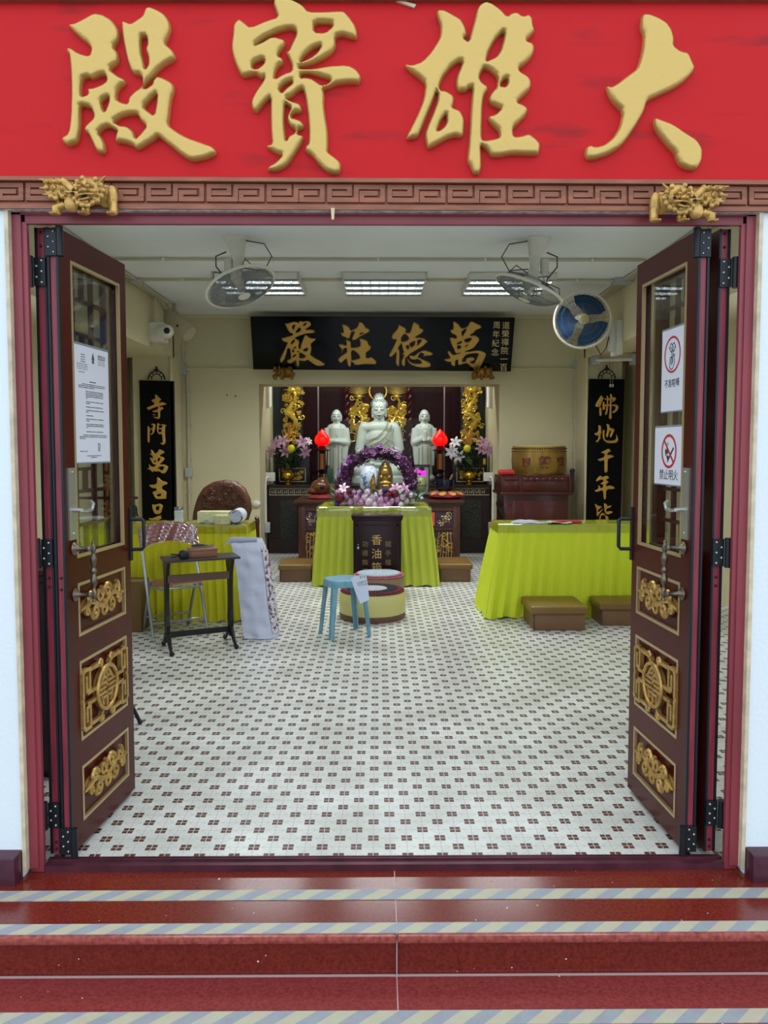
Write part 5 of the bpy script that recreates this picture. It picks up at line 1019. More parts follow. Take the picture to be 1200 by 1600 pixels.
def lily_mesh(r, m, name, par, loc, rot):
    b = B()
    for q in range(6):
        a = q*PI/3; 
        def f(u, v, a=a):
            w = r*.20*math.sin(PI*min(1, .08+u*.92))*(v-.5)*2; L_ = r*u; z = r*(.42*math.sin(u*1.9)-.45*u*u*.7); return Vector((L_*math.cos(a)-w*math.sin(a), L_*math.sin(a)+w*math.cos(a), z))
        b.grid(f, 6, 2)
    for q in range(5): a = q*2*PI/5; b.cyl((0, 0, 0), (r*.2*math.cos(a), r*.2*math.sin(a), r*.5), r*.02, seg=5)
    b.cyl((0, 0, -r*.35), (0, 0, 0.02*r), r*.05, r*.14, 8)
    M = Matrix.Translation(Vector(loc)) @ rot.to_4x4(); bmesh.ops.transform(b.bm, matrix=M, verts=b.bm.verts); return b.out(name, m, par, recalc=False)
def face_rot(d): return Vector((0, 0, 1)).rotation_difference(Vector(d).normalized()).to_matrix()
def leaves(par, cen, n, spread, L_, m, seed, name='leaves', up=.3):
    b = B(); rd = random.Random(seed)
    for i in range(n):
        p = Vector(cen)+Vector((rd.uniform(-1, 1)*spread[0], rd.uniform(-1, 1)*spread[1], rd.uniform(-1, 1)*spread[2])); a = rd.uniform(0, 2*PI); e = rd.uniform(-.3, 1)*1.0; ll = L_*rd.uniform(.6, 1.2)
        d = Vector((math.cos(a)*math.cos(e), math.sin(a)*math.cos(e), math.sin(e)+up)).normalized(); sd_ = d.cross(Vector((0, 0, 1))).normalized(); nn = sd_.cross(d)
        b.grid(lambda u, v: p+d*ll*u+sd_*(v-.5)*ll*.36*math.sin(PI*min(1, .05+u*.95))+nn*(-.25*ll*u*u+abs(v-.5)*.1*ll), 4, 2)
    return b.out(name, m, par, recalc=False)
for px, lab, lil, sp in ((450, 'brass bowl of pink lilies with one yellow chrysanthemum', [(432, 694, .085, M_PINK, (-.5, -.9, .2)), (441, 690, .08, M_PINK, (.0, -1, .5)), (425, 706, .075, M_PINK, (-.8, -.8, -.3)), (446, 705, .075, M_PINK, (.2, -1, -.2)), (472, 692, .085, M_PINK, (.3, -1, .4)), (476, 706, .08, M_PINK, (.6, -.9, -.4)), (482, 690, .05, M_WLILY, (.8, -.8, .4))], (-6, 3)),
    (733, 'brass bowl of white and pink lilies with one round yellow chrysanthemum', [(712, 692, .075, M_WLILY, (-.4, -.9, .5)), (706, 706, .085, M_WLILY, (-.5, -.9, -.1)), (716, 712, .08, M_WLILY, (.1, -1, -.3)), (755, 692, .08, M_PINK, (.2, -.9, .5)), (761, 703, .085, M_PINK, (.5, -.9, -.1)), (752, 701, .07, M_PINK, (.0, -1, 0))], (-5, 6))):
    Y = 10.64; c, k = fig(Y); r = thing('vase_of_lilies', lab, 'flowers', tuple(c(px, 757)), 'lily bowls on the altar counter')
    b = B(); b.lathe([(0, 0), (5*k, 0), (5*k, 1.2*k), (2.6*k, 3*k), (3*k, 5*k), (8*k, 8*k), (10*k, 13*k), (9.4*k, 17*k), (7.5*k, 19.5*k), (8*k, 20.2*k), (7*k, 20*k)], P(px, 757, Y), 28); b.out('brass_bowl', M_BRASS, r)
    leaves(r, P(px, 722, Y), 150, (.16, .07, .16), .10, M_LEAF, px); 
    b = B()
    for i in range(9): a = -1.0+i*.25; b.tube([P(px, 738, Y), P(px+i*1.6-6, 715, Y), P(px+sp[0]*.5+i*3.2-14, 690-abs(4-i)*-2, Y)], [.006, .006, .002], 5)
    b.out('stems', M_LEAF2, r)
    b = B(); rd = random.Random(px)
    for i in range(26): q = P(px+sp[0]*.4+rd.uniform(-9, 9), rd.uniform(662, 694), Y+.03); b.cyl(P(px, 700, Y+.03), q, .004, .007, 5)
    b.out('orange_spray', M_ORG, r)
    b = B(); b.sph(P(px+5 if px < 600 else px-3, 701, Y-.09), 6*k, 18, 12); b.out('chrysanthemum', M_YEL, r)
    for x, y, rr, m, d in lil: lily_mesh(rr*1.35, m, 'lily_blossom', r, P(x, y, Y-.05), face_rot(d))
# ---- wooden front altar with gold panels
YA = 9.35; za_ = .808; xa, xb = P(466, 800, YA).x, P(719, 800, YA).x; r = thing('offering_altar', 'brown wooden altar table with gold bamboo panels behind the yellow cloth table', 'altar', ((xa+xb)/2, YA, 0))
b = B(); b.bbox((xa-.05, YA-.03, za_-.035), (xb+.05, YA+.95, za_), .008); b.bbox((xa-.03, YA-.015, za_-.06), (xb+.03, YA+.94, za_-.035), .006)
for x in (xa, xb-.085): b.bbox((x, YA, 0), (x+.085, YA+.09, za_-.06), .006); b.bbox((x, YA+.84, 0), (x+.085, YA+.93, za_-.06), .006)
b.box((xa+.08, YA+.03, .05), (xb-.08, YA+.90, za_-.06)); b.box((xa+.085, YA+.005, .44), (xb-.085, YA+.03, .475)); b.box((xa+.085, YA+.005, .68), (xb-.085, YA+.03, .75)); b.out('altar_frame', mat('altar_brown_wood', '#4f2a1e', .35, noise=.3, nscale=5, stretch=(1, 1, .3)), r)
rd = random.Random(5)
for x0, x1 in ((xa+.085, xa+.30), (xb-.30, xb-.085)):
    b = B(); b.box((x0, YA+.018, .48), (x1, YA+.032, .675)); b.box((x0, YA+.018, .06), (x1, YA+.032, .435)); b.out('dark_panel', mat('panel_purple', '#3a2438', .3), r)
    b = B(); 
    for i in range(14): b.tube([Vector((u, YA+.014, v)) for u, v in spiral(rd.uniform(x0+.03, x1-.03), rd.choice((.52, .55, .60, .64)), rd.uniform(.02, .035), rd.uniform(0, 6), .9, 8)], .0045, 5)
    b.out('gold_scrollwork', M_BEAD, r)
    b = B()
    for i in range(6):
        x = x0+.02+(x1-x0-.04)*i/5; b.tube([Vector((x, YA+.014, .07)), Vector((x+rd.uniform(-.02, .02), YA+.014, .25)), Vector((x+rd.uniform(-.03, .03), YA+.014, .42))], .0045, 5)
        for j in range(6): z = rd.uniform(.14, .41); s = rd.choice((-1, 1)); b.tube([Vector((x, YA+.013, z)), Vector((min(max(x+s*.02, x0), x1), YA+.013, z+.012)), Vector((min(max(x+s*.045, x0), x1), YA+.013, z-.02))], [.003, .006, .001], 5)
    b.out('gold_bamboo', M_GILT, r)
    
b = B(); x1 = xb-.31; b.box((x1-.09, YA+.004, .50), (x1, YA+.016, .66)); tag(b.out('incense_packet', mat('red_packet', '#d84a38', .3), origin=(x1-.045, YA, .5)), 'red packet leaning on the wooden altar beside the yellow cloth', 'packet')
def on(px, Y): return Vector((P(px, 770, Y).x, Y, za_))
# wooden fish on red cushion
o = on(501, 9.72); r = tag(B().lathe([(0, 0), (.13, 0), (.165, .015), (.16, .035), (.12, .05), (0, .055)], o, 28).out('cushion', mat('red_silk', '#a93a42', .35, noise=.4, nscale=14), origin=o), 'red silk cushion under the wooden fish drum', 'cushion')
o2 = o+Vector((0, 0, .05)); r = thing('wooden_fish', 'brown round wooden fish drum with a dark sound hole on a red cushion', 'drum', tuple(o2))
g = B(); g.sph(o2+Vector((0, 0, .10)), (.125, .11, .10), 20, 14); g.sph(o2+Vector((.02, 0, .15)), (.075, .08, .075), 16, 12); g.sph(o2+Vector((-.09, 0, .05)), (.08, .09, .05), 14, 10); g.sph(o2+Vector((.04, 0, .21)), (.03, .03, .02), 10, 8)
blob(g, 'drum_body', mat('varnished_teak', '#6b3f1f', .25, noise=.3, nscale=14, coat=.3), r, voxel=.008, smooth=3)
b = B(); b.sph(o2+Vector((.03, -.112, .10)), (.032, .02, .020), 12, 8); b.out('sound_hole', mat('dark_hollow', '#1c120a', .8), r)
# pineapple
o = on(516, 9.95); r = thing('pineapple', 'pineapple with a grey-green crown behind the wooden fish drum', 'fruit', tuple(o))
b = B(); b.lathe([(0, 0), (.05, .005), (.075, .05), (.075, .12), (.055, .17), (.02, .19), (0, .19)], o, 20); b.out('fruit_body', mat('pineapple_skin', '#6a5a2c', .6, noise=.5, nscale=60, bump=1, bscale=70), r)
b = B(); rd = random.Random(4)
for i in range(40): a = i*2.4; h = .19+.17*(i/40); sp_ = .085*(1-i/55); p0 = o+Vector((.02*math.cos(a), .02*math.sin(a), h-.03)); p1 = o+Vector((sp_*math.cos(a), sp_*math.sin(a), h+.06)); b.cyl(p0, p1, .012, .001, 5)
b.out('crown', mat('pineapple_crown', '#3f5a4a', .5), r)
# singing bowl on lotus cushion
o = on(697, 9.72); r = thing('lotus_cushion', 'red and yellow lotus-patterned cushion under the dark singing bowl', 'cushion', tuple(o))
b = B(); b.lathe([(0, 0), (.17, 0), (.235, .03), (.235, .06), (.18, .09), (0, .095)], o, 36); b.out('cushion_body', mat('crimson_satin', '#a8324a', .35, noise=.5, nscale=10), r)
b = B()
for q in range(10):
    a = q*PI/5; 
    b.grid(lambda u, v: o+Vector(((.13+.115*u)*math.cos(a+(v-.5)*.5*math.sin(PI*(.1+.8*u))), (.13+.115*u)*math.sin(a+(v-.5)*.5*math.sin(PI*(.1+.8*u))), .097-.045*u*u)), 5, 4)
b.out('petal_pattern', mat('yellow_satin', '#d8a94a', .4), r, recalc=False)
o2 = o+Vector((-.02, 0, .095)); r = thing('singing_bowl', 'dark navy singing bowl with a wooden striker on the lotus cushion', 'bowl', tuple(o2))
b = B(); b.lathe([(0, 0), (.08, 0), (.115, .04), (.125, .10), (.122, .145), (.128, .15), (.115, .148), (.11, .05), (0, .02)], o2, 32); b.out('bowl_body', mat('navy_enamel', '#10182a', .2), r)
b = B(); b.cyl(o2+Vector((.05, -.02, .10)), o2+Vector((.10, .0, .21)), .013, seg=10); b.out('striker', mat('striker_wood', '#7c5a3a', .5), r)
# picture frame, green jar, pink light
c, k = fig(9.98); r = thing('picture_frame', 'small dark standing frame with a grey picture beside the singing bowl', 'picture', tuple(on(659, 9.98)))
f = lambda x, y, h: c(x, y)+Vector((0, -h, 0)); b = B()
for p in ([(646.5, 726), (671.5, 726), (671.5, 728.5), (646.5, 728.5)], [(646.5, 726), (648.5, 726), (648.5, 776), (646.5, 776)], [(669.5, 726), (671.5, 726), (671.5, 776), (669.5, 776)], [(646.5, 772), (671.5, 772), (671.5, 776.5), (646.5, 776.5)]): b.prism(p, f, -.01, .02)
b.out('frame', M_BLKW, r); b = B(); b.prism([(648, 728), (670, 728), (670, 773), (648, 773)], f, -.01, .0); b.out('picture', mat('grey_green_picture', '#8a9180', .4), r)
b = B(); b.prism([(655, 731), (659, 729), (663, 731), (664, 742), (654, 742)], f, .0, .002); b.out('figure_silhouette', M_BLKW, r)
o = on(657.5, 9.62); r = thing('green_jar', 'pale green egg-shaped jar on a small blue and white stand', 'jar', tuple(o))
b = B(); b.lathe([(0, 0), (.035, 0), (.038, .01), (.025, .03), (.03, .07), (.045, .085), (.03, .09), (0, .09)], o, 20); b.out('porcelain_stand', mat('blue_white_porcelain', '#c3cbd2', .3, col2='#4a5f86', nscale=40, contrast=(.4, .5)), r)
b = B(); b.lathe([(0, .085), (.035, .09), (.062, .13), (.072, .18), (.066, .235), (.045, .28), (.02, .30), (0, .305)], o, 24); b.out('jar_body', mat('celadon', '#7f9467', .3), r)
b = B(); b.lathe([(.071, .168), (.074, .172), (.074, .180), (.071, .184)], o, 24); b.out('brown_band', mat('brown_band', '#7a4526', .4), r)
def ledflower(px, py, Y, lab, col, n, rr):
    o = P(px, py, Y); oo = Vector((o.x, Y, za_)) if Y > 9.3 else Vector((o.x, Y, .832)); r = thing('light_flower', lab, 'light', tuple(oo)); b = B(); rd = random.Random(n)
    for i in range(n): d = Vector((rd.uniform(-1, 1), rd.uniform(-.6, .6), rd.uniform(-.45, .6)))*rr; b.sph(o+d, rr*.22, 8, 6)
    b.out('glowing_petals', mat('glow_'+col[1:], col, .4, emit=col, estr=1.2), r)
    b = B(); b.cyl(oo, o, .006, seg=6); b.out('stem', M_BLKW, r)
ledflower(655, 741, 9.8, 'small magenta glowing flower light above the pale green jar', '#ff22e0', 26, .07); ledflower(535, 737, 9.5, 'small violet glowing flower light beside the wreath near the pineapple', '#8a2be8', 12, .035)

# ================================================================ CLOTH TABLES
M_CLL = mat('lime_cloth', '#c9c414', .8, sss=.1); M_CLR = mat('lime_cloth_bright', '#d3df2c', .8); M_CLC = mat('lime_cloth_green', '#c6d046', .8)
M_PLAS = glass_mat('clear_table_plastic', '#eceadb', .22, .06)
def skirt(par, tops, bots, zt, name, m, fpm=14, amp=.022, seed=0, zb=.012, gather=.03):
    """pleated cloth hung along a polyline"""
    rd = random.Random(seed); b = B(); tops = [Vector(p) for p in tops]; bots = [Vector(p) for p in bots]
    Ls = [(tops[i+1]-tops[i]).length for i in range(len(tops)-1)]; T_ = sum(Ls); nf = int(T_*fpm); nu = nf*8
    ph = [rd.uniform(.5, 1.4) for _ in range(nf+2)]; off = [rd.uniform(-.5, .5) for _ in range(nf+2)]
    def at(L, u):
        d = u*T_
        for i, l in enumerate(Ls):
            if d <= l+1e-9 or i == len(Ls)-1: return L[i].lerp(L[i+1], min(1, d/l)), (L[i+1]-L[i]).normalized()
            d -= l
    def f(u, v):
        a, ta = at(tops, u); c_, tb = at(bots, u); p = a.lerp(c_, v); t = ta.lerp(tb, v); n = Vector((t.y, -t.x)).normalized()
        w = u*nf; i = int(min(w, nf-1)); fr = w-i; A_ = amp*(ph[i]*(1-fr)+ph[i+1]*fr)*(.25+.75*min(1, v*1.5))
        s = math.sin(2*PI*w+off[i]*v)+.35*math.sin(4*PI*w+1.3*off[i]); q = p+n*(s*A_+.012*math.sin(u*9+seed)*v)
        zz_ = zt+(zb-zt)*v + (.010*math.sin(2*PI*w*.5+off[i]) if v > .97 else 0)
        return Vector((q.x, q.y, zz_))
    b.grid(f, nu, 14); return b.out(name, m, par, recalc=False, sharp=80)
def cloth_table(name, label, x0, x1, y0, y1, zt, m, flare, seed, fpm, sides=True, band=.07, nm=0):
    r = thing(name, label, 'table', ((x0+x1)/2, (y0+y1)/2, 0), 'cloth covered tables'); ov = FLARE.get(seed)
    b = B(); b.bbox((x0+.01, y0+.01, zt-.03), (x1-.01, y1-.01, zt-.002), .008); b.out('table_top', m, r)
    tp = [(x0, y1), (x0, y0), (x1, y0), (x1, y1)]; bt = [(x0-flare[0], y1+.01), (x0-flare[0], y0-flare[1]), (x1+flare[2], y0-flare[1]), (x1+flare[2], y1+.01)]
    if ov: tp, bt = ov(tp, bt)
    skirt(r, tp, bt, zt-.003, 'pleated_skirt', m, fpm, .016, seed)
    b = B()
    for x in (x0+.06, x1-.06):
        for y in (y0+.06, y1-.06): b.cyl((x, y, 0), (x, y, zt-.03), .018, seg=10)
    b.out('leg', M_BLACK, r)
    b = B(); rd = random.Random(seed)
    def f(u, v):
        x = x0-.012+(x1-x0+.024)*u; w = .0035*math.sin(u*17+seed)+.002*math.sin(u*41)
        if v <= .5: return Vector((x, y1+(y0-.02-y1)*v*2, zt+.002+.0012*math.sin(u*23+v*9)))
        return Vector((x, y0-.024+w, zt+.002-band*(v-.5)*2))
    b.grid(f, 60, 10)
    for xs, sg in ((x0-.014, -1), (x1+.014, 1)): b.quad((xs, y0-.024, zt+.002), (xs, y1, zt+.002), (xs+sg*.008, y1, zt-band), (xs+sg*.008, y0-.024, zt-band))
    b.out('clear_plastic_cover', M_PLAS, r, recalc=False)
    return r
def corner_flare(tp, bt):
    (x0, y1), (_, y0), (x1, _), _ = tp
    return [(x0, y1), (x0, y0), (x0+.22, y0), (x1, y0), (x1, y1)], [(x0-.13, y1), (x0-.13, y0-.12), (x0+.13, y0-.07), (x1+.02, y0-.0), (x1+.02, y1)]
FLARE = {2: corner_flare}
cloth_table('cloth_table', 'yellow-cloth side table behind the folding chair and small iron stand', -2.4, -1.10, 6.38, 6.86, .805, M_CLL, (.03, .05, .05), 1, 15)
cloth_table('cloth_table', 'bright yellow-cloth side table behind the two brown kneeling stools', 1.04, 2.45, 6.51, 6.96, .797, M_CLR, (.13, .07, .03), 2, 11)
tx0, tx1 = P(497, 793, 8.0).x, P(672, 793, 8.0).x
cloth_table('cloth_table', 'central green-yellow cloth table carrying the purple flower wreath', tx0, tx1, 7.99, 8.85, .832, M_CLC, (.055, .04, .085), 3, 13, band=.10)
# offering box
xa, xb, Yx = P(552, 850, 7.45).x, P(627, 850, 7.45).x, 7.45; zt_ = P(590, 806, Yx).z
r = thing('donation_box', 'dark wooden offering box with gold writing standing before the central cloth table', 'box', ((xa+xb)/2, Yx, 0))
M_BOX = mat('offering_box_wood', '#2b0f14', .28, noise=.3, nscale=5, stretch=(1, 1, .3), spec=.25)
b = B(); b.bbox((xa, Yx, 0), (xb, Yx+.34, zt_-.04), .006); b.bbox((xa-.012, Yx-.012, zt_-.045), (xb+.012, Yx+.352, zt_-.02), .006); b.bbox((xa-.02, Yx-.02, zt_-.02), (xb+.02, Yx+.36, zt_), .006)
for q in ((xa+.03, xa+.045), (xb-.045, xb-.03)): b.box((q[0], Yx-.004, .04), (q[1], Yx, zt_-.085))
b.box((xa+.03, Yx-.004, zt_-.10), (xb-.03, Yx, zt_-.085)); bxb = b.out('box_body', M_BOX, r)
fb = lambda x, y, h: P(x, y, Yx)+Vector((0, -h-.001, 0))
M_GT = mat('gold_lettering', '#d8b36a', .4, .3); M_GT2 = mat('dull_gold_lettering', '#8f7a4a', .5, .3)
small('香油箱', 588.5, 843.5, 0, 21.5, 17, fb, M_GT, r, .002, 0); small('功德無量', 570.5, 850, 0, 14.2, 10, fb, M_GT2, r, .002, 0); small('親手植福', 606.5, 850, 0, 14.2, 10, fb, M_GT2, r, .002, .004)
b = B(); b.sph(P(559.5, 851, Yx), .007, 8, 6); b.bbox(P(558, 858, Yx)-Vector((0, .008, 0)), P(561, 854, Yx)+Vector((0, .001, 0)), .002); b.out('keyhole_plate', M_STEEL, bxb)
# ---------------- wreath and flowers
TZ = .834; r = thing('flower_wreath', 'arched wreath of purple orchids over a mound of pink white and red flowers', 'flowers', (P(590, 790, 8.35).x, 8.35, TZ))
Yw_ = 8.42; c, k = fig(Yw_)
b = B(); n = 26; arc = [c(590-54*math.cos(PI*i/n*1.12-.19), 757-50*math.sin(PI*i/n*1.12-.19)) for i in range(n+1)]; b.tube(arc, .055, 8); b.out('wreath_core', mat('wreath_core_dark', '#2b1a26', .8), r)
M_ORC = mat('purple_orchid', '#591452', .5, noise=.5, nscale=40); M_ORC2 = mat('violet_orchid', '#7d3f8a', .5)
def orchid(m):
    b = B()
    for q in range(5):
        a = q*2*PI/5
        def f(u, v):
            w = .017*math.sin(PI*min(1, .1+u*.9))*(v-.5)*2; L_ = .030*u; return Vector((L_*math.cos(a)-w*math.sin(a), L_*math.sin(a)+w*math.cos(a), .010*math.sin(u*2.4)))
        b.grid(f, 3, 2)
    b.sph((0, 0, .006), .007, 6, 4); me = bpy.data.meshes.new('orchid_blossom')
    for f in b.bm.faces: f.smooth = True
    b.bm.to_mesh(me); b.bm.free(); me.materials.append(m); return me
mo = [orchid(M_ORC), orchid(M_ORC2), orchid(mat('dark_plum', '#43123c', .5))]; rd = random.Random(9); O_ = ORI[r.name]
for i in range(100):
    t = (i+.5)/100; a = PI*t*1.12-.19; rr = rd.uniform(-.07, .075); ang = rd.uniform(-.5, .7)
    p = c(590-(54)*math.cos(a), 757-(50)*math.sin(a)); out_ = Vector((-math.cos(a), 0, math.sin(a))); th = rd.uniform(-1.5, 1.5)
    dirn = (out_*math.sin(th)+Vector((0, -1, 0))*math.cos(th)).normalized(); q = p+dirn*.065+Vector((0, 0, rd.uniform(-.01, .01)))
    o = bpy.data.objects.new('orchid_blossom', mo[rd.choice((0, 0, 0, 1, 2))]); C.objects.link(o); o.parent = r; s = rd.uniform(.85, 1.25)
    o.matrix_local = Matrix.Translation(q-O_) @ (face_rot(dirn+Vector((rd.uniform(-.5, .5), 0, rd.uniform(-.5, .5))))).to_4x4() @ Matrix.Scale(s, 4); ORI[o.name] = O_
g = B()
for i in range(420):
    a = PI*rd.uniform(0, 1)*1.12-.19; p = c(590-54*math.cos(a), 757-50*math.sin(a)); th = rd.uniform(-2, 2); out_ = Vector((-math.cos(a), 0, math.sin(a))); dn = (out_*math.sin(th)+Vector((0, -1, 0))*math.cos(th)); q = p+dn*rd.uniform(.05, .095); 
    e = Vector((rd.uniform(-1, 1), rd.uniform(-1, 1), rd.uniform(-1, 1))).normalized(); f_ = e.cross(dn).normalized(); s = rd.uniform(.010, .022); g.quad(q-e*s, q+f_*s*.6, q+e*s, q-f_*s*.6)
og = g.out('loose_petals', mo[0].materials[0], r, recalc=False); og['kind'] = 'stuff'
leaves(r, P(590, 777, 8.28), 240, (.47, .12, .05), .10, mat('grey_green_leaf', '#4a6650', .5), 77, up=.1)
M_MUM = mat('pink_chrysanthemum', '#cf9cc4', .5, noise=.3, nscale=60); M_MUMW = mat('pale_chrysanthemum', '#e2cfdc', .5, noise=.2, nscale=60); M_ROSE = mat('crimson_rose', '#7a0c22', .5, noise=.4, nscale=30); M_VIO = mat('violet_flower', '#4a2a80', .5)
def mum(x, y, d, R_, m, name='pompom_flower'):
    R_ = R_*1.22; b = B(); p = P(x, y, 8.28-d); b.sph(p, R_*.78, 12, 8); N_ = 46
    for i in range(N_):
        a = i*2.39996; z = 1-(i+.5)/N_*1.45; q = math.sqrt(max(0, 1-z*z)); dd = Vector((q*math.cos(a), -z*.9-.1, q*math.sin(a))).normalized(); s_ = dd.cross(Vector((.3, .2, 1))).normalized()
        b.grid(lambda u, v: p+dd*R_*(.45+.6*u)+s_*(v-.5)*R_*.34*(1-u*.4)+Vector((0, 0, 0)), 1, 1)
    return b.out(name, m, r, recalc=False)
for x, y, d, R_, m in [(541, 776, .08, .045, M_MUM), (548, 784, .10, .04, M_MUM), (556, 779, .12, .038, M_MUM), (563, 786, .12, .042, M_MUM), (570, 777, .1, .04, M_MUMW), (577, 784, .14, .046, M_MUMW), (585, 777, .12, .045, M_MUMW), (586, 789, .15, .04, M_MUMW), (594, 783, .15, .043, M_MUM), (590, 796, .17, .036, M_MUM), (600, 792, .17, .042, M_MUM), (583, 797, .17, .034, M_MUMW), (604, 780, .12, .04, M_MUM), (606, 789, .15, .036, M_MUM), (611, 783, .13, .036, M_MUM), (626, 789, .12, .034, M_MUMW), (629, 777, .1, .034, M_MUMW), (635, 783, .09, .03, M_MUMW), (574, 769, .08, .034, M_MUMW), (596, 770, .08, .034, M_MUMW), (642, 774, .07, .028, M_MUMW), (528, 770, .05, .034, M_MUM), (536, 786, .09, .032, M_MUM), (552, 771, .07, .034, M_MUM), (561, 770, .07, .03, M_MUM), (568, 793, .14, .03, M_MUM), (612, 769, .07, .034, M_MUM), (634, 770, .07, .034, M_MUM), (620, 781, .11, .034, M_MUM), (596, 789, .16, .034, M_MUMW), (580, 790, .15, .036, M_MUM), (645, 783, .07, .028, M_MUMW), (549, 792, .10, .03, M_MUM)]: mum(x, y, d, R_, m)
for x, y, R_ in ((532, 778, .05), (606, 775, .052), (617, 772, .04), (545, 768, .03)): mum(x, y, .1, R_, M_ROSE, 'crimson_rose')
for x, y, R_ in ((618, 788, .035), (601, 766, .03), (527, 787, .03)): mum(x, y, .1, R_, M_VIO, 'violet_flower')
for x, y, m, d in ((623, 768, M_PINK, (.3, -1, .4)), (631, 764, M_PINK, (.6, -1, .5)), (537, 764, M_MUMW, (-.4, -1, .5)), (618, 764, M_PINK, (-.2, -1, .6))): lily_mesh(.075, m, 'lily_blossom', r, P(x, y, 8.25), face_rot(d))
# little statues inside the wreath
o = Vector((P(602, 770, 8.62).x, 8.62, TZ)); r = thing('gilt_buddha_figurine', 'small gilt seated Buddha before a leaf-shaped backplate inside the wreath', 'figurine', tuple(o)); c, k = fig(8.62)
b = B(); b.prism([(591, 790), (590, 745), (592, 732), (597, 723), (602, 719), (607, 723), (612, 732), (614, 745), (613, 790)], lambda x, y, h: c(x, y)+Vector((0, h, 0)), .03, .05); b.out('backplate', mat('dark_gilt_backplate', '#6b5630', .4, .5, noise=.5, nscale=60), r)
g = B(); S = lambda x, y, a, d=0: g.sph(c(x, y, d), (a*k, a*k, a*1.15*k), 12, 8)
S(602, 731, 4); S(602, 726, 2); g.cyl(c(602, 734), c(602, 752), 5.5*k, 5*k, 12); S(602, 739, 6.5); S(596, 746, 3); S(608, 746, 3); g.sph(c(602, 755, 2), (10*k, 6*k, 4*k), 14, 8); g.cyl(c(602, 758), c(602, 790), 9*k, 11*k, 16)
blob(g, 'figurine_body', mat('worn_gilt', '#b08a44', .35, .7), r, voxel=.005, smooth=2)
o = Vector((P(583, 770, 8.46).x, 8.46, TZ)); r = thing('gold_child_figurine', 'tiny bright gold standing child figurine with one arm raised inside the wreath', 'figurine', tuple(o)); c, k = fig(8.46)
g = B(); g.sph(c(583, 745), 2.4*k, 12, 8); g.cyl(c(583, 747), c(583, 757), 2.6*k, 3.4*k, 10); g.cyl(c(581.5, 757), c(581.5, 768), 2*k, 1.6*k, 8); g.cyl(c(585, 757), c(585, 768), 2*k, 1.6*k, 8); g.cyl(c(585, 749), c(583.5, 739), 1.2*k, .9*k, 8); g.cyl(c(581, 749), c(577, 757), 1.2*k, .9*k, 8); g.cyl(c(583, 767), c(583, 792), 4*k, 5*k, 12)
blob(g, 'figurine_body', M_GOLDB, r, voxel=.0035, smooth=2)
o = Vector((P(577, 770, 8.72).x, 8.72, TZ)); r = thing('porcelain_vase', 'white porcelain vase with blue marks and a pink lotus foot inside the wreath', 'vase', tuple(o)); c, k = fig(8.72); z0 = TZ
b = B(); b.lathe([(0, .02), (.04, .02), (.08, .10), (.11, .20), (.11, .29), (.08, .38), (.05, .41), (.055, .44), (.04, .43)], o, 28); b.out('vase_body', mat('blue_marked_porcelain', '#b4bfca', .25, col2='#54688c', nscale=16, contrast=(.38, .46)), r)
b = B(); b.lathe([(0, 0), (.09, 0), (.12, .03), (.13, .07), (.06, .06)], o, 24); b.out('lotus_foot', mat('pink_glaze', '#c26a86', .3), r)
# ================================================================ FURNITURE ON THE FLOOR
M_TAN = mat('tan_leatherette', '#7d5d2b', .38, noise=.12, nscale=6); M_TAN2 = mat('tan_leatherette_side', '#7a573a', .45, noise=.1, nscale=6)
def kneeler(x0, x1, y0, y1, zt, label):
    r = thing('kneeling_stool', label, 'stool', ((x0+x1)/2, (y0+y1)/2, 0), 'brown kneeling stools')
    b = B(); b.bbox((x0+.02, y0+.015, .0), (x1-.02, y1-.015, zt-.055), .004); b.out('base_box', M_TAN2, r)
    b = B()
    def f(u, v):
        a = (u-.5)*2; c_ = (v-.5)*2; e = 1-max(abs(a), abs(c_))**8; return Vector((x0+(x1-x0)*u, y0+(y1-y0)*v, zt-.025+.025*e+.008*(1-a*a)*(1-c_*c_)))
    b.bbox((x0-.002, y0-.002, zt-.07), (x1+.002, y1+.002, zt-.006), .022, 4); b.grid(lambda u, v: Vector((x0+.02+(x1-x0-.04)*u, y0+.02+(y1-y0-.04)*v, zt-.0065+.010*math.sin(PI*u)**.6*math.sin(PI*v)**.6)), 12, 12); b.out('padded_top', M_TAN, r)
    b = B(); b.tube([(x0+.02, y0+.012, .01), (x0+.02, y0+.012, zt-.07)], .004, 6)
    for i in range(6): b.sph((x0+.024, y0+.010, .02+(zt-.1)*i/5), .005, 6, 5)
    b.out('seam_tacks', M_CABLE, r)
kneeler(1.215, 1.665, 6.0, 6.46, .20, 'brown padded kneeling stool fully in view before the bright yellow-cloth table'); kneeler(1.80, 2.25, 6.16, 6.48, .20, 'brown padded kneeling stool partly hidden by the door leaf with signs')
kneeler(P(434, 900, 8.2).x, P(434, 900, 8.2).x+.37, 8.22, 8.72, .20, 'brown padded kneeling stool beside the central table, half behind its cloth on the vase-of-pink-lilies side'); kneeler(P(739, 900, 8.2).x-.37, P(739, 900, 8.2).x, 8.22, 8.76, .205, 'brown padded kneeling stool beside the central table under the gold bamboo panel and lotus cushion')
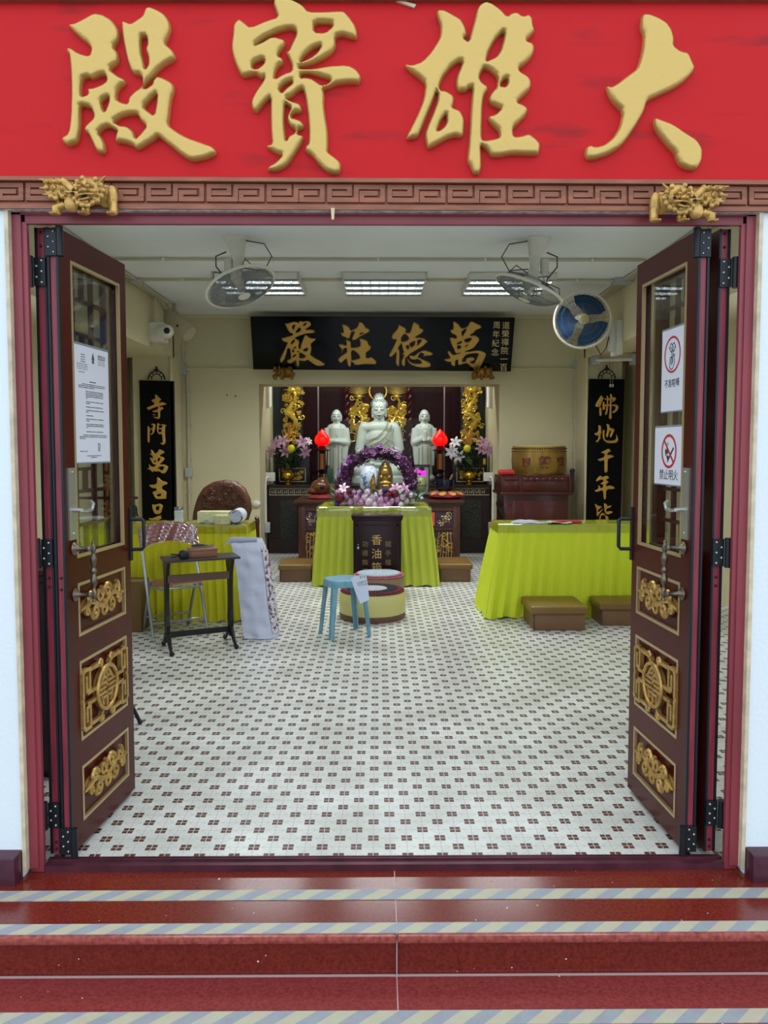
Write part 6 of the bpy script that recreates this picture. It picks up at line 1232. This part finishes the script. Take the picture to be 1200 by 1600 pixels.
# round cushions
def rings(spec, m, par, o, name):
    pass
def pouf(cen, R_, H_, label, M_side, crochet, band=True):
    o = Vector(cen); r = thing('round_cushion', label, 'cushion', tuple(o), 'round prayer cushions')
    b = B(); b.lathe([(0, .0), (R_-.004, 0), (R_, .01), (R_, .045), (R_-.003, .048)], o, 48); b.out('base_band', mat('brown_vinyl', '#6b4a3a', .5), r)
    b = B(); b.lathe([(R_-.004, .048), (R_, .052), (R_+.004, H_*.6), (R_, H_-.03), (R_-.02, H_-.005), (R_-.05, H_), (0, H_+.004)], o, 48); b.out('side_wrap', M_side, r)
    for r0, r1, m, h, nm in crochet:
        b = B(); n = 64
        for ring in range(max(1, int((r1-r0)/.018))):
            rr = r0+.009+ring*.018
            if rr > r1: break
            cnt = max(8, int(2*PI*rr/.022))
            for i in range(cnt): a = 2*PI*(i+.5*(ring % 2))/cnt; b.sph(o+Vector((rr*math.cos(a), rr*math.sin(a), H_+h-.02*max(0, (rr-R_+.03)/.03))), (.012, .012, .009), 6, 4)
        b.out(nm, m, r)
M_YP = mat('pale_yellow_vinyl', '#c9c27a', .45); M_CW = mat('white_yarn', '#b9b4ba', .9); M_CB = mat('black_navy_yarn', '#1c1c28', .9); M_CR = mat('dark_red_yarn', '#6b2226', .9); M_CG = mat('pale_blue_yarn', '#a4aeb6', .9); M_CP = mat('rose_yarn', '#a8596a', .9)
fc = G(583, 978, 0); pouf((P(582, 950, 6.54).x, 6.54, 0), .283, .235, 'pale yellow round cushion with a red black and white crocheted cover, behind the blue stool', M_YP, [(.0, .13, M_CW, .008, 'white_crochet_centre'), (.13, .22, M_CB, .008, 'black_crochet_ring'), (.22, .29, M_CR, .006, 'dark_red_crochet_ring')])
pouf((P(592, 900, 7.15).x, 7.15, 0), .235, .27, 'round cushion with a pale blue-white crocheted cover touching the offering box', mat('beige_vinyl', '#8c7a5c', .5), [(.0, .20, M_CG, .008, 'pale_crochet_centre'), (.20, .24, M_CP, .004, 'rose_crochet_ring')])
# blue plastic stool
M_BLUE = mat('weathered_blue_plastic', '#6f9fb4', .45, noise=.2, nscale=14)
ft = [G(501, 989), G(518, 1000), G(577, 994), G(556, 982)]; cen = sum(ft, Vector())/4; H_ = .445
r = thing('plastic_stool', 'light blue plastic stool with a paper note hanging from its seat', 'stool', (cen.x, cen.y, 0))
tops = []
for p in ft: tops.append(cen+(p-cen)*.70+Vector((0, 0, H_-.03)))
for p, t in zip(ft, tops):
    b = B(); d = (p-cen).normalized(); s = Vector((-d.y, d.x, 0)); 
    for k_, (w0, w1, off) in enumerate(((.030, .022, 0),)):
        A_ = [t+s*w0+d*.012, t+d*.03, t-s*w0+d*.012, t-s*w0*.8-d*.004, t+d*.012, t+s*w0*.8-d*.004]; Z_ = [p+s*w1+d*.006, p+d*.018, p-s*w1+d*.006, p-s*w1*.8-d*.008, p+d*.004, p+s*w1*.8-d*.008]
        va = [b.bm.verts.new(v) for v in A_]; vb = [b.bm.verts.new(v) for v in Z_]; n = 6
        for i in range(n): b.bm.faces.new((va[i], va[(i+1) % n], vb[(i+1) % n], vb[i]))
        b.bm.faces.new(va); b.bm.faces.new(vb[::-1])
    b.out('leg', M_BLUE, r)
b = B(); ang = [math.atan2((p-cen).y, (p-cen).x) for p in ft]
def sq(a, R_):
    a0 = min(ang, key=lambda q: abs(math.atan2(math.sin(a-q), math.cos(a-q)))); d = math.atan2(math.sin(a-a0), math.cos(a-a0)); return R_*(1-.10*abs(math.sin(d*1.1))**1.2*1.4)
prof = [(0, H_+.002), (.10, H_+.002), (.135, H_), (.158, H_-.004), (.166, H_-.014), (.168, H_-.055), (.162, H_-.056), (.158, H_-.02), (0, H_-.012)]
rows = []
for rr, z in prof:
    if rr == 0: rows.append([b.bm.verts.new((cen.x, cen.y, z))])
    else: rows.append([b.bm.verts.new((cen.x+sq(2*PI*i/48, rr)*math.cos(2*PI*i/48), cen.y+sq(2*PI*i/48, rr)*math.sin(2*PI*i/48), z)) for i in range(48)])
for A_, Z_ in zip(rows, rows[1:]):
    for i in range(48):
        j = (i+1) % 48
        if len(A_) == 1: b.bm.faces.new((A_[0], Z_[i], Z_[j]))
        elif len(Z_) == 1: b.bm.faces.new((A_[i], A_[j], Z_[0]))
        else: b.bm.faces.new((A_[i], A_[j], Z_[j], Z_[i]))
b.out('seat', M_BLUE, r)
Yn = cen.y-.15; r = thing('paper_note', 'white handwritten paper note hanging over the edge of the blue stool', 'note', tuple(P(563, 905, Yn)))
def nf(x, y, h): return P(x, y, Yn-.035+.0006*(x-560))+Vector((0, -h, 0))
b = B(); b.prism([(548, 903), (561, 899), (572, 896.5), (575, 915), (577, 937), (563, 943.5), (555, 925)], nf, 0, .0012); b.out('paper_sheet', mat('note_paper', '#c9d3e8', .6), r)
b = B(); rd = random.Random(2)
for row, (xa_, ya_) in enumerate(((562, 902), (558, 911), (559, 915))):
    for i in range(5 if row else 3):
        x = xa_+i*3.0; y = ya_-i*.6
        for q in range(4): b.bar(x+rd.uniform(0, 2), y+rd.uniform(-2, 2), x+rd.uniform(0, 2), y+rd.uniform(-2, 2), .45, nf, .0012, .0018)
b.out('handwriting', M_INK, r)
# folding chair
FL, FR = G(240, 1004), G(325, 993); ux = (FR-FL).normalized(); uy = Vector((-ux.y, ux.x, 0)); o = (FL+FR)/2; hw = (FR-FL).length/2
def ch(x, y, z): return o+ux*x+uy*y+Vector((0, 0, z))
M_CHROME = mat('grey_steel_tube', '#9aa0a4', .3, .8); M_VIN = mat('dusty_rose_vinyl', '#b45c58', .45, noise=.1, nscale=5); M_WRAP = glass_mat('clear_wrap', '#fbf5f5', .26, .05)
r = thing('folding_chair', 'steel folding chair with a dusty rose seat and plastic-wrapped backrest', 'chair', tuple(o))
for s in (-1, 1): b = B(); b.tube([ch(s*hw, 0, .01), ch(s*hw*1.0, .19, .42), ch(s*hw*.98, .30, .66), ch(s*hw*.97, .34, .80)], .012, 8); b.sph(ch(s*hw, 0, .018), .017, 8, 6); b.out('front_leg', M_CHROME, r)
for s in (-1, 1): b = B(); b.tube([ch(s*hw*.86, .42, .01), ch(s*hw*.86, .26, .30), ch(s*hw*.86, .16, .44)], .011, 8); b.sph(ch(s*hw*.86, .42, .016), .016, 8, 6); b.out('rear_leg', M_CHROME, r)
b = B(); b.tube([ch(-hw, .06, .13), ch(hw, .06, .13)], .009, 8); b.tube([ch(-hw*.86, .36, .12), ch(hw*.86, .36, .12)], .009, 8); b.out('stretcher', M_CHROME, r)
b = B()
def seatf(u, v):
    x = (u-.5)*2; w = hw*.86*(1-.12*v); return ch(x*w, .0+.40*v, .425-.02*v+.012*math.sin(PI*u)*math.sin(PI*v)+(-.012 if v < .04 else 0))
b.grid(seatf, 12, 12); bmesh.ops.solidify(b.bm, geom=b.bm.faces[:], thickness=.026); b.out('seat', mat('tan_seat_vinyl', '#96624a', .35), r)
b = B(); pts = [seatf(u, v)+Vector((0, 0, -.02)) for u, v in ((0, 1), (0, .5), (0, .05), (.08, 0), (.5, 0), (.92, 0), (1, .05), (1, .5), (1, 1))]; b.tube(pts, .010, 8); b.out('seat_rail', M_CHROME, r)
def backf(u, v, e=0):
    x = (u-.5)*2; top = .865-.055*abs(x)**2.6; bot = .705-.02*abs(x)**3+.012*math.cos(x*PI); z = bot+(top-bot)*v; y = .315+.045*(z-.70)/.15-.03*(1-x*x)*-1+e; return ch(x*hw*1.10, y-.02, z)
b = B(); b.grid(backf, 20, 10); bmesh.ops.solidify(b.bm, geom=b.bm.faces[:], thickness=.022); bkr = b.out('backrest', M_VIN, r)
b = B(); b.grid(lambda u, v: backf(-.01+u*1.02, -.04+v*1.08)-uy*.030+uy*.006*math.sin(u*31+v*13)*math.sin(v*17+u*9), 40, 20); b.out('plastic_wrap', M_WRAP, bkr, recalc=False)
# little iron stand
A1, A2 = G(262, 1017), G(360.5, 1006); lx = (A2-A1).normalized(); ly = Vector((-lx.y, lx.x, 0)); lo = (A1+A2)/2; lw = (A2-A1).length/2
def st(x, y, z): return lo+lx*x+ly*y+Vector((0, 0, z))
M_IRON = mat('worn_black_iron', '#16161a', .4, .4, noise=.4, nscale=25)
r = thing('side_stand', 'small black iron stand with a narrow dark top in front of the folding chair', 'table', tuple(lo)); ZT = .665
b = B()
for p in ([(-.27, -.145), (.27, -.145), (.29, .125), (-.25, .135)],): b.prism(p, lambda x, y, h: st(x, y, h), ZT-.014, ZT)
b.out('table_top', mat('dark_stained_top', '#2c2220', .35, noise=.3, nscale=10), r)
for s in (-1, 1):
    b = B(); pr = [(ZT-.015, .10), (ZT-.06, .075), (ZT-.12, .05), (ZT-.22, .036), (.36, .032), (.26, .036), (.19, .05), (.13, .038), (.10, .04)]
    for (za1, w1), (zb1, w2) in zip(pr, pr[1:]):
        q = [st(s*lw-.012, -w1, za1), st(s*lw-.012, w1, za1), st(s*lw-.012, w2, zb1), st(s*lw-.012, -w2, zb1)]; q2 = [p+lx*.024 for p in q]; va = [b.bm.verts.new(p) for p in q]; vb = [b.bm.verts.new(p) for p in q2]
        b.bm.faces.new(va); b.bm.faces.new(vb[::-1])
        for i in range(4): b.bm.faces.new((va[i], va[(i+1) % 4], vb[(i+1) % 4], vb[i]))
    for t in (-1, 1): b.tube([st(s*lw, t*.01, .14), st(s*lw, t*.05, .10), st(s*lw, t*.10, .055), st(s*lw, t*.15, .02), st(s*lw, t*.165, .014)], [.016, .018, .014, .012, .014], 8); b.sph(st(s*lw, t*.165, .018), .018, 8, 6)
    b.tube([st(s*lw, .02, .12), st(s*lw+.004, 0, .06)], .014, 6); b.out('leg', M_IRON, r)
b = B(); b.box((-lw+.0, -.008, .095), (lw, .008, .135)); bmesh.ops.transform(b.bm, matrix=Matrix.Translation(lo) @ Matrix((lx, ly, Vector((0, 0, 1)))).transposed().to_4x4(), verts=b.bm.verts); b.out('lower_rail', M_IRON, r)
b = B(); b.box((-lw+.0, -.06, .498), (lw-.02, -.048, .552)); bmesh.ops.transform(b.bm, matrix=Matrix.Translation(lo) @ Matrix((lx, ly, Vector((0, 0, 1)))).transposed().to_4x4(), verts=b.bm.verts); b.out('brown_rail', mat('brown_board', '#5b3a2b', .4), r)
MS = Matrix.Translation(lo+Vector((0, 0, ZT))) @ Matrix((lx, ly, Vector((0, 0, 1)))).transposed().to_4x4()
def onst(b, name, m, par=None, origin=None): bmesh.ops.transform(b.bm, matrix=MS, verts=b.bm.verts); return b.out(name, m, par, origin=origin)
so = MS @ Vector((.02, .03, 0)); r = thing('wooden_box', 'small flat brown wooden box on the iron stand', 'box', tuple(so)); b = B(); b.bbox((-.06, -.04, 0), (.13, .10, .045), .003); onst(b, 'box_body', mat('light_brown_wood', '#8a5c44', .45), r); b = B(); b.bbox((-.064, -.044, .045), (.134, .104, .062), .003); onst(b, 'box_lid', mat('light_brown_lid', '#94664e', .4), r)
b = B()
def rem(u, v): a = (u-.5)*2; return Vector((-.045+.16*u, -.01+.05*v+.01*u, .064+.008+.020*math.sin(PI*v)*(.6+.4*math.sin(u*5))))
b.grid(rem, 12, 6); bmesh.ops.solidify(b.bm, geom=b.bm.faces[:], thickness=.012); tag(onst(b, 'spectacle_case', mat('dull_black_leather', '#2b2d30', .5), origin=MS @ Vector((.03, .02, .064))), 'dark soft spectacle case lying on the brown wooden box', 'case')
so = MS @ Vector((-.14, -.06, 0)); r = thing('black_clip_tool', 'black staple-remover-like tool at the chair end of the iron stand', 'tool', tuple(so)); b = B(); b.bbox((-.15, -.09, .0), (-.085, -.04, .05), .012); b.sph((-.115, -.06, .045), (.035, .025, .018), 12, 8); onst(b, 'tool_body', M_BLACK, r)
b = B(); b.tube([(-.12, -.07, .03), (-.17, -.08, .035), (-.21, -.09, .04)], .006, 6); b.tube([(-.12, -.05, .02), (-.17, -.055, .02), (-.205, -.06, .015)], .006, 6); onst(b, 'prong', M_BLACK, r)
# white sack
lv = [(1004, 382, 424, 438), (985, 379, 422, 437), (940, 374, 416, 432), (890, 369, 411, 424), (862, 364, 407, 419), (848, 361, 404, 412), (842, 360, 402, 409)]
r = thing('paper_sack', 'tall white sack with a printed side leaning against the iron stand', 'bag', tuple(G(410, 1005)))
b = B(); rows = []; Yb0 = 5.76; rd = random.Random(8)
for i, (y, a, c_, d_) in enumerate(lv):
    Y = Yb0+.02*i; p = [P(a, y, Y), P((a+c_)/2, y+(2 if i == 0 else 0), Y-.02), P(c_, y, Y-.01), P((c_+d_)/2+1, y, Y+.05), P(d_, y-2, Y+.13), P((a+d_)/2+3, y-3, Y+.15), P(a+2, y-3, Y+.13)]
    if i == 0:
        for q in p: q.z = .004
    rows.append(p)
def loft(u, v):
    n = len(rows)-1; t = v*n; i = min(int(t), n-1); f = t-i; m_ = 7; s = u*m_; j = int(s) % m_; g = s-int(s)
    A_ = rows[i][j].lerp(rows[i][(j+1) % m_], g); Z_ = rows[i+1][j].lerp(rows[i+1][(j+1) % m_], g); q = A_.lerp(Z_, f)
    w = .006*math.sin(q.x*41+q.z*17)*math.sin(q.z*23+1)+.004*math.sin(q.z*61+q.x*9)+.004*abs(math.sin(q.z*9+q.x*30)); return q+Vector((0, -w, 0))
b.grid(loft, 56, 46); top = rows[-1]; bmesh.ops.remove_doubles(b.bm, verts=b.bm.verts, dist=1e-4)
b.out('sack_body', mat('white_sack_paper', '#c3c8dc', .6, bump=.5, bscale=14), r, recalc=False, sharp=60)
b = B(); b.grid(lambda u, v: (rows[-1][0].lerp(rows[-1][2], u)+Vector((-.04*(1-u)*v, -.035*math.sin(v*2.2), .012-.05*v+.02*u*v))), 14, 6); bmesh.ops.solidify(b.bm, geom=b.bm.faces[:], thickness=.002); b.out('folded_mouth', mat('white_sack_paper', '#c3c8dc', .6), r)
b = B(); b.grid(lambda u, v: loft((2.25+1.6*u)/7, .12+.62*v)+Vector((.006, -.004, 0)), 6, 30); b.out('side_print', mat('colour_print', '#d3d3de', .5, col2='#7a4a55', nscale=34, contrast=(.42, .5)), r, recalc=False)
# cardboard box and stand leg behind the open door
q = G(221, 988); b = B(); b.bbox((q.x-.40, q.y, 0), (q.x, q.y+.22, .40), .004); b.box((q.x-.40, q.y-.001, .39), (q.x, q.y+.0, .402)); tag(b.out('cardboard_box', mat('cardboard', '#6e5026', .7), origin=(q.x-.2, q.y+.15, 0)), 'brown cardboard box on the floor under the yellow cloth beside the door leaf', 'box')
q = G(219, 1132); r = thing('floor_stand', 'black tripod stand with one splayed leg showing past the door leaf', 'stand', (q.x-.34, q.y+.1, 0)); pc = Vector((q.x-.34, q.y+.10, 0))
b = B(); b.cyl(pc+Vector((0, 0, .12)), pc+Vector((0, 0, .95)), .014, seg=10); b.cyl(pc+Vector((0, 0, .40)), pc+Vector((0, 0, .50)), .022, seg=10); b.out('pole', M_BLACK, r)
for dx, dy in ((q.x-pc.x, q.y-pc.y), (-.2, .26), (-.2, -.26)):
    b = B(); b.tube([pc+Vector((0, 0, .46)), pc+Vector((dx*.6, dy*.6, .26)), pc+Vector((dx, dy, .012))], .010, 8); b.sph(pc+Vector((dx, dy, .014)), .014, 8, 6); b.out('leg', M_BLACK, r)
r = thing('added_dark_cabinet', 'added low dark cabinet darkening the gap beside the leaf folded behind the paper notice', 'cabinet', (-1.68, 3.5, 0)); b = B(); b.bbox((-1.95, 3.3, .03), (-1.42, 3.7, .90), .006); b.bbox((-1.97, 3.28, .90), (-1.40, 3.72, .925), .006); b.box((-1.93, 3.32, 0), (-1.44, 3.68, .03)); b.out('cabinet_body', M_DARKW, r)  # invented cabinet, put here so the door gap reads dark
for x in (-1.935, -1.68): b = B(); b.bbox((x, 3.285, .06), (x+.245, 3.30, .87), .004); d_ = b.out('cabinet_door', M_DARKW, r); b = B(); b.sph((x+(.22 if x < -1.8 else .025), 3.275, .5), .012, 8, 6); b.out('knob', M_BRONZE, d_)
# ---------------- things on the side tables
TL = .809
def lt(px, Y): return Vector((P(px, 815, Y).x, Y, TL))
o = lt(279.5, 6.52); r = thing('glass_jar', 'glass jar of white contents with a chrome lid on the yellow cloth', 'jar', tuple(o))
b = B(); b.lathe([(0, 0), (.034, 0), (.038, .01), (.038, .035), (.034, .05), (.038, .07), (.038, .105), (.03, .115), (0, .115)], o, 24); b.out('jar_body', mat('frosted_jar', '#c8cfc6', .25), r); b = B(); b.lathe([(.033, .112), (.036, .115), (.036, .138), (.03, .142), (0, .142)], o, 24); b.out('lid', mat('chrome_lid', '#9a9ea0', .15, .9), r)
M_PYB = mat('pale_yellow_card', '#e0dda8', .5, noise=.15, nscale=30)
x0, x1 = lt(310, 6.6).x, lt(362, 6.6).x; tag(B().bbox((x0, 6.56, TL), (x1, 6.70, TL+.095), .004).out('tissue_box', M_PYB, origin=((x0+x1)/2, 6.6, TL)), 'pale yellow patterned tissue box before the carved chair back', 'box')
o = lt(348, 6.47); r = thing('patterned_tin', 'round pale tin with faint flower pattern before the pale yellow box', 'tin', tuple(o)); b = B(); b.lathe([(0, 0), (.066, 0), (.072, .008), (.074, .066), (.076, .07), (.074, .075), (0, .078)], o, 32); b.out('tin_body', mat('pale_tin', '#d9d3a0', .35, noise=.15, nscale=40), r)
o = lt(318, 6.46); b = B(); rd = random.Random(3); b.grid(lambda u, v: o+Vector((-.05+.15*u, -.03+.07*v, .006+.035*abs(math.sin(u*5+v*3))*math.sin(PI*u)*(.5+.5*math.sin(PI*v)))), 16, 10); bmesh.ops.solidify(b.bm, geom=b.bm.faces[:], thickness=.003); tag(b.out('crumpled_wrapper', mat('pale_green_wrap', '#b9c9b4', .4), origin=o), 'crumpled pale green wrapper beside the round tin', 'wrapper')
o = lt(371.5, 6.55); r = thing('newspaper_roll', 'rolled white printed paper lying end-on beside the pale yellow box', 'paper', tuple(o)); b = B(); rr_ = .062
b.tube([o+Vector((0, -.10, rr_)), o+Vector((0, .12, rr_))], rr_-.012, 24); b.out('roll_core', mat('printed_roll', '#c6cad4', .6, col2='#6a7080', nscale=22, contrast=(.36, .42)), r)
b = B(); b.tube([o+Vector((q[0], -.105, rr_+q[1])) for q in spiral(0, 0, rr_-.006, 0, 2.6, 40)], .0045, 6); b.cyl(o+Vector((0, -.10, rr_)), o+Vector((0, .12, rr_)), rr_-.002, seg=24, caps=False); b.out('roll_edges', mat('roll_paper', '#cfd3dc', .6), r)
TR = .801
o = Vector((P(845, 815, 6.6).x, 6.62, TR)); r = thing('paper_sheets', 'loose white and green-edged sheets lying flat on the bright yellow-cloth table', 'papers', tuple(o))
b = B(); b.grid(lambda u, v: o+Vector((-.28+.42*u+.05*v, -.10+.2*v, .004+.012*math.sin(u*6)*v+.006*abs(math.sin(u*11)))), 24, 8); bmesh.ops.solidify(b.bm, geom=b.bm.faces[:], thickness=.002); b.out('white_sheet', M_PAPER, r)
b = B(); b.grid(lambda u, v: o+Vector((.05+.20*u, -.13+.14*v, .012+.006*math.sin(u*7))), 12, 6); b.out('green_sheet', mat('green_sheet', '#9fb98a', .5), r)
o2 = Vector((P(885, 815, 6.6).x, 6.64, TR)); tag(B().bbox((o2.x-.13, o2.y-.06, TR), (o2.x+.13, o2.y+.06, TR+.018), .004).out('red_booklet', mat('red_booklet', '#b3222a', .4), origin=o2), 'red booklet lying next to the loose sheets on the bright yellow-cloth table', 'booklet')
# ---------------- drum and its cabinet
Yc = 9.22; c, k = fig(Yc); zt_ = c(842, 743).z; xa, xb = c(787, 780).x, c(888, 780).x
r = thing('drum_cabinet', 'dark red wooden cabinet with drawers carrying the gold drum', 'cabinet', ((xa+xb)/2, Yc, 0)); M_RW = mat('red_rosewood', '#4a100e', .3, noise=.3, nscale=6, stretch=(1, 1, .3), coat=.2)
zm = c(842, 770).z; b = B(); b.bbox((xa, Yc, 0), (xb, Yc+.55, zm-.02), .005); b.bbox((xa-.05, Yc-.04, zm-.025), (xb+.05, Yc+.57, zm+.012), .008); b.bbox((xa-.035, Yc-.02, zm+.012), (xb+.025, Yc+.55, zt_-.03), .004); b.out('cabinet_body', M_RW, r)
for a_, e_ in ((xa-.035, xa-.005), (c(820, 0).x-.015, c(820, 0).x+.02), (xb-.005, xb+.03)): b = B(); b.bbox((a_, Yc-.035, zm+.012), (e_, Yc-.018, zt_-.015), .003); b.out('drawer_post', M_RW, r)
for a_, e_ in ((xa+.01, c(820, 0).x-.03), (c(820, 0).x+.035, xb-.02)):
    b = B(); b.bbox((a_, Yc-.03, zm+.035), (e_, Yc-.02, zt_-.06), .004); b.bbox((a_+.03, Yc-.036, zm+.05), (e_-.03, Yc-.028, zt_-.075), .004); b.out('drawer', M_RW, r)
    b = B(); n = 7
    for i in range(n): x = a_+(e_-a_)*(i+.5)/n; b.sph((x, Yc-.03, zt_-.045), ((e_-a_)/n*.6, .012, .022), 10, 8)
    b.out('scalloped_apron', M_RW, r)
    b = B(); b.bbox((a_+.02, Yc-.012, .12), (e_-.02, Yc+.002, zm-.10), .004); b.bbox((a_+.05, Yc-.020, .18), (e_-.05, Yc-.008, zm-.16), .004); b.out('door_panel', M_RW, r)
b = B(); b.tube([c(788, 808), c(784, 800), c(779, 793), c(776, 786), c(778, 783)], [.02, .028, .02, .012, .018], 8); b.tube([c(786, 800), c(786, 790)], .016, 6); b.out('curled_bracket', M_BLKW, r)
b = B(); b.bbox((xb+.03, Yc-.0, zm), (xb+.07, Yc+.05, zt_+.04), .006); b.sph((xb+.05, Yc+.025, zt_+.06), .03, 10, 8); b.out('corner_post', M_BLKW, r)
b = B(); b.box((xa-.03, Yc-.015, zt_-.03), (xb+.02, Yc+.54, zt_-.001)); b.out('top_board', M_RW, r)
ycd = Yc+.34; R_ = 42.5*ycd/1200; od = Vector((P(842, 720, ycd).x, ycd, zt_)); r = thing('gold_drum', 'large gold barrel drum with dark red characters standing on the cabinet', 'drum', tuple(od)); Hd = P(842, 700, ycd).z-zt_+.03
b = B(); b.lathe([(0, 0), (R_*.93, 0), (R_*.97, Hd*.12), (R_*1.0, Hd*.45), (R_*.985, Hd*.75), (R_*.95, Hd*.97)], od, 56); shl = b.out('drum_shell', mat('drum_gold', '#a3803a', .32, .6, noise=.35, nscale=5), r)
b = B(); b.lathe([(R_*.955, Hd*.95), (R_*.965, Hd*.985), (R_*.93, Hd), (0, Hd+.004)], od, 56); b.out('drum_skin', mat('drum_skin', '#b9a263', .5), r)
b = B()
for i in range(72): a = 2*PI*i/72; b.sph(od+Vector((R_*.975*math.cos(a), R_*.975*math.sin(a), Hd*.90)), .010, 6, 5)
for i in range(72): a = 2*PI*i/72; b.sph(od+Vector((R_*.99*math.cos(a), R_*.99*math.sin(a), Hd*.80)), .006, 6, 5)
b.out('drum_studs', mat('dark_studs', '#4a2f1a', .5), shl)
M_DRC = mat('dark_red_character', '#5e1a16', .5)
for chr_, deg, sz in (('園', -128, .10), ('榮', -90, .135), ('道', -52, .115)):
    a0 = math.radians(deg)
    def fd(x, y, h, a0=a0): a = a0+x/R_; rr_ = R_*1.0+.002+h; return od+Vector((rr_*math.cos(a), rr_*math.sin(a), Hd*.44+y))
    text_mesh(chr_, sz, fd, .003, .01).out('drum_character', M_DRC, shl, smooth=False)
b = B(); c2, k2 = fig(ycd); q0 = Vector((P(781, 738, Yc-.01).x, Yc-.0, zt_+.035)); r = thing('red_scroll', 'red cylindrical roll lying on the cabinet beside the gold drum', 'scroll', tuple(q0-Vector((0, 0, .035)))); b.cyl(q0, q0+Vector((.17, .02, 0)), .036, seg=20); b.out('scroll_body', mat('bright_red_cloth', '#a81420', .5), r); b = B(); b.cyl(q0+Vector((-.012, -.001, 0)), q0, .030, .036, 20); b.out('end_cap', mat('bright_red_cloth', '#a81420', .5), r)
# carved chair behind the side table
Yk = 8.3; c, k = fig(Yk); r = thing('carved_chair', 'brown wooden chair with a large arched carved backrest behind the side table', 'chair', tuple(Vector((c(349, 0).x, Yk, 0)))); M_CW2 = mat('carved_teak', '#62361c', .4, noise=.4, nscale=10, bump=.8, bscale=26)
out_ = [(301, 812), (303, 797), (309, 777), (318, 762), (333, 753), (352, 749.5), (370, 753), (383, 763), (391, 779), (393, 796), (388, 812), (388, 850), (303, 850)]
f = lambda x, y, h: c(x, y)+Vector((0, -h, 0)); b = B(); inflate(b, out_, [], f, 3, .05, 8, smooth=2); b.prism(out_, f, -.03, .001); arb = b.out('arched_backrest', M_CW2, r)
g = B(); rd = random.Random(6)
for i in range(46):
    a = rd.uniform(0, PI); q = rd.uniform(.25, .92); x = 347+40*q*math.cos(a); y = 796-42*q*math.sin(a); g.tube([c(u, v)+Vector((0, -.054, 0)) for u, v in spiral(x, y, rd.uniform(2, 4.5), rd.uniform(0, 6), 1.2, 9)], .011, 5)
g.out('carved_figures', M_CW2, arb)
b = B(); xa, xb = c(303, 0).x, c(390, 0).x; b.bbox((xa, Yk-.5, .40), (xb, Yk+.0, .45), .01)
for x in (xa+.03, xb-.03):
    for y in (Yk-.46, Yk-.04): b.cyl((x, y, 0), (x, y, .40), .025, seg=10)
b.out('seat_and_legs', mat('chair_teak', '#4f2a16', .4), r)
px_ = P(401.5, 812, 7.55); r = thing('dark_post', 'dark red turned chair post standing just past the corner of the side table', 'post', (px_.x, 7.55, 0)); b = B(); b.lathe([(0, 0), (.025, 0), (.022, .3), (.026, .5), (.024, .70), (.028, .73), (.022, .745), (.024, .76), (.01, .775), (0, .777)], (px_.x, 7.55, 0), 14); b.out('turned_post', M_RW, r)
q = P(400.5, 787, 9.99); tag(B().sph((q.x, 9.985, q.z), (.058, .03, .045), 20, 12).out('round_wall_knob', M_WHITE, origin=(q.x, 9.985, q.z)), 'round white fixture on the back wall beside the carved chair backrest', 'fixture')
# bell
q = P(209, 778, 7.6); r = thing('hanging_bell', 'small dark bell hanging from a bracket beside the open door leaf', 'bell', tuple(q)); b = B(); b.tube([(-3.2, 7.6, q.z), (q.x+.04, 7.6, q.z)], .014, 8); b.out('bracket', M_RW, r)
b = B(); b.tube([(q.x, 7.6, q.z), (q.x, 7.6, q.z-.07)], .004, 5); b.out('chain', M_CABLE, r); b = B(); b.lathe([(0, -.07), (.02, -.075), (.032, -.10), (.036, -.16), (.048, -.185), (.04, -.185), (0, -.17)], (q.x, 7.6, q.z), 20); b.out('bell_body', mat('dark_bronze', '#2f2a24', .35, .7), r)
# small wall marks and hooks
for px, py in ((355, 617.5), (368, 619), (590+0, 0))[:2]:
    q = P(px, py, 10.0); tag(B().cyl((q.x, 9.999, q.z), (q.x, 9.985, q.z), .010, seg=8).out('wall_plug', M_CABLE, origin=(q.x, 10, q.z)), 'small dark plug hole in the cream wall above the carved chair', 'plug hole', 'plug holes in the wall')
